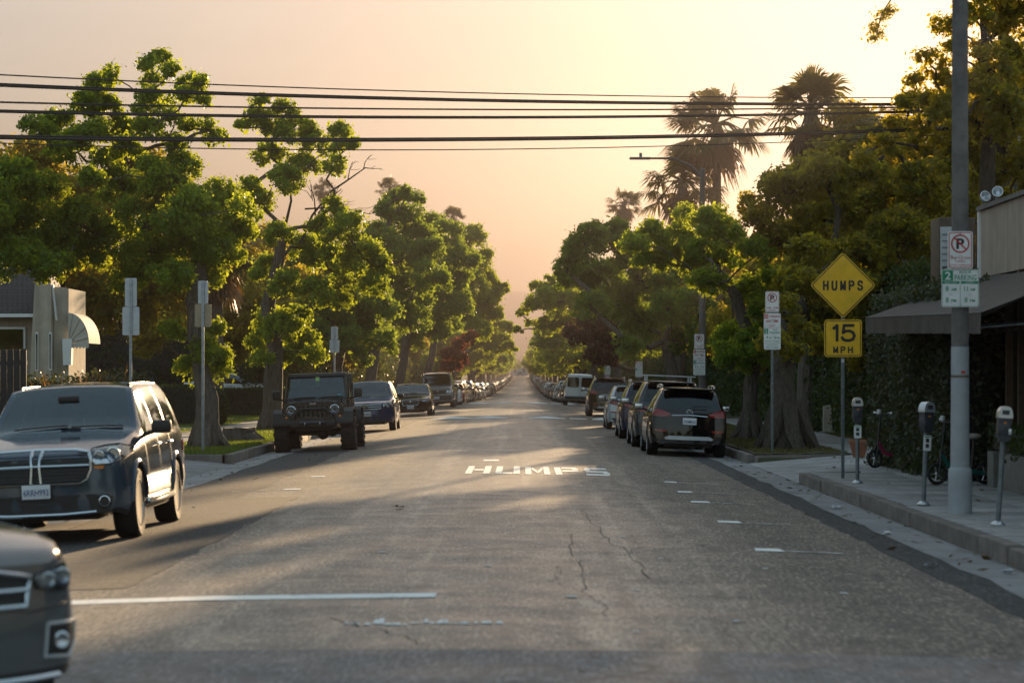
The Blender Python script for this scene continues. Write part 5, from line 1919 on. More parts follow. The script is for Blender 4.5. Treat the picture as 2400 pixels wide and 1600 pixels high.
def plate_at(root, bvh, d, z, text, y=0, w=.305):
    p = project(bvh, y, z, d, .02)
    s = 1 if d == '+x' else -1
    o = MB().bbox((0, 0, 0), (.012, w + .03, .165), .004).build('licence_plate_frame', M['black_plastic'], root, (p.x, y, z))
    pl = MB().bbox((s * .006, 0, 0), (.008, w, .15), .003).build('licence_plate', M['plate'], o)
    m = Matrix.Translation((s * .0115, 0, -.008)) @ Matrix.Rotation(R(90 * s), 4, 'Z')
    MB().text(text, 0, 0, .07, w * .88, 0, .012, m).build('lettering', M['plate_text'], o)
    return o

def tails(root, bvh, outline, mat='tail_red'):
    for o_ in (outline, flip(outline)):
        patch(bvh, o_, '-x', .012, .03).build('tail_light', M[mat], root)

def rails(root, sp, x0, x1, y, z, mat='chrome', r_=.018):
    for s in (1, -1):
        mb = MB()
        pts = [(x0 + .10, s * y, z - .05), (x0, s * y, z), ((x0 + x1) / 2, s * (y + .01), z + .012), (x1, s * y, z), (x1 - .10, s * y, z - .05)]
        mb.tube(pts, r_, 8)
        for x in (x0, (x0 + x1) / 2, x1):
            mb.box((x, s * y, z - .03), (.10, .035, .07))
        mb.build('roof_rail', M[mat], root)

def wipers(root, bvh, sp, W):
    mb = MB()
    zb = mono(sp['top'], sp['ws'][0]) + .02
    for y0, y1 in ((.1, .68), (-.55, .05)):
        pts = []
        for t in np.linspace(0, 1, 5):
            y = y0 + (y1 - y0) * t
            hit = bvh.ray_cast(Vector((sp['ws'][0] - .03 - .05 * t, y, 3)), Vector((0, 0, -1)))
            if hit[0] is not None:
                pts.append(hit[0] + Vector((.0, 0, .018)))
        if len(pts) > 1:
            mb.tube(pts, .009, 5)
    if mb.v:
        mb.build('wiper', M['black_plastic'], root)

# ---------------------------------------------------------------- grey SUV, front left
def det_grey_suv(root, bvh, sp):
    g_ = [(-.55, .99), (-.58, .93), (-.575, .80), (-.53, .70), (-.46, .66), (.46, .66), (.53, .70), (.575, .80), (.58, .93), (.55, .99), (.40, 1.015), (0, 1.025), (-.40, 1.015)]
    gr = patch(bvh, g_, '+x', .006, .03).build('grille', M['black_plastic'], root)
    mb = MB()
    rim_tube(mb, bvh, g_, '+x', .020, .018)
    rim_tube(mb, bvh, [(-.56, .845), (-.1, .85), (.1, .85), (.56, .845)], '+x', .019, .018, False)
    for s in (-1, 1):
        rim_tube(mb, bvh, [(s * .055, .67), (s * .04, .85), (s * .055, 1.01)], '+x', .021, .018, False)
    mb.build('chrome_frame', M['chrome'], gr)
    mesh_ = MB()
    for k in range(9):
        z = .69 + k * .034
        rim_tube(mesh_, bvh, [(-.52, z), (0, z), (.52, z)], '+x', .004, .012, False, 4)
    mesh_.build('grille_mesh', M['meter_grey'], gr)
    lamp_front(root, bvh, [(.56, 1.02), (.575, .90), (.62, .845), (.78, .85), (.88, .885), (.915, .95), (.895, 1.02), (.80, 1.055), (.66, 1.045)], ((.665, .945, .055), (.80, .955, .075)))
    for s in (1, -1):
        o_ = [(.60, .845), (.62, .805), (.70, .80), (.72, .842)]
        patch(bvh, o_ if s > 0 else flip(o_), '+x', .006).build('indicator', M['amber'], root)
    low = [(-.80, .50), (-.72, .36), (.72, .36), (.80, .50), (.60, .535), (-.60, .535)]
    patch(bvh, low, '+x', .006, .02).build('lower_grille', M['black_plastic'], root)
    mb = MB()
    rim_tube(mb, bvh, [(-.62, .345), (-.3, .33), (.3, .33), (.62, .345)], '+x', .024, .016, False, 8)
    mb.build('bumper_strip', M['chrome'], root)
    chin = [(-.82, .345), (-.78, .27), (.78, .27), (.82, .345), (.5, .30), (-.5, .30)]
    for s in (1, -1):
        p = project(bvh, s * .71, .455, '+x', .015)
        f_ = MB().lathe([(.062, -.02), (.062, .012), (.052, .016), (.048, .004), (.005, .0)], 16, Matrix.Translation(p) @ Matrix.Rotation(R(90), 4, 'Y')).build('fog_lamp', M['reflector'], root)
        MB().lathe([(.078, -.03), (.078, .006), (.064, .008)], 16, Matrix.Translation(p) @ Matrix.Rotation(R(90), 4, 'Y')).build('surround', M['black_plastic'], f_)
    plate_at(root, bvh, '+x', .585, '6RRH993')
    p = project(bvh, 0, .94, '+x', .03)
    rails(root, sp, .02, -1.95, .63, sp['H'] - .045, 'meter_grey', .014)
    wipers(root, bvh, sp, sp['W'])
    mb = MB()
    for s in (1, -1):
        mb = MB()
        mb.bbox(((sp['axf'] + sp['axr']) / 2, s * (sp['W'] / 2 - .01), .375), (sp['axf'] - sp['axr'] - .92, .075, .075), .03)
        mb.build('sill_trim', M['chrome'], root)
        for ax in (sp['axf'], sp['axr']):
            a_ = MB()
            ra = sp['rw'] + .06
            pts = []
            for k in range(13):
                a = PI * (k / 12 * .98 + .01)
                x, z = ax + ra * math.cos(a), sp['rw'] + ra * math.sin(a)
                q = project(bvh, x, z + .02, '+y' if s > 0 else '-y', .006)
                pts.append(q)
            a_.tube(pts, .022, 6)
            a_.build('arch_lip', PAINT['slate'], root)
        o_ = [(-sp['L'] / 2 + .12, 1.02), (-sp['L'] / 2 + .10, .84), (-sp['L'] / 2 + .34, .86), (-sp['L'] / 2 + .36, .98)]
        patch(bvh, o_, '+y' if s > 0 else '-y', .01).build('tail_light', M['tail_red'], root)
    h_ = bvh.ray_cast(Vector((sp['ws'][0] - .22, .62, 3)), Vector((0, 0, -1)))
    if h_[0] is not None:
        m = Matrix.Translation(h_[0] + Vector((0.0, 0, -.012))) @ Matrix.Rotation(R(35), 4, 'Y')
        MB().box((0, 0, 0), (.09, .12, .003)).build('sticker', M['sticker'], root, h_[0] + Vector((-.01, 0, -.02)), (0, R(36), 0))
    c = MB()
    for k in (-.45, .45):
        rim = bvh.ray_cast(Vector((1.5, k, 3)), Vector((0, 0, -1)))
    MB().bbox((sp['ws'][1] + .22, 0, sp['H'] - .19), (.05, .24, .07), .02).build('rear_view_mirror', M['black_plastic'], root)

spD = suv(5.07, 1.93, 1.75, 3.04, zh=1.06, zc=1.21, bz=1.15, rw=.385, tw=.265, z0=.27, nose=.86, bf=.15, leanf=.06, clad=True, handle='chrome', gap=.06, axf=5.07 / 2 - .93, xw0=5.07 / 2 - 1.50, slope=.42, tumble=.30)
make_car('parked_car', 'slate grey SUV with cross shaped chrome grille parked nearest on the left', spD, 'slate', det_grey_suv, (-5.17, 30.05, gz(-5.17, 30.05)), R(-90), R(2.5), wheel='five', rimmat='chrome', glass=('glass', 'glass_dark'))

# ---------------------------------------------------------------- silver car cut by the frame, lower left
def det_silver(root, bvh, sp):
    lamp_front(root, bvh, [(.42, .80), (.46, .74), (.66, .72), (.84, .76), (.88, .84), (.80, .87), (.60, .84)], ((.53, .775, .042), (.65, .785, .045)))
    g_ = [(-.40, .80), (-.36, .66), (.36, .66), (.40, .80), (.2, .83), (-.2, .83)]
    gr = patch(bvh, g_, '+x', .008).build('grille', M['black_plastic'], root)
    mb = MB()
    rim_tube(mb, bvh, g_, '+x', .015, .016)
    rim_tube(mb, bvh, [(-.38, .74), (0, .74), (.38, .74)], '+x', .014, .018, False)
    mb.build('chrome_frame', M['chrome'], gr)
    for s in (1, -1):
        o_ = [(.52, .56), (.50, .40), (.70, .38), (.80, .44), (.80, .55)]
        pk = patch(bvh, o_ if s > 0 else flip(o_), '+x', .008).build('fog_pocket', M['black_plastic'], root)
        b_ = MB()
        rim_tube(b_, bvh, o_ if s > 0 else flip(o_), '+x', .010, .010)
        b_.build('pocket_trim', M['alu'], pk)
        p = project(bvh, s * .62, .47, '+x', .02)
        MB().lathe([(.045, -.01), (.045, .01), (.036, .014), (.004, .0)], 14, Matrix.Translation(p) @ Matrix.Rotation(R(90), 4, 'Y')).build('fog_lamp', M['reflector'], pk)
    cr_ = MB()
    rim_tube(cr_, bvh, [(-.82, .66), (-.4, .63), (.4, .63), (.82, .66)], '+x', .006, .0, False)
    cr_.build('bumper_seam', M['black_plastic'], root)
    mb = MB()
    rim_tube(mb, bvh, [(-.6, .30), (0, .28), (.6, .30)], '+x', .02, .012, False)
    mb.build('bumper_strip', M['chrome'], root)
spS = suv(4.6, 1.86, 1.64, 2.7, zh=.99, zc=1.08, bz=1.02, nose=.70, bf=.24, z0=.24, rw=.35, clad=True)
make_car('moving_car', 'grey car with its nose cut by the lower left corner of the frame', spS, 'pewter', det_silver, (-4.21, 14.3, -.06), R(-53), 0, group=None)

# ---------------------------------------------------------------- black off-roader
def offroader(label, loc, rotz, roll):
    root = thing('parked_offroader', label, 'car', loc, (roll, 0, rotz))
    pb = PAINT['matt_black']
    z1 = .62
    body = MB()
    body.bbox((-.55, 0, .98), (2.75, 1.50, .52), .05)        # tub
    body.bbox((1.25, 0, .98), (1.05, 1.16, .42), .05)        # engine bay
    body.build('body', pb, root)
    hood = MB()
    hood.add([(.72, -.66, 1.235), (.72, .66, 1.235), (1.80, .57, 1.175), (1.80, -.57, 1.175), (.72, -.66, 1.12), (.72, .66, 1.12), (1.80, .57, 1.05), (1.80, -.57, 1.05), (.72, 0, 1.27), (1.80, 0, 1.20)],
             [(0, 8, 9, 3), (8, 1, 2, 9), (4, 7, 6, 5), (0, 3, 7, 4), (1, 5, 6, 2), (3, 9, 2, 6, 7), (0, 4, 5, 1, 8)])
    hood.build('hood', pb, root)
    for s in (1, -1):
        MB().bbox((1.1, s * .585, 1.215), (.05, .03, .05), .01).build('hood_latch', M['black_plastic'], root)
    # grille panel
    gp = MB()
    pts = [(-.70, .72), (-.74, .80), (-.74, 1.06), (-.66, 1.15), (-.4, 1.185), (0, 1.195), (.4, 1.185), (.66, 1.15), (.74, 1.06), (.74, .80), (.70, .72)]
    gp.prism([(p[0], p[1]) for p in pts], .08, Matrix.Translation((1.80, 0, 0)) @ Matrix(((0, 0, 1, 0), (1, 0, 0, 0), (0, 1, 0, 0), (0, 0, 0, 1))))
    grille = gp.build('grille', pb, root)
    for k in range(7):
        y = (k - 3) * .112
        MB().bbox((1.882, y, .97), (.012, .056, .27), .004).build('grille_slot', M['rubber'], grille)
    mb = MB()
    mb.text('Jeep', 0, 0, .055, .15, 0, .02, Matrix.Translation((1.884, 0, 1.148)) @ Matrix.Rotation(R(90), 4, 'Z'))
    mb.build('lettering', M['chrome'], grille)
    for s in (1, -1):
        p = (1.88, s * .52, 1.0)
        h = MB().lathe([(.115, -.02), (.115, .03), (.098, .036), (.09, .012), (.04, -.004), (.004, .0)], 20, Matrix.Translation(p) @ Matrix.Rotation(R(90), 4, 'Y')).build('headlight', M['reflector'], root)
        MB().lathe([(.092, .022), (.06, .04), (.004, .046)], 16, Matrix.Translation(p) @ Matrix.Rotation(R(90), 4, 'Y')).build('lens', M['lens'], h)
        MB().lathe([(.035, 0), (.03, .02), (.004, .024)], 12, Matrix.Translation((1.885, s * .64, .83)) @ Matrix.Rotation(R(90), 4, 'Y')).build('indicator', M['amber'], root)
        # flat flared fenders
        for ax, L_ in ((1.32, 1.05), (-1.62, 1.05)):
            f_ = MB()
            vs_, fs = [], []
            prof_ = [(-.62, .62), (-.50, .92), (-.36, 1.02), (.36, 1.02), (.52, .94), (.64, .70)]
            for x, z in prof_:
                for y in (.55, .955):
                    for dz in (0, -.05):
                        vs_.append((ax + x, s * y, z + dz))
            for k in range(len(prof_) - 1):
                a = k * 4
                fs += [(a, a + 2, a + 6, a + 4), (a + 1, a + 5, a + 7, a + 3), (a + 2, a + 3, a + 7, a + 6), (a, a + 4, a + 5, a + 1)]
            fs += [(0, 1, 3, 2), (len(vs_) - 4, len(vs_) - 2, len(vs_) - 1, len(vs_) - 3)]
            f_.add(vs_, fs)
            f_.build('fender_flare', M['black_plastic'], root)
        MB().bbox((.42, s * 1.0, 1.37), (.10, .19, .23), .04).tube([(.44, s * .78, 1.22), (.44, s * .95, 1.28)], .025, 6).build('wing_mirror', M['black_plastic'], root)
        MB().bbox((-.25, s * .80, .56), (1.9, .16, .07), .025).build('side_step', M['black_plastic'], root)
        for k, x in enumerate((.06, -.86)):
            d = MB().bbox((x, s * .757, .98), (.88, .02, .48), .01).build('door', pb, root)
            MB().bbox((x - .28, s * .775, 1.08), (.16, .03, .05), .012).build('door_handle', M['black_plastic'], d)
    # windscreen frame and hard top
    fr = MB()
    A, B_ = (.62, 1.24), (.34, 1.80)
    for s in (1, -1):
        fr.tube([(A[0], s * .735, A[1]), (B_[0], s * .685, B_[1])], .045, 6)
    fr.tube([(A[0], -.735, A[1] + .01), (A[0], .735, A[1] + .01)], .045, 6)
    fr.tube([(B_[0], -.685, B_[1]), (B_[0], .685, B_[1])], .05, 6)
    fr.build('windscreen_frame', pb, root)
    MB().add([(A[0] + .005, -.70, A[1] + .04), (A[0] + .005, .70, A[1] + .04), (B_[0] + .02, .65, B_[1] - .03), (B_[0] + .02, -.65, B_[1] - .03)], [(0, 1, 2, 3)]).build('windshield', M['glass'], root)
    top = MB()
    top.bbox((-.80, 0, 1.835), (2.35, 1.40, .09), .04)
    for s in (1, -1):
        top.bbox((-.42, s * .70, 1.53), (.10, .05, .62), .015)
        top.bbox((-1.32, s * .70, 1.53), (.12, .05, .62), .015)
        top.bbox((-1.90, s * .69, 1.53), (.12, .07, .62), .02)
    top.bbox((-1.93, 0, 1.30), (.07, 1.40, .16), .02)
    top.build('hard_top', pb, root)
    for s in (1, -1):
        for x, w in ((-.02, .66), (-.87, .74), (-1.62, .42)):
            MB().add([(x - w / 2, s * .715, 1.26), (x + w / 2, s * .715, 1.26), (x + w / 2 - (.16 if x > -.1 else 0), s * .695, 1.79), (x - w / 2, s * .695, 1.79)], [(0, 1, 2, 3)]).build('side_window', M['glass_dark'], root)
    MB().add([(-1.95, -.62, 1.38), (-1.95, .62, 1.38), (-1.93, .60, 1.78), (-1.93, -.60, 1.78)], [(0, 1, 2, 3)]).build('rear_window', M['glass_dark'], root)
    # steel bumper with hoop, winch shackles
    bp = MB()
    bp.bbox((2.05, 0, .68), (.20, 1.10, .17), .035)
    bp.bbox((1.92, 0, .66), (.2, .7, .12), .02)
    bp.tube([(2.06, -.46, .74), (2.05, -.44, .90), (2.03, -.30, 1.02), (2.03, .30, 1.02), (2.05, .44, .90), (2.06, .46, .74)], .032, 8)
    bumper = bp.build('front_bumper', M['black_plastic'], root)
    for y in (-.18, .18):
        MB().tube([(2.17 + .04 * math.cos(a), y, .66 + .05 * math.sin(a)) for a in np.linspace(0, 2 * PI, 11)], .014, 6).build('shackle', M['chrome'], bumper)
    MB().tube([(2.16, -.3, .70), (2.16, .3, .70)], .04, 8).build('winch', M['meter_grey'], bumper)
    ch = MB()
    ch.bbox((0, 0, .58), (3.7, .80, .16), .03)
    ch.bbox((-.6, 0, .72), (2.9, 1.3, .1), .03)
    for ax in (1.32, -1.62):
        ch.tube([(ax, -.8, .44), (ax, .8, .44)], .06, 8)
        ch.sphere((ax, .18, .42), .15, 10, 6)
    ch.build('chassis', M['black_plastic'], root)
    for s in (1, -1):
        MB().bbox((-.35, s * .36, 1.34), (.18, .48, .52), .06).bbox((-.40, s * .36, 1.66), (.10, .26, .16), .04).build('seat', M['seat_grey'], root)
    MB().bbox((.40, 0, 1.23), (.34, 1.3, .16), .05).build('dashboard', M['dark_interior'], root)
    MB().box((.40, .02, 1.66), (.006, .09, .24)).build('hang_tag', M['hang_tag'], root)
    MB().box((.60, .56, 1.32), (.006, .08, .07)).build('sticker', M['sticker'], root)
    wp = MB()
    wp.tube([(.66, .10, 1.285), (.655, .62, 1.30)], .010, 5)
    wp.tube([(.66, -.55, 1.285), (.655, -.02, 1.30)], .010, 5)
    wp.build('wiper', M['rubber'], root)
    sp = dict(rw=.44, tw=.34, W=1.9, axf=1.32, axr=-1.62, track=.80)
    add_wheels(root, sp, 'offroad', 'rim_dark')
    MB().tube([(-2.10, -.12 , 1.05), (-2.36, -.12, 1.05)], .40, 20).build('spare_wheel', M['rubber'], root)
    return root
offroader('black lifted off-roader with wide tyres parked at the kerb on the left', (-4.97, 63.1, gz(-4.97, 63.1)), R(-90), R(2.3))

# ---------------------------------------------------------------- blue crossover
def det_blue(root, bvh, sp):
    lamp_front(root, bvh, [(.52, .86), (.56, .76), (.74, .80), (.86, .92), (.84, 1.0), (.70, .95)], ((.62, .84, .05), (.73, .88, .05)))
    g_ = [(-.52, .88), (-.46, .70), (.46, .70), (.52, .88), (.3, .90), (-.3, .90)]
    gr = patch(bvh, g_, '+x', .006).build('grille', M['black_plastic'], root)
    for z in (.73, .80, .87):
        mb = MB()
        rim_tube(mb, bvh, [(-.48, z), (0, z - .015), (.48, z)], '+x', .017, .014, False)
        mb.build('chrome_bar', M['chrome'], gr)
    mb = MB()
    p = project(bvh, 0, .81, '+x', .035)
    for y0, z0, y1, z1 in ((-.05, -.07, -.07, .07), (.05, -.07, .07, .07), (-.05, 0, .05, 0)):
        mb.tube([p + Vector((0, y0, z0)), p + Vector((0, y1, z1))], .014, 6)
    mb.build('emblem', M['chrome'], gr)
    patch(bvh, [(-.7, .48), (-.6, .32), (.6, .32), (.7, .48)], '+x', .006).build('lower_grille', M['black_plastic'], root)
    plate_at(root, bvh, '+x', .575, '7CRN818')
    wipers(root, bvh, sp, sp['W'])
spB = suv(4.53, 1.82, 1.66, 2.62, zh=.98, zc=1.10, bz=1.06, nose=.74, bf=.18, z0=.24, rw=.345, clad=True)
make_car('parked_car', 'deep blue crossover parked behind the black off-roader', spB, 'blue', det_blue, (-5.02, 85.2, gz(-5.02, 85.2)), R(-90), R(2.3))

# ---------------------------------------------------------------- black saloon
def det_saloon(root, bvh, sp):
    lamp_front(root, bvh, [(.50, .70), (.54, .62), (.72, .66), (.84, .76), (.80, .80), (.66, .75)], ((.62, .70, .04),))
    g_ = rrect(0, .62, .72, .26, .10)
    gr = patch(bvh, g_, '+x', .006).build('grille', M['black_plastic'], root)
    mb = MB()
    rim_tube(mb, bvh, g_, '+x', .012, .012, True, 5, 2)
    mb.build('chrome_frame', M['chrome'], gr)
    p = project(bvh, 0, .65, '+x', .02)
    MB().lathe([(.045, 0), (.04, .012), (.004, .016)], 14, Matrix.Translation(p) @ Matrix.Rotation(R(90), 4, 'Y')).build('emblem', M['chrome'], gr)
    patch(bvh, [(-.7, .40), (-.6, .27), (.6, .27), (.7, .40)], '+x', .006).build('lower_grille', M['black_plastic'], root)
    plate_at(root, bvh, '+x', .41, '7WKD352')
spJ = sedan(4.95, 1.88, 1.46, 2.95, nose=.76, bf=.18, rw=.34, axf=4.95 / 2 - .85)
make_car('parked_car', 'shiny black saloon with oval grille behind the blue crossover', spJ, 'black', det_saloon, (-4.95, 116.2, gz(-4.95, 116.2)), R(-90), R(2.2))

# ---------------------------------------------------------------- vans
def det_van_front(root, bvh, sp):
    lamp_front(root, bvh, rrect(.72, .96, .28, .16, .03), ((.72, .96, .06),))
    g_ = rrect(0, .93, 1.1, .22, .03)
    patch(bvh, g_, '+x', .006).build('grille', M['black_plastic'], root)
    patch(bvh, rrect(0, .60, 1.7, .26, .05), '+x', .02).build('front_bumper', M['black_plastic'], root)
    plate_at(root, bvh, '+x', .60, '6TVA771')
    wipers(root, bvh, sp, sp['W'])
spV = van(5.69, 2.0, 2.08, 3.43, nose=.90, bf=.08)
make_car('parked_van', 'grey passenger van parked behind the black saloon on the left', spV, 'grey', det_van_front, (-4.95, 151.5, gz(-4.95, 151.5)), R(-90), R(2.0), cat='van', wheel='steel', seats=True)
def det_van_rear(root, bvh, sp):
    for s in (1, -1):
        o_ = rrect(.45 * s, 1.53, .74, .62, .10)
        w = patch(bvh, o_, '-x', .012, .03).build('rear_window', M['glass_dark'], root)
        b_ = MB()
        rim_tube(b_, bvh, o_, '-x', .012, .014, True, 5, 2)
        b_.build('window_seal', M['black_plastic'], w)
        patch(bvh, rrect(.935 * s, 1.42, .09, .46, .02), '-x', .012).build('tail_light', M['tail_red'], root)
    mb = MB()
    rim_tube(mb, bvh, [(0, .62), (0, 1.9)], '-x', .008, .004, False, 4, 6)
    mb.build('door_seam', M['black_plastic'], root)
    MB().bbox((-sp['L'] / 2 - .09, 0, .52), (.16, 1.96, .20), .04).build('rear_bumper', M['black_plastic'], root)
    MB().bbox((-sp['L'] / 2 - .05, -.12, .98), (.05, .10, .06), .01).build('door_handle', M['black_plastic'], root)
    MB().bbox((-sp['L'] / 2 - .04, -.38, .80), (.02, .32, .16), .01).build('licence_plate', M['plate'], root)
make_car('parked_van', 'white panel van with two rear windows parked on the right', van(5.69, 2.0, 2.10, 3.43, nose=.90, bf=.08), 'white', det_van_rear, (3.72, 170.0, gz(3.72, 170.0)), R(90), R(2.0), cat='van', wheel='steel', seats=False)

# ---------------------------------------------------------------- dark crossover seen from behind, nearest on the right
def det_rear_generic(tl, plate_z, plate_txt, emblem=True, rail=True, strip=True, skid=True, wiper=True, exh=True, refl=True):
    def f(root, bvh, sp):
        tails(root, bvh, tl)
        plate_at(root, bvh, '-x', plate_z, plate_txt)
        if strip:
            mb = MB()
            rim_tube(mb, bvh, [(-.40, plate_z + .115), (0, plate_z + .135), (.40, plate_z + .115)], '-x', .017, .014, False)
            mb.build('chrome_strip', M['chrome'], root)
        if emblem:
            p = project(bvh, 0, plate_z + .215, '-x', .012)
            mb = MB()
            mb.tube([p + Vector((0, .065 * math.cos(a), .038 * math.sin(a))) for a in np.linspace(0, 2 * PI, 15)], .009, 5)
            mb.tube([p + Vector((0, -.03, -.03)), p + Vector((0, 0, .03)), p + Vector((0, .03, -.03))], .008, 5)
            mb.build('emblem', M['chrome'], root)
        if skid:
            patch(bvh, [(-.55, .42), (-.45, .47), (.45, .47), (.55, .42), (.52, .385), (-.52, .385)], '-x', .012).build('skid_trim', M['alu'], root)
        patch(bvh, [(-.72, .385), (-.62, .28), (.62, .28), (.72, .385)], '-x', .007).build('rear_valance', M['black_plastic'], root)
        if refl:
            for s in (1, -1):
                o_ = [(.50, .60), (.52, .55), (.76, .565), (.76, .605)]
                patch(bvh, o_ if s > 0 else flip(o_), '-x', .008).build('reflector', M['tail_red'], root)
        if exh:
            for s in (1, -1):
                MB().tube([(-sp['L'] / 2 - .02, s * .55, .34), (-sp['L'] / 2 + .3, s * .55, .34)], .05, 12).build('exhaust', M['chrome'], root)
        if wiper:
            mb = MB()
            x0 = sp['rg'][0]
            mb.tube([(x0 - .10, 0, mono(sp['top'], x0) + .03), (x0 - .06, -.30, mono(sp['top'], x0) + .07), (x0 - .07, -.42, mono(sp['top'], x0) + .05)], .012, 5)
            mb.build('rear_wiper', M['black_plastic'], root)
        if rail:
            rails(root, sp, .25, -1.55, sp['W'] / 2 - .31, sp['H'] + .02, 'chrome', .018)
        mb = MB()
        mb.bbox((sp['rg'][1] - .03, 0, sp['H'] - .055), (.30, sp['W'] * .64, .035), .015, 0, 0, R(4))
        sp_o = mb.build('spoiler', None, root)
        sp_o.data.materials.append(root.children[0].data.materials[0])
        MB().box((-sp['L'] / 2 + .9, 0, sp['H'] + .06), (.05, .03, .10), 0, .4).build('antenna', M['black_plastic'], root)
    return f
tlI = [(.42, .96), (.46, .91), (.62, .885), (.80, .905), (.87, .96), (.84, 1.03), (.72, 1.06), (.56, 1.02)]
spI = suv(4.64, 1.80, 1.57, 2.80, zh=.90, zc=1.04, bz=1.02, slope=.52, tail=.82, br=.14, rw=.345, tw=.245, z0=.24, tumble=.42, leanr=.10)
make_car('parked_car', 'shiny black crossover seen from behind, nearest parked car on the right', spI, 'black', det_rear_generic(tlI, .80, '7XSM563'), (3.70, 59.6, gz(3.70, 59.6)), R(90), R(2.2))
# second: dark estate with a roof rack
def det_rack(root, bvh, sp):
    det_rear_generic(tlI, .80, '5HGB140', skid=False, exh=False, rail=False)(root, bvh, sp)
    for x in (.1, -.85):
        MB().bbox((x, 0, sp['H'] + .11), (.07, 1.36, .03), .012).tube([(x, -.56, sp['H'] - .03), (x, -.56, sp['H'] + .1)], .025, 6).tube([(x, .56, sp['H'] - .03), (x, .56, sp['H'] + .1)], .025, 6).build('roof_bar', M['alu'], root)
make_car('parked_car', 'dark SUV with a roof rack, second parked car on the right', suv(4.7, 1.85, 1.70, 2.75, zh=1.0, zc=1.12, bz=1.08, rw=.36, z0=.25), 'gunmetal', det_rack, (3.66, 66.0, gz(3.66, 66.0)), R(90), R(2.2))
tlQ = [(.52, .92), (.54, 1.02), (.70, 1.06), (.88, 1.04), (.88, .94), (.74, .90)]
def det_third(root, bvh, sp):
    det_rear_generic(tlQ, .74, '8BPS027', emblem=False, strip=False, exh=False)(root, bvh, sp)
    m = Matrix.Translation(project(bvh, 0, .88, '-x', .012)) @ Matrix.Rotation(R(-90), 4, 'Z')
    MB().text('Q5', -.52, 0, .05, .11, 0, .02, m).build('lettering', M['chrome'], root)
make_car('parked_car', 'black crossover with wide red tail lights, third parked car on the right', suv(4.63, 1.89, 1.66, 2.82, zh=.98, zc=1.10, bz=1.06, rw=.36, slope=.5, tail=.84), 'dark_blue', det_third, (3.68, 74.6, gz(3.68, 74.6)), R(90), R(2.2))
def det_hatch(root, bvh, sp):
    det_rear_generic([(.52, .80), (.50, .98), (.62, 1.04), (.76, 1.0), (.80, .86)], .72, '7NQE465', rail=False, skid=False, exh=False, emblem=False)(root, bvh, sp)
make_car('parked_car', 'pale silver blue hatchback, fourth parked car on the right', suv(4.46, 1.745, 1.49, 2.7, zh=.86, zc=.99, bz=.98, slope=.85, rw=.32, tw=.2, z0=.2), 'pale_blue', det_hatch, (3.66, 87.5, gz(3.66, 87.5)), R(90), R(2.2))
make_car('parked_car', 'tall black SUV with red tail lights in front of the white van', suv(4.85, 1.93, 1.74, 2.85, zh=1.05, zc=1.18, bz=1.13, rw=.38, tw=.25, z0=.27), 'black', det_rear_generic([(.56, .98), (.56, 1.10), (.76, 1.15), (.90, 1.12), (.90, 1.0)], .84, '6LDJ930', exh=False), (3.80, 114.8, gz(3.80, 114.8)), R(90), R(2.2))

# white car in the driveway beyond the hedge
make_car('parked_car', 'white fastback saloon standing in a driveway behind the clipped hedge', sedan(4.7, 1.85, 1.45, 2.8, fast=.25), 'white', None, (-13.0, 116.5, .42), R(0), 0, seats=False)

# ---------------------------------------------------------------- the receding rows: prototypes copied
def det_front_small(lz):
    def f(root, bvh, sp):
        lamp_front(root, bvh, [(.50, lz + .04), (.54, lz - .06), (.74, lz - .02), (.84, lz + .08), (.70, lz + .07)], ((.64, lz, .05),))
        patch(bvh, rrect(0, lz - .05, .9, .16, .05), '+x', .006).build('grille', M['black_plastic'], root)
        patch(bvh, rrect(0, .38, 1.1, .14, .04), '+x', .006).build('lower_grille', M['black_plastic'], root)
        plate_at(root, bvh, '+x', .54, '7ABD603')
    return f
def det_both(lz, tl, pz):
    def f(root, bvh, sp):
        det_front_small(lz)(root, bvh, sp)
        tails(root, bvh, tl)
        plate_at(root, bvh, '-x', pz, '6PRU558')
    return f
HID = (0, -200, -50)
tls = [(.50, .78), (.50, .94), (.68, .97), (.84, .93), (.84, .80)]
proto_sp = {
    'saloon': (sedan(4.75, 1.82, 1.45, 2.78), det_both(.70, tls, .76)),
    'crossover': (suv(4.6, 1.84, 1.67, 2.7, rw=.355), det_both(.86, tlQ, .78)),
    'hatchback': (suv(4.2, 1.76, 1.50, 2.6, zh=.88, zc=1.0, bz=.98, slope=.55, rw=.32), det_both(.74, tls, .72)),
    'large SUV': (suv(5.05, 1.96, 1.82, 2.95, zh=1.1, zc=1.22, bz=1.18, rw=.39, z0=.28), det_both(.98, tlQ, .86)),
    'minivan': (suv(5.1, 1.95, 1.74, 3.0, zh=.98, zc=1.12, bz=1.06, slope=.3, rw=.345), det_both(.84, tlQ, .80)),
}
kinds = ['crossover', 'saloon', 'hatchback', 'crossover', 'saloon', 'large SUV', 'saloon', 'minivan', 'hatchback']
cols = ['black', 'silver', 'gunmetal', 'dark_blue', 'grey', 'white', 'black', 'gunmetal', 'dark_blue', 'beige', 'red', 'silver', 'grey', 'black', 'gunmetal', 'brown']
colname = {'black': 'black', 'silver': 'silver', 'white': 'white', 'gunmetal': 'dark grey', 'grey': 'grey', 'dark_blue': 'navy', 'beige': 'beige', 'red': 'dark red', 'brown': 'bronze'}
PROTO_CAR, PROTO_FAR = {}, {}

def repaint(root, paint):
    for o in [root] + list(root.children):
        if o.name.split('.')[0] in ('body', 'door') and len(o.material_slots):
            o.material_slots[0].link = 'OBJECT'
            o.material_slots[0].material = PAINT[paint]

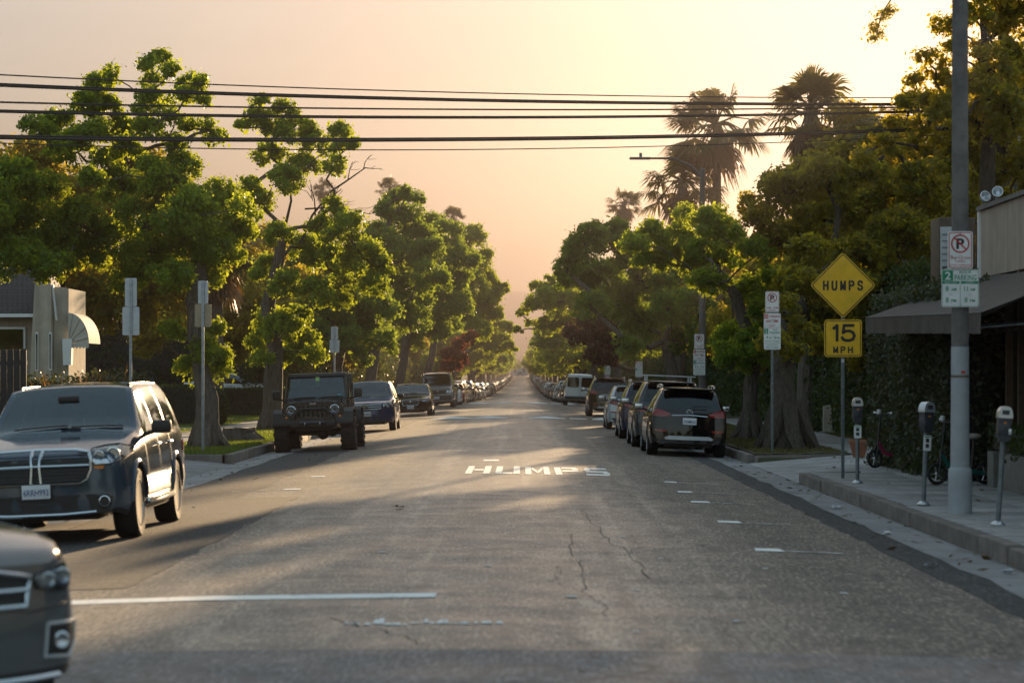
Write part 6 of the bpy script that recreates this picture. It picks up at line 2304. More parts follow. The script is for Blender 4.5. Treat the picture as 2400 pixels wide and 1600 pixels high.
def collapse(root):
    """one mesh of a whole car for copies only a few pixels tall; slot 0 is the paint"""
    V, F, S, MI, mats = [], [], [], [], [PAINT['grey']]
    def walk(o, mw):
        mw = mw @ o.matrix_basis
        if o.type == 'MESH':
            nm = o.name.split('.')[0]
            k0 = len(V)
            V.extend([tuple(mw @ v.co) for v in o.data.vertices])
            mat_ = o.data.materials[0]
            if nm in ('body', 'door'):
                mi = 0
            else:
                if mat_ not in mats:
                    mats.append(mat_)
                mi = mats.index(mat_)
            for p in o.data.polygons:
                F.append([v + k0 for v in p.vertices])
                S.append(p.use_smooth)
                MI.append(mi)
        for ch in o.children:
            if ch.name.split('.')[0] in ('seat', 'steering_wheel', 'grille_mesh', 'lettering', 'door_handle'):
                continue
            walk(ch, mw)
    for ch in root.children:
        if ch.name.split('.')[0] not in ('seat', 'steering_wheel'):
            walk(ch, Matrix.Identity(4))
    me = bpy.data.meshes.new('far_car')
    me.from_pydata(V, [], F)
    me.polygons.foreach_set('use_smooth', S)
    me.polygons.foreach_set('material_index', MI)
    for m_ in mats:
        me.materials.append(m_)
    try:
        me.set_sharp_from_angle(angle=R(30))
    except Exception:
        pass
    me.update()
    return me

def place_car(kind, paint, label, x, y, facing, group, far):
    z = gz(x, y)
    rz = R(-90) if facing == 'us' else R(90)
    if kind not in PROTO_CAR:
        sp, det = proto_sp[kind]
        PROTO_CAR[kind] = make_car('parked_car', label, sp, paint, det, (x, y, z), rz, R(2.0), group=group)
        return PROTO_CAR[kind]
    if far:
        if kind not in PROTO_FAR:
            PROTO_FAR[kind] = collapse(PROTO_CAR[kind])
        o = link('parked_car', PROTO_FAR[kind], None, (x, y, z), (R(2), 0, rz))
        o.material_slots[0].link = 'OBJECT'
        o.material_slots[0].material = PAINT[paint]
        return tag(o, label, 'car', group)
    r_ = copy_tree(PROTO_CAR[kind])
    r_.location = (x, y, z)
    r_.rotation_euler = (R(2), 0, rz)
    tag(r_, label, 'car', group)
    repaint(r_, paint)
    return r_

rgc = random.Random(31)
for side in ('left', 'right'):
    y = 164.0 if side == 'left' else 178.5
    k = 0
    while y < 1060:
        kind = kinds[(k * 4 + (3 if side == 'right' else 0)) % len(kinds)]
        paint = cols[(k * 5 + (2 if side == 'right' else 0)) % len(cols)]
        if side == 'left' and k == 0:
            kind, paint = 'crossover', 'black'
        if side == 'right' and k == 0:
            kind, paint = 'large SUV', 'black'
        L_ = proto_sp[kind][0]['L']
        y += L_ / 2
        x = (-5.0 if side == 'left' else 3.70) + rgc.uniform(-.1, .1)
        behind = 'behind the grey van' if side == 'left' else 'beyond the white van'
        n_ = ordinal(k)
        place_car(kind, paint, '%s %s, %s car %s in the %s row' % (colname[paint], kind, n_, behind, side), x, y, 'us' if side == 'left' else 'away', 'cars parked along the %s kerb' % side, y > 330)
        y += L_ / 2 + rgc.uniform(.9, 2.0) * (1 + max(0, y - 300) / 110) + (rgc.uniform(5, 13) if rgc.random() < .2 else 0)
        k += 1
# second van peeping out behind the grey van

# ------------------------------------------------------------------ signs, poles, meters
def plate(parent, w, h, z, mat, y=-.03, r_=.03, name='sign_plate', t=.006):
    mb = MB()
    pts = rrect(0, 0, w, h, r_, 3)
    mb.prism(pts, t, Matrix.Translation((0, y, z)) @ Matrix.Rotation(R(90), 4, 'X'))
    return mb.build(name, M[mat], parent)

def border(pl, w, h, z, mat, y, t=.010, r_=.025, inset=.012):
    mb = MB()
    o_ = rrect(0, 0, w - 2 * inset, h - 2 * inset, r_, 3)
    i_ = rrect(0, 0, w - 2 * inset - 2 * t, h - 2 * inset - 2 * t, max(.004, r_ - t), 3)
    n = len(o_)
    vs_ = [(p[0], y, z + p[1]) for p in o_] + [(p[0], y, z + p[1]) for p in i_]
    mb.add(vs_, [(k, (k + 1) % n, n + (k + 1) % n, n + k) for k in range(n)])
    return mb.build('border', M[mat], pl)

def no_parking_symbol(pl, cz, r_, y):
    MB().text('P', 0, cz, r_ * 1.15, r_ * .85, y - .001, .03).build('lettering', M['sign_black'], pl)
    mb = MB()
    n = 32
    vs_ = []
    for k in range(n):
        a = 2 * PI * k / n
        vs_ += [(math.cos(a) * r_, y - .002, cz + math.sin(a) * r_), (math.cos(a) * r_ * .84, y - .002, cz + math.sin(a) * r_ * .84)]
    mb.add(vs_, [(2 * k, 2 * ((k + 1) % n), 2 * ((k + 1) % n) + 1, 2 * k + 1) for k in range(n)])
    d = Vector((.7071, 0, -.7071))
    q = Vector((.7071, 0, .7071)) * r_ * .08
    c = Vector((0, y - .002, cz))
    mb.add([c - d * r_ * .87 - q, c - d * r_ * .87 + q, c + d * r_ * .87 + q, c + d * r_ * .87 - q], [(0, 1, 2, 3)])
    mb.build('prohibition_ring', M['sign_red'], pl)

def rects(pl, mat, lst, y, name='panel'):
    mb = MB()
    for cx, cz, w, h in lst:
        mb.add([(cx - w / 2, y, cz - h / 2), (cx + w / 2, y, cz - h / 2), (cx + w / 2, y, cz + h / 2), (cx - w / 2, y, cz + h / 2)], [(0, 1, 2, 3)])
    return mb.build(name, M[mat], pl)

def bolts(pl, zs, y):
    mb = MB()
    for z in zs:
        mb.tube([(0, y, z), (0, y - .008, z)], .009, 8)
    mb.build('bolt', M['galv'], pl)

def sign_no_parking_sweep(root, zc, y, w=.305, h=.457):
    pl = plate(root, w, h, zc, 'sign_white', y)
    yf = y - .0075
    border(pl, w, h, zc, 'sign_red', yf)
    no_parking_symbol(pl, zc + h * .17, w * .37, yf)
    mb = MB()
    mb.text('9', -.105, zc - h * .20, .05, .03, yf, .01).text('AM', -.067, zc - h * .212, .028, .038, yf, .01).text('-', -.03, zc - h * .2, .006, .022, yf, .01)
    mb.text('12', .01, zc - h * .20, .05, .042, yf, .01).text('NOON', .082, zc - h * .212, .028, .078, yf, .01)
    mb.text('TUESDAY', 0, zc - h * .30, .024, .13, yf, .008)
    mb.text('STREET SWEEPING', 0, zc - h * .40, .022, .255, yf, .008)
    mb.build('lettering', M['sign_red'], pl)
    bolts(pl, (zc + h * .44, zc - h * .455), yf)
    return pl

def sign_two_hour(root, zc, y, w=.457, h=.457):
    pl = plate(root, w, h, zc, 'sign_white', y)
    yf = y - .0075
    border(pl, w, h, zc, 'sign_green', yf, .005, .025, .006)
    rects(pl, 'sign_green', [(-w * .33, zc + h * .335, w * .28, h * .27), (-w * .25, zc + h * .155, w * .46, h * .07), (w * .25, zc + h * .155, w * .46, h * .07)], yf)
    rects(pl, 'sign_green', [(0, zc - h * .18, .006, h * .56)], yf, 'divider')
    mb = MB()
    mb.text('2', -w * .33, zc + h * .335, .095, .07, yf - .002, .02)
    mb.text('MON - SAT', -w * .25, zc + h * .155, .014, .14, yf - .002, .005).text('SUNDAY', w * .25, zc + h * .155, .014, .10, yf - .002, .005)
    mb.build('lettering', M['sign_white'], pl)
    mb = MB()
    mb.text('HOUR', w * .14, zc + h * .43, .034, .15, yf, .012)
    mb.text('PARKING', w * .14, zc + h * .285, .068, .265, yf, .014)
    for cx, hh in ((-w * .25, '8'), (w * .25, '11')):
        mb.text(hh, cx - .045, zc - h * .01, .062, .034 if hh == '8' else .046, yf, .014).text('AM', cx + .035, zc - h * .03, .036, .062, yf, .012)
        mb.text('TO', cx, zc - h * .165, .02, .03, yf, .008)
        mb.text('8', cx - .045, zc - h * .31, .062, .034, yf, .014).text('PM', cx + .035, zc - h * .33, .036, .06, yf, .012)
    mb.build('lettering', M['sign_green'], pl)
    bolts(pl, (zc + h * .44, zc - h * .45), yf)
    return pl

def sign_permit(root, zc, y, w=.37, h=.80, purple=False):
    pl = plate(root, w, h, zc, 'sign_white', y)
    yf = y - .0075
    t_ = zc + h / 2
    rects(pl, 'sign_red', [(-w * .36, t_ - h * .085, w * .25, h * .12), (0, t_ - h * .40, w * .94, .006)], yf)
    mb = MB()
    mb.text('PARKING', w * .14, t_ - h * .085, .06, .235, yf, .014).text('ANY TIME', 0, t_ - h * .22, .062, .28, yf, .014).text('EXCEPT', 0, t_ - h * .345, .036, .14, yf, .01)
    mb.build('lettering', M['sign_red'], pl)
    mb = MB()
    mb.text('NO', -w * .36, t_ - h * .085, .065, .075, yf - .002, .012).text('2', -w * .36, t_ - h * .50, .07, .05, yf - .002, .016)
    rects(pl, 'sign_green', [(-w * .36, t_ - h * .50, w * .24, h * .14), (0, t_ - h * .82, w * .94, .005)], yf)
    mb.build('lettering', M['sign_white'], pl)
    mb = MB()
    mb.text('HOUR', w * .16, t_ - h * .455, .03, .11, yf, .01).text('PARKING', w * .14, t_ - h * .535, .055, .23, yf, .012)
    mb.text('8', -w * .30, t_ - h * .665, .06, .035, yf, .014).text('AM', -w * .13, t_ - h * .675, .035, .055, yf, .01).text('TO', w * .03, t_ - h * .65, .018, .025, yf, .006).text('6', w * .17, t_ - h * .665, .06, .035, yf, .014).text('PM', w * .34, t_ - h * .675, .035, .055, yf, .01)
    mb.text('MONDAY THRU FRIDAY', 0, t_ - h * .765, .024, .30, yf, .006)
    mb.text('DISTRICT NO.', 0, t_ - h * .875, .028, .24, yf, .008).text('PERMITS EXEMPT', 0, t_ - h * .945, .028, .28, yf, .008)
    mb.build('lettering', M['sign_green'], pl)
    return pl

def u_post(root, h, mat='post_dark', w=.055, holes=True):
    mb = MB()
    mb.bbox((0, 0, h / 2 - .05), (w, .035, h + .1), .008)
    post = mb.build('post', M[mat], root)
    if holes:
        hb = MB()
        z = .15
        while z < h - .1:
            hb.box((0, -.018, z), (.014, .004, .014))
            z += .055
        hb.build('bolt_holes', M['black_plastic'], post)
    return post

_ST = {'H': [[(0, 0), (0, 1)], [(1, 0), (1, 1)], [(0, .52), (1, .52)]],
       'U': [[(0, 1), (0, .28), (.1, .1), (.3, 0), (.7, 0), (.9, .1), (1, .28), (1, 1)]],
       'M': [[(0, 0), (0, 1), (.5, .12), (1, 1), (1, 0)]],
       'P': [[(0, 0), (0, 1), (.68, 1), (.92, .92), (1, .76), (.92, .58), (.68, .48), (0, .48)]],
       'S': [[(.98, .80), (.86, .96), (.6, 1), (.36, 1), (.1, .94), (.02, .76), (.12, .58), (.5, .50), (.88, .42), (.98, .25), (.9, .06), (.62, 0), (.36, 0), (.1, .05), (0, .2)]],
       '1': [[(.1, .80), (.7, 1), (.7, 0)]],
       '5': [[(.92, 1), (.16, 1), (.08, .52), (.3, .62), (.62, .64), (.9, .52), (1, .32), (.9, .1), (.62, 0), (.34, 0), (.1, .07), (0, .2)]]}
def strokes(mb, word, cx, cz, h, w, y, t):
    """sign lettering drawn as strokes of even width"""
    n = len(word)
    adv = w / n if n > 1 else w
    lw = adv * (.68 if n > 1 else 1.0) - (t if n > 1 else 0)
    q = 0
    for i, ch in enumerate(word):
        x0 = cx - w / 2 + adv * i + (adv - lw) / 2
        for line in _ST[ch]:
            P_ = [(x0 + p[0] * lw, cz - h / 2 + t / 2 + p[1] * (h - t)) for p in line]
            for a, b in zip(P_[:-1], P_[1:]):
                q += 1
                d = Vector((b[0] - a[0], 0, b[1] - a[1])).normalized()
                nn = Vector((-d.z, 0, d.x)) * t / 2
                e = d * t * .36
                A, B_ = Vector((a[0], y - .0004 * (q % 7), a[1])) - e, Vector((b[0], y - .0004 * (q % 7), b[1])) + e
                mb.add([A - nn, B_ - nn, B_ + nn, A + nn], [(0, 1, 2, 3)])
    return mb

# yellow HUMPS / 15 MPH
def hump_sign():
    x, y = 5.23, 41.8
    root = thing('warning_sign', 'yellow diamond sign reading HUMPS above a 15 MPH plate on the right', 'sign', (x, y, .05), (0, 0, R(-1)))
    u_post(root, 3.6)
    s = .762
    zc = 3.74 - s * .7071 - .05
    m = Matrix.Translation((0, -.03, zc)) @ Matrix.Rotation(R(45), 4, 'Y') @ Matrix.Rotation(R(90), 4, 'X')
    pl = MB().prism(rrect(0, 0, s, s, .05, 4), .006, m).build('sign_plate', M['sign_yellow'], root)
    pl['label'] = 'yellow diamond plate'
    mb = MB()
    o_, i_ = rrect(0, 0, s - .03, s - .03, .04, 4), rrect(0, 0, s - .06, s - .06, .03, 4)
    n = len(o_)
    mm = Matrix.Translation((0, -.038, zc)) @ Matrix.Rotation(R(45), 4, 'Y')
    mb.add([mm @ Vector((p[0], 0, p[1])) for p in o_] + [mm @ Vector((p[0], 0, p[1])) for p in i_], [(k, (k + 1) % n, n + (k + 1) % n, n + k) for k in range(n)])
    mb.build('border', M['sign_black'], pl)
    mb = MB()
    strokes(mb, 'HUMPS', 0, zc - .005, .165, .70, -.039, .030)
    mb.build('lettering', M['sign_black'], pl)
    bolts(pl, (zc + .40, zc - .40), -.038)
    w, h = .61, .61
    z2 = zc - s * .7071 - .02 - h / 2
    p2 = plate(root, w, h, z2, 'sign_yellow', -.03, .05)
    border(p2, w, h, z2, 'sign_black', -.038, .013, .04, .016)
    mb = MB()
    strokes(mb, '1', -.115, z2 + .085, .29, .09, -.039, .046)
    strokes(mb, '5', .085, z2 + .085, .29, .20, -.039, .046)
    strokes(mb, 'MPH', 0, z2 - .19, .115, .36, -.039, .022)
    mb.build('lettering', M['sign_black'], p2)
    MB().box((0, -.021, 1.92), (.045, .004, .06)).build('sticker', M['litter'], root)
hump_sign()

# concrete pole with two parking signs
def big_pole():
    x, y = 5.35, 31.3
    root = thing('concrete_pole', 'tall round concrete pole standing by the kerb between the nearer meters', 'pole', (x, y, .05))
    MB().lathe([(.145, -.05), (.145, .46), (.140, .53), (.118, .56), (.112, 1.2), (.1085, 2.03)], 24).build('shaft', M['pole_paint'], root)
    MB().lathe([(.1065, 2.025), (.1045, 3.0), (.098, 5.0), (.088, 9.5)], 24).build('upper_shaft', M['pole_aggregate'], root)
    MB().lathe([(.1125, 1.655), (.1128, 1.66), (.1122, 1.685)], 24).build('rust_ring', M['stump_wood'], root)
    MB().box((.02, -.1115, 1.72), (.05, .003, .03)).build('sticker', M['sign_red'], root)
    st = thing('parking_sign', 'red no parking sign above a green two hour sign on the concrete pole', 'sign', (x - .02, y - .115, .05))
    sign_no_parking_sweep(st, 3.255 - .05, -.012)
    sign_two_hour(st, 2.79 - .05, -.012)
    mb = MB()
    for z in (3.1, 2.75):
        mb.tube([(.02 + .112 * math.cos(a), .115 + .112 * math.sin(a), z) for a in np.linspace(0, 2 * PI, 21)], .006, 5)
    mb.build('strap', M['galv'], st)
big_pole()

def permit_sign(label, x, y, top, post=True, s=1.0, extra=None, upper=True, z=.05):
    root = thing('parking_sign', label, 'sign', (x, y, prof(y) + z))
    t_ = top - (prof(y) + z)
    if post:
        u_post(root, t_ - .03, holes=y < 70)
    if upper:
        pl = plate(root, .305, .457, t_ - .23, 'sign_white', -.03)
        no_parking_symbol(pl, t_ - .23 + .09, .105, -.038)
        mb = MB()
        mb.text('7AM - 10AM', 0, t_ - .36, .035, .25, -.038, .01).text('TUESDAY', 0, t_ - .405, .02, .15, -.038, .008).text('STREET SWEEPING', 0, t_ - .44, .016, .22, -.038, .006)
        mb.build('lettering', M['sign_red'], pl)
        border(pl, .305, .457, t_ - .23, 'sign_red', -.038, .004)
        sign_permit(root, t_ - .48 - .40, -.03)
    else:
        sign_permit(root, t_ - .40, -.03)
    if extra:
        pl = plate(root, .33, .26, t_ - .48 - .80 - .15, 'sign_purple', -.03)
        rects(pl, 'sign_white', [(0, t_ - 1.43, .22, .05)], -.038)
    return root
permit_sign('no parking any time sign with permit plate on a thin post by the right verge', 5.50, 56.4, 3.58)
pp = permit_sign('no parking any time sign strapped to the street lamp pole', 5.50, 79.7, 3.02, post=False)
permit_sign('small permit parking sign with a mauve plate on a pole near the white van', 5.60, 168.6, 3.05, True, extra=True)
permit_sign('single permit parking plate half hidden by leaves beyond the street lamp', 6.05, 133, 2.45, True, upper=False)

# sign backs on the left
def sign_back(label, x, y, top, w1, h1, w2, h2, mat2='alu'):
    root = thing('sign_post', label, 'sign', (x, y, .03))
    t_ = top - .03
    u_post(root, t_ - .02, 'galv', .06, y < 80)
    a = plate(root, w1, h1, t_ - h1 / 2, 'alu', .035)
    b = plate(root, w2, h2, t_ - h1 - h2 / 2 - .01, mat2, .035)
    mb = MB()
    for k in range(3):
        mb.box((0, .026, t_ - h1 * (.2 + .3 * k)), (.075, .018, .03))
    mb.build('bracket', M['galv'], root)
sign_back('grey back of a street sign standing behind the grey SUV', -8.57, 56, 3.86, .26, .62, .37, .62)
sign_back('tan and grey back of a street sign in front of the first camphor trunk', -6.99, 56, 3.80, .22, .50, .36, .50, 'alu_tan')
sign_back('distant grey back of a street sign above the black off-roader', at(768, 862, 92).x, 92, at(768, 750, 92).z, .25, .46, .35, .46)

# street lamp
def street_lamp():
    x, y = 5.62, 80
    root = thing('street_lamp', 'tall street lamp with a curved arm over the right side of the street', 'street lamp', (x, y, .05))
    h = 8.1
    MB().lathe([(.17, -.05), (.17, .4), (.125, .46), (.115, 1.5), (.10, 4), (.075, h - .15), (.085, h - .12), (.085, h), (.04, h + .05)], 16).build('pole', M['lamp_concrete'], root)
    tip = at(1488, 364, 80) - Vector((x, y, .05))
    hd = at(1470, 364, 80) - Vector((x, y, .05))
    mb = MB()
    pts = [Vector((0, 0, h - .25)), Vector((-.35, 0, h + .12)), Vector((-.9, 0, h + .36)), Vector((tip.x, 0, tip.z))]
    mb.tube(pts, [.05, .045, .038, .032], 8)
    mb.build('arm', M['lamp_concrete'], root)
    hb = MB().bbox((hd.x, 0, hd.z), (.66, .28, .07), .03).build('lamp_head', M['post_dark'], root)
    MB().tube([(hd.x + .02, 0, hd.z + .03), (hd.x + .02, 0, hd.z + .17)], .045, 8).build('photocell', M['post_dark'], hb)
street_lamp()

def stop_sign():
    y = 292
    p = at(1320, 872, y)
    root = thing('stop_sign', 'small red octagonal stop sign far down the right side', 'sign', (6.1, y, prof(y)))
    u_post(root, 2.9, holes=False)
    pts = [(.42 * math.cos(R(22.5 + 45 * k)), .42 * math.sin(R(22.5 + 45 * k))) for k in range(8)]
    pl = MB().prism(pts, .006, Matrix.Translation((0, -.03, 2.55)) @ Matrix.Rotation(R(90), 4, 'X')).build('sign_plate', M['sign_red'], root)
    MB().text('STOP', 0, 2.55, .25, .6, -.038, .02).build('lettering', M['sign_white'], pl)
    permit_sign('tiny white parking sign left of the red stop sign', 5.6, 300, prof(300) + 3.0)
stop_sign()

# parking meters
def meter(label, x, y, lean=0.0, card=True, rz=0.0):
    root = thing('parking_meter', label, 'parking meter', (x, y, .055), (0, lean, rz), 'parking meters along the right kerb')
    MB().lathe([(.085, 0), (.085, .012), (.06, .035), (.035, .05)], 14).build('base_flange', M['meter_dome'], root)
    MB().tube([(0, 0, .02), (0, 0, .98)], .030, 12).build('post', M['post_dark'], root)
    hd = MB()
    prof_ = [(-.05, .94), (-.066, .99), (-.072, 1.06), (-.074, 1.20), (.074, 1.20), (.072, 1.06), (.066, .99), (.05, .94)]
    hd.prism([(p[0], p[1]) for p in prof_], .13, Matrix.Translation((0, .065, 0)) @ Matrix.Rotation(R(90), 4, 'X'))
    head = hd.build('housing', M['meter_grey'], root)
    MB().bbox((0, 0, 1.075), (.155, .15, .15), .03).build('coin_box', M['meter_grey'], head)
    dome = MB()
    dp = [(-.082, 1.20)] + [(-.082 * math.copysign(abs(math.cos(a)) ** .7, math.cos(a)), 1.22 + .115 * math.sin(a)) for a in np.linspace(.1, PI - .1, 9)] + [(.082, 1.20)]
    dome.prism(dp, .15, Matrix.Translation((0, .075, 0)) @ Matrix.Rotation(R(90), 4, 'X'))
    dm = dome.build('dome', M['meter_dome'], root)
    MB().bbox((0, -.078, 1.265), (.08, .008, .05), .003).build('display', M['meter_grey'], dm)
    MB().box((0, -.068, 1.14), (.03, .004, .035)).build('coin_label', M['amber'], head)
    if card:
        pl = plate(root, .115, .20, .80, 'sign_white', -.034, .012)
        rects(pl, 'meter_grey', [(0, .835, .05, .05), (0, .765, .05, .05)], -.042)
        rects(pl, 'sign_green', [(0, .88, .09, .012)], -.042, 'printed_line')
    else:
        MB().bbox((.06, -.07, 1.05), (.04, .03, .07), .012).build('card_slot', M['meter_dome'], head)
meter('parking meter with a white card beside the yellow hump sign', 5.22, 39.9)
meter('parking meter with a narrow white card just left of the concrete pole', 5.20, 33.2, R(2.5), True, R(25))
meter('parking meter without a card right of the concrete pole', 5.33, 28.7, R(3.5), False)

# pale bollard slab
MBo = MB()
root = thing('pale_bollard', 'pale leaning concrete slab at the edge of the garden on the right', 'bollard', (9.05, 76, .03), (0, R(-2), 0))
MBo.prism([(-.14, -.05), (.14, -.05), (.125, .80), (.09, .83), (-.10, .80)], .16, Matrix.Rotation(R(90), 4, 'X'))
MBo.build('slab', M['stucco'], root)
MB().box((0, -.08, .02), (.42, .34, .06)).build('footing', M['concrete'], root)

# white board and low kerb stones beyond the twin trunks
root = thing('white_board', 'plain white board standing behind the agave on the right', 'board', (at(1800, 862, 86).x, 86, .03))
MB().bbox((0, 0, 1.05), (.62, .03, .50), .01).build('panel', M['white_trim'], root)
for s in (-1, 1):
    MB().box((s * .27, 0, .42), (.04, .04, .84)).build('leg', M['white_trim'], root)
root = thing('garden_edging', 'long low stone edging beside the pale bollard', 'edging', (10.1, 74, .03))
for k in range(6):
    MB().bbox((.02 * (k % 2), -k * .62 + .6, .10), (.22, .58, .24), .03, rnd.uniform(-.05, .05)).build('stone', M['concrete'], root)

# small seated scooters
def scooter(label, x, y, rz, frame, lean=0):
    root = thing('seated_scooter', label, 'scooter', (x, y, .055), (lean, 0, rz))
    rw = .165
    for nm, xx in (('wheel', .40), ('wheel', -.40)):
        rot = Matrix.Rotation(R(90), 4, 'X')
        w = MB().tube([(rw * .86 * math.cos(a), 0, rw * .86 * math.sin(a)) for a in np.linspace(0, 2 * PI, 25)], .026, 8, False).build(nm, M['rubber'], root, (xx, 0, rw))
        rb = MB()
        for k in range(5):
            a = 2 * PI * k / 5
            rb.tube([(0, 0, 0), (rw * .8 * math.cos(a), 0, rw * .8 * math.sin(a))], .010, 5)
        rb.tube([(0, -.035, 0), (0, .035, 0)], .03, 8)
        rb.build('rim', M['rim_alu'], w)
    fm = simple('scooter_frame_' + frame[0], frame[1], .35, .2)
    MB().tube([(.33, 0, .46), (.18, 0, .26), (-.05, 0, .22), (-.40, 0, rw)], .034, 8).build('frame', fm, root)
    MB().tube([(.40, -.05, rw), (.36, -.05, .36), (.33, 0, .46), (.27, 0, .96)], .022, 8).tube([(.40, .05, rw), (.36, .05, .36), (.33, 0, .46)], .018, 8).build('stem', M['black_plastic'], root)
    hb = MB().tube([(.22, -.27, 1.0), (.27, -.12, .96), (.27, .12, .96), (.22, .27, 1.0)], .014, 6).build('handlebar', M['black_plastic'], root)
    for s in (-1, 1):
        MB().tube([(.23, s * .18, .985), (.215, s * .29, 1.0)], .02, 8).build('grip', M['white_trim'], hb)
    MB().bbox((.31, 0, 1.02), (.05, .09, .08), .02).build('phone_mount', M['litter'], hb)
    MB().tube([(-.18, 0, .24), (-.22, 0, .70)], .022, 8).build('seat_post', M['black_plastic'], root)
    MB().sphere((-.20, 0, .74), (.15, .09, .045), 12, 6).build('seat', M['canvas_cream'], root)
    MB().bbox((-.40, 0, .36), (.30, .09, .02), .008, 0, 0, R(-18)).build('mudguard', M['black_plastic'], root)
    MB().tube([(-.05, .03, .2), (-.09, .16, .0)], .010, 5).build('kickstand', M['galv'], root)
scooter('small seated scooter with a magenta frame parked by the ivy screen', 6.75, 46.6, R(206), ('magenta', (.42, .03, .12)))
scooter('small seated scooter with a teal frame half hidden by the concrete pole', 6.75, 39.4, R(196), ('teal', (.01, .14, .12)))
root = thing('flower_pot', 'terracotta pot beside the magenta scooter', 'pot', (6.9, 52.5, .055))
MB().lathe([(.12, 0), (.20, .30), (.22, .30), (.22, .36), (.19, .36), (.17, .30)], 16).build('pot', simple('terracotta', (.22, .09, .05), .85), root)
MB().lathe([(.17, .29), (.02, .31)], 12).build('soil', M['soil'], root)

# tree stump
root = thing('tree_stump', 'wide cut tree stump on the verge between the two camphor trunks', 'stump', (-7.2, 65.2, .03))
rgs = random.Random(3)
n = 22
st = MB()
lay = [(0, .60), (.10, .50), (.26, .42), (.36, .40)]
vs_, fs = [], []
jit = [rgs.uniform(.82, 1.2) for _ in range(n)]
for z, r_ in lay:
    for k in range(n):
        a = 2 * PI * k / n
        q = r_ * (1 + (jit[k] - 1) * (1.6 if z < .2 else .7)) * (1.25 if math.cos(a) > .5 and z < .15 else 1)
        vs_.append((math.cos(a) * q, math.sin(a) * q, z + (.02 * math.sin(a * 3) if z > .3 else 0) - (.04 if z == 0 else 0)))
for j in range(3):
    for k in range(n):
        k2 = (k + 1) % n
        fs.append((j * n + k, j * n + k2, (j + 1) * n + k2, (j + 1) * n + k))
st.add(vs_, fs, True).build('bark', M['bark'], root)
MB().add([(v[0] * .96, v[1] * .96, v[2] + .004) for v in vs_[3 * n:]], [tuple(range(n))]).build('cut_face', M['stump_wood'], root)

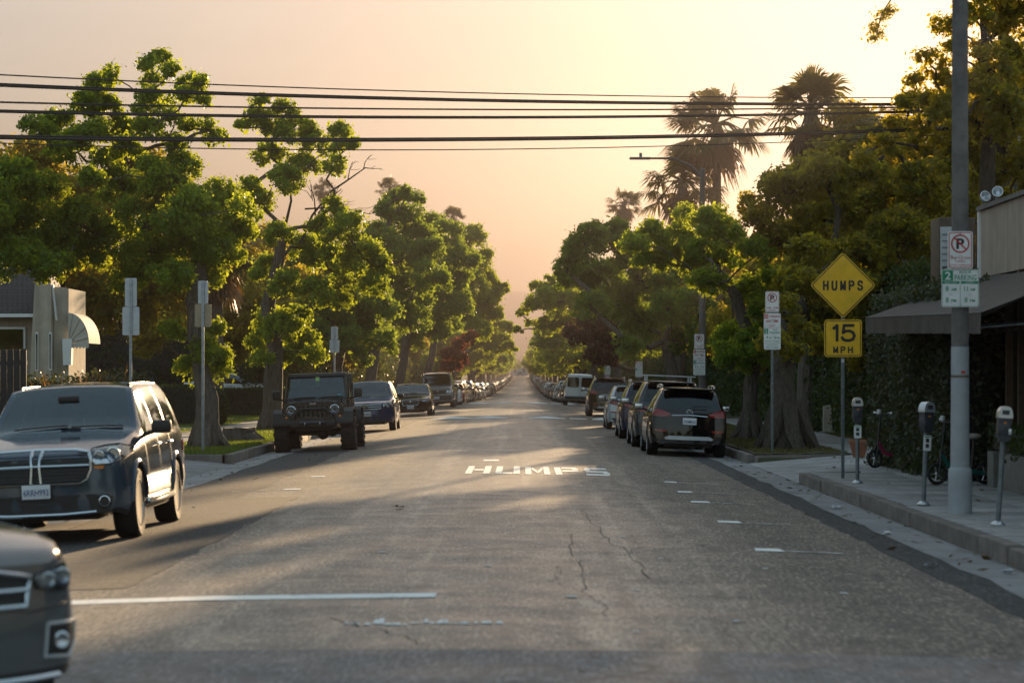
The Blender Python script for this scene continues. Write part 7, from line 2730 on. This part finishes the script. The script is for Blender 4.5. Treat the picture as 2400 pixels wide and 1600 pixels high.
# ------------------------------------------------------------------ shop on the right
def shop():
    root = thing('corner_shop', 'tan stucco shop with a dark awning at the right edge', 'building', (7.6, 38, .05))
    def L(x, y, z):
        return (x - 7.6, y - 38, z - .05)
    MB().box(L(11.6, 33.3, 3.9), (8.0, 18.4, 1.10)).build('parapet_wall', M['stucco_tan'], root)
    MB().box(L(11.55, 33.3, 4.49), (8.02, 18.5, .07)).build('coping', M['planter'], root)
    MB().box(L(7.585, 42.47, 3.86), (.06, .10, 1.20)).build('corner_trim', M['white_trim'], root)
    MB().box(L(11.7, 33.3, .30), (8.0, 18.2, .60)).build('base_wall', M['planter'], root)
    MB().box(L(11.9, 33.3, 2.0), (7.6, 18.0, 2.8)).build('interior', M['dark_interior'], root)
    for k, y in enumerate((42.3, 41.3, 40.3, 39.3, 38.2, 37.0, 35.8, 34.6)):
        MB().box(L(7.68, y, 1.95), (.14, .12, 2.78)).build('column', M['brown_wood'], root)
    for a, b in ((42.3, 41.3), (41.3, 40.3), (40.3, 39.3), (39.3, 38.2), (38.2, 37.0), (37.0, 35.8), (35.8, 34.6)):
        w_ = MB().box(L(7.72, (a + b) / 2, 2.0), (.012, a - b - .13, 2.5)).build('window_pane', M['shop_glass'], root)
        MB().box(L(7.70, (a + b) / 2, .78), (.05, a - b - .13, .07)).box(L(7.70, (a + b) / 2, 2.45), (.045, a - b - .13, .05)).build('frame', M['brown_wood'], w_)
    # awning
    f0, f1, n0, n1 = (5.98, 44.6, 2.74), (7.58, 44.6, 3.38), (5.98, 33.4, 2.55), (7.58, 33.4, 3.24)
    A, B_, C_, D = [Vector(L(*p)) for p in (f0, f1, n1, n0)]
    aw = MB()
    n = 14
    vs_, fs = [], []
    for i in range(n + 1):
        t = i / n
        e, w = A.lerp(D, t), B_.lerp(C_, t)
        sag = -.010 * math.sin(t * 3 * PI) ** 2 + .004 * math.sin(t * 41)
        for j in range(5):
            s = j / 4
            p = e.lerp(w, s)
            vs_.append(p + Vector((0, 0, sag - .03 * math.sin(s * PI))))
    for i in range(n):
        for j in range(4):
            a = i * 5 + j
            fs.append((a, a + 5, a + 6, a + 1))
    k0 = len(vs_)
    vs_ += [v + Vector((0, 0, -.02)) for v in vs_]
    fs += [(q[3] + k0, q[2] + k0, q[1] + k0, q[0] + k0) for q in fs]
    aw.add(vs_, fs, True)
    awn = aw.build('awning', M['awning'], root)
    va = MB()
    vs_, fs = [], []
    m = 60
    for i in range(m + 1):
        t = i / m
        e = A.lerp(D, t)
        vs_ += [e, e + Vector((.01 * math.sin(i), 0, -.27 - .012 * (i % 2)))]
    for i in range(m):
        fs.append((2 * i, 2 * i + 1, 2 * i + 3, 2 * i + 2))
    va.add(vs_, fs)
    va.build('valance', M['awning'], awn)
    MB().add([A, B_, B_ + Vector((0, 0, -.05)), A + Vector((0, 0, -.27))], [(0, 1, 2, 3)]).build('side_flap', M['awning'], awn)
    fr = MB()
    for t in (0.02, .33, .66, .98):
        e, w = A.lerp(D, t), B_.lerp(C_, t)
        fr.tube([e + Vector((0, 0, -.05)), w + Vector((0, 0, -.06))], .016, 6)
        fr.tube([e + Vector((0, 0, -.2)), w + Vector((0, 0, -.75))], .014, 6)
    fr.build('awning_frame', M['post_dark'], awn)
    hm = MB()
    hm.tube([A + Vector((0, 0, .004)), D + Vector((0, 0, .004))], .010, 5)
    hm.build('hem', M['planter'], awn)
    # projecting sign box beyond the corner
    bx = MB().bbox(L(7.38, 43.9, 3.80), (.62, .9, 1.22), .02).build('sign_box', M['brown_wood'], root)
    MB().box(L(7.24, 43.44, 3.74), (.30, .02, 1.02)).build('light_panel', M['alu'], bx)
    mb = MB()
    for k in range(8):
        mb.box(L(7.23, 43.425, 3.35 + k * .11), (.22, .012, .015))
    mb.build('panel_ribs', M['post_dark'], bx)
    cm = MB().bbox(L(7.33, 43.3, 3.40), (.10, .22, .09), .02, R(20), R(-15)).build('security_camera', M['white_trim'], root)
    # twin floodlights on the coping
    for s, x in ((0, 7.60), (1, 7.80)):
        fl = MB().lathe([(.03, -.10), (.07, -.04), (.092, .03), (.092, .05), (.08, .05), (.03, -.02)], 14, Matrix.Translation(L(x, 42.1 - .1 * s, 4.66 + .07 * s)) @ Matrix.Rotation(R(70), 4, 'X') @ Matrix.Rotation(R(-15 if s else 15), 4, 'Y')).build('floodlight', M['meter_dome'], root)
        MB().tube([L(x, 42.2 - .1 * s, 4.50), L(x, 42.2 - .1 * s, 4.66 + .07 * s)], .02, 6).build('bracket', M['post_dark'], fl)
    pl = MB().bbox(L(7.35, 38.6, .30), (.60, .5, .58), .02).build('planter_box', M['planter'], root)
    pl2 = MB().bbox(L(7.35, 36.6, .30), (.60, 2.6, .58), .02).build('planter_box', M['planter'], root)
    MB().bbox(L(6.32, 43.9, 2.44), (.12, .25, .05), .02).build('spot_lamp', M['white_trim'], root)
shop()
hedge('planter_shrub', 'dark shrub growing in the stone planter by the shop window', (7.35, 37.2, .62), (.5, 3.2, .28), 'leaf_hedge', 40, .06, 500, .05, cat='shrub')

# ------------------------------------------------------------------ cream house on the left
def house():
    Y = 71.0
    root = thing('cream_house', 'cream stucco house with dark shingle roof and barrel awning on the left', 'house', (-14.5, Y, .03))
    o0 = Vector((-14.5, Y, .03))
    def W_(x, y, dy=0.0):
        return at(x, y, Y + dy) - o0
    def slab(name, px, dy0, dy1, mat, parent=root):
        mb = MB()
        a = [W_(p[0], p[1], 0) for p in px]
        n = len(a)
        vs_ = [(p.x, dy0, p.z) for p in a] + [(p.x, dy1, p.z) for p in a]
        mb.add(vs_, [tuple(range(n)), tuple(range(2 * n - 1, n - 1, -1))] + [(k, n + k, n + (k + 1) % n, (k + 1) % n) for k in range(n)])
        bm = bmesh.new()
        o = mb.build(name, M[mat], parent)
        bm.from_mesh(o.data)
        bmesh.ops.recalc_face_normals(bm, faces=bm.faces[:])
        bm.to_mesh(o.data)
        bm.free()
        return o
    slab('gable_wall', [(70, 880), (73, 800), (82, 640), (88, 622), (94, 616), (100, 620), (118, 652), (119, 880)], -.1, 1.4, 'stucco')
    slab('side_wall', [(119.5, 880), (119.5, 658), (134, 658), (154, 662), (154, 880)], .25, 3.0, 'stucco')
    slab('main_wall', [(-320, 880), (-320, 724), (72, 724), (72, 880)], .6, 6.5, 'stucco_tan')
    slab('downpipe', [(118, 654), (122, 654), (131, 735), (127, 735)], .02, .1, 'white_trim')
    slab('gutter_board', [(-320, 728), (-320, 720), (76, 720), (76, 728)], .05, .25, 'white_trim')
    # roof of shingle courses
    ra, rb = W_(78, 722).z, W_(0, 622).z
    roof = slab('roof', [(-320, 721), (-320, 716), (80, 716), (80, 721)], .2, 6.6, 'shingle')
    x0, x1 = W_(-320, 0).x, W_(80, 0).x
    courses = 9
    for k in range(courses):
        t0, t1 = k / courses, (k + 1) / courses
        w0 = (x1 - x0) / 34
        me = MB().bbox((0, 0, 0), (w0 * .97, (3.1 / courses) * 1.25, .025), .006).mesh('shingle', M['shingle'])
        for q in range(34):
            cx = x0 + w0 * (q + .5 * (1 + (k % 2)))
            if cx > x1 or W_(0, 0).x - .4 > cx:
                continue
            cyy = .25 + 3.1 * (t0 + t1) / 2
            cz = ra + .02 + (rb + .55 - ra) * (t0 + t1) / 2
            link('shingle', me, roof, (cx, cyy, cz + rnd.uniform(-.004, .004)), (math.atan2(rb + .55 - ra, 3.1) + .05, 0, 0))
    mb = MB()
    mb.add([(x0, .25, ra - .02), (x1, .25, ra - .02), (x1, 3.35, rb + .52), (x0, 3.35, rb + .52), (x0, 6.5, ra), (x1, 6.5, ra)], [(0, 1, 2, 3), (3, 2, 5, 4)])
    mb.build('roof_deck', M['dark_wood'], roof)
    # windows
    for px in ((83, 763, 90, 852), (114, 763, 120.5, 850)):
        dy = -.12 if px[0] < 100 else -.12
        w = slab('window', [(px[0], px[3]), (px[0], px[1]), (px[2], px[1]), (px[2], px[3])], dy - .02, dy + .04, 'white_trim')
        slab('pane', [(px[0] + 1.5, px[3] - 3), (px[0] + 1.5, px[1] + 4), (px[2] - 1.5, px[1] + 4), (px[2] - 1.5, px[3] - 3)], dy - .026, dy - .021, 'shop_glass', w)
    w = slab('window', [(-40, 800), (-40, 750), (50, 750), (50, 800)], .50, .62, 'white_trim')
    slab('pane', [(-35, 800), (-35, 755), (45, 755), (45, 800)], .47, .495, 'shop_glass', w)
    slab('porch_column', [(145, 838), (143, 784), (143, 778), (165, 778), (165, 784), (163, 838)], .0, .28, 'white_trim')
    # quarter-barrel awning in ribs
    c = W_(155, 788)
    tip = W_(203, 788)
    topz = W_(155, 718)
    rx, rz_ = tip.x - c.x, topz.z - c.z
    aw = MB()
    vs_, fs = [], []
    n, m = 12, 6
    for i in range(n + 1):
        a = PI / 2 * i / n
        for j in range(m + 1):
            vs_.append((c.x + rx * math.sin(a), .1 + 1.9 * j / m, c.z + rz_ * math.cos(a)))
    for i in range(n):
        for j in range(m):
            q = i * (m + 1) + j
            fs.append((q, q + m + 1, q + m + 2, q + 1))
    aw.add(vs_, fs, True)
    awo = aw.build('barrel_awning', M['canvas_cream'], root)
    MB().add([(c.x, .1, c.z)] + [(c.x + rx * math.sin(PI / 2 * i / n), .1, c.z + rz_ * math.cos(PI / 2 * i / n)) for i in range(n + 1)], [tuple(range(n + 2))]).build('awning_end', M['canvas_cream'], awo)
    rb_ = MB()
    for k in range(4):
        a = R(22 * (k + .6))
        rb_.tube([(c.x, .085, c.z), (c.x + rx * math.sin(a), .085, c.z + rz_ * math.cos(a))], .012, 5)
    rb_.build('awning_rib', M['stucco'], awo)
    va = MB()
    vs_ = []
    for i in range(13):
        x = c.x + rx * i / 12
        vs_ += [(x, .08, c.z), (x, .08, c.z - .10 - .05 * (i % 2))]
    va.add(vs_, [(2 * i, 2 * i + 1, 2 * i + 3, 2 * i + 2) for i in range(12)])
    va.build('awning_fringe', M['canvas_cream'], awo)
house()
# black board fence
root = thing('board_fence', 'black vertical board fence at the left edge', 'fence', (-12.0, 61, .03))
p1 = at(61, 862, 61).x + 12.0
for k in range(12):
    MB().bbox((p1 - .08 - k * .155, 0, 1.16), (.153, .03, 2.3 + rnd.uniform(-.01, .01)), .006).build('board', M['dark_wood'], root)
MB().box((p1 - .95, .04, 2.0), (1.9, .04, .09)).build('rail', M['dark_wood'], root)
MB().box((p1 - .95, .04, .5), (1.9, .04, .09)).build('rail', M['dark_wood'], root)

# ------------------------------------------------------------------ utility pole and overhead cables
py_ = 59.5
px_ = at(2300, 862, py_).x
root = thing('utility_pole', 'wooden utility pole with crossarm lost in the glare behind the shop', 'utility pole', (px_, py_, .03))
MB().tube([(0, 0, -.3), (.02, 0, 5), (.05, 0, 11)], [.16, .15, .12], 12).build('pole', M['pole_wood'], root)
MB().box((0, -.14, 7.05), (1.9, .09, .11)).build('crossarm', M['pole_wood'], root)
for x in (-.8, -.4, .4, .8):
    MB().lathe([(.03, 7.1), (.05, 7.14), (.03, 7.18), (.05, 7.22), (.02, 7.26)], 8, Matrix.Translation((x, -.14, 0))).build('insulator', M['meter_dome'], root)
MB().bbox((.1, -.25, 6.2), (.4, .3, .6), .05).build('transformer', M['post_dark'], root)
wires = [(172, 215, 224, .016, 'uppermost thin overhead cable'), (197, 233, 240, .030, 'second overhead cable from the top, a thick one'), (235, 252, 243, .022, 'third overhead cable from the top'),
         (257, 271, 252, .026, 'fourth overhead cable from the top'), (317, 321, 293, .036, 'thickest overhead cable, fifth from the top'), (329, 343, 303, .014, 'lowest thin overhead cable')]
for k, (ya, ym, yb, r_, lab) in enumerate(wires):
    Ya, Yb = 41.0, py_ - .2
    pts = []
    for i in range(33):
        t = -0.12 + 1.12 * i / 32
        xx = 0 + (2300) * t
        # quadratic through the three sighted heights gives the sag
        yy = ya * (1 - t) * (1 - 2 * t) + ym * 4 * t * (1 - t) + yb * t * (2 * t - 1)
        pts.append(at(xx, yy, Ya + (Yb - Ya) * t))
    pts[-1] = Vector((px_, py_ - .14, pts[-1].z))
    mb = MB()
    mb.tube(pts, r_ * .8, 6)
    if r_ > .025:
        mb.tube([p + Vector((0, 0, r_ * 1.1)) for p in pts], r_ * .4, 5)
    o = mb.build('overhead_cable', M['cable'])
    tag(o, lab + ' across the street', 'cable', 'overhead cables')

# ------------------------------------------------------------------ far end of the street
def far_house(label, x, y, w, h, col, roofh):
    root = thing('far_house', label, 'house', (x, y, prof(y) - .3))
    MB().box((0, 0, h / 2), (w, 8, h)).build('wall', M[col], root)
    MB().add([(-w / 2 - .3, -4.3, h), (w / 2 + .3, -4.3, h), (w / 2 + .3, 4.3, h), (-w / 2 - .3, 4.3, h), (0, -4.3, h + roofh), (0, 4.3, h + roofh)], [(0, 1, 4), (2, 3, 5), (1, 2, 5, 4), (3, 0, 4, 5)]).build('roof', M['stucco_tan'], root)
    for s in (-1, 1):
        MB().box((s * w * .25, -4.02, h * .55), (w * .18, .06, h * .35)).build('window', M['shop_glass'], root)
far_house('white gabled house closing the far end of the street', -1.5, 1190, 7.5, 5.0, 'white_trim', 2.6)
far_house('tan house right of the far white gable', 6.5, 1210, 5.5, 3.6, 'stucco_tan', 1.6)
far_house('low pale house left of the far white gable', -10, 1205, 8, 3.2, 'stucco', 2.0)
def truck():
    y = 1095
    root = thing('box_truck', 'tiny pale box truck at the crest of the street', 'truck', (-1.0, y, prof(y) - .05))
    MB().bbox((0, 1.5, 1.9), (2.3, 4.6, 2.5), .05).build('cargo_box', PAINT['white'], root)
    MB().bbox((0, -1.7, 1.35), (2.1, 1.6, 1.7), .2).build('cab', PAINT['white'], root)
    MB().bbox((0, -2.52, 1.7), (1.8, .06, .7), .02).build('windshield', M['glass_dark'], root)
    for yy in (-1.7, 2.4):
        for s in (-1, 1):
            MB().tube([(s * .8, yy, .45), (s * 1.08, yy, .45)], .45, 16).build('wheel', M['rubber'], root)
truck()

# ------------------------------------------------------------------ evening haze: one box of even air round everything
hz = NT('haze_air')
hz.n.remove(hz.b)
pv = hz.n.new('ShaderNodeVolumePrincipled')
pv.inputs['Color'].default_value = (0.048, 0.0440, 0.050, 1)
pv.inputs['Density'].default_value = 0.0008
pv.inputs['Anisotropy'].default_value = 0.8
hz.l.new(pv.outputs[0], hz.out.inputs['Volume'])
mb = MB().box((0, 1620, 62.7), (3020, 3360, 130.6))
tag(mb.build('haze', hz.m), 'warm evening haze filling the street', 'haze', None, 'stuff')
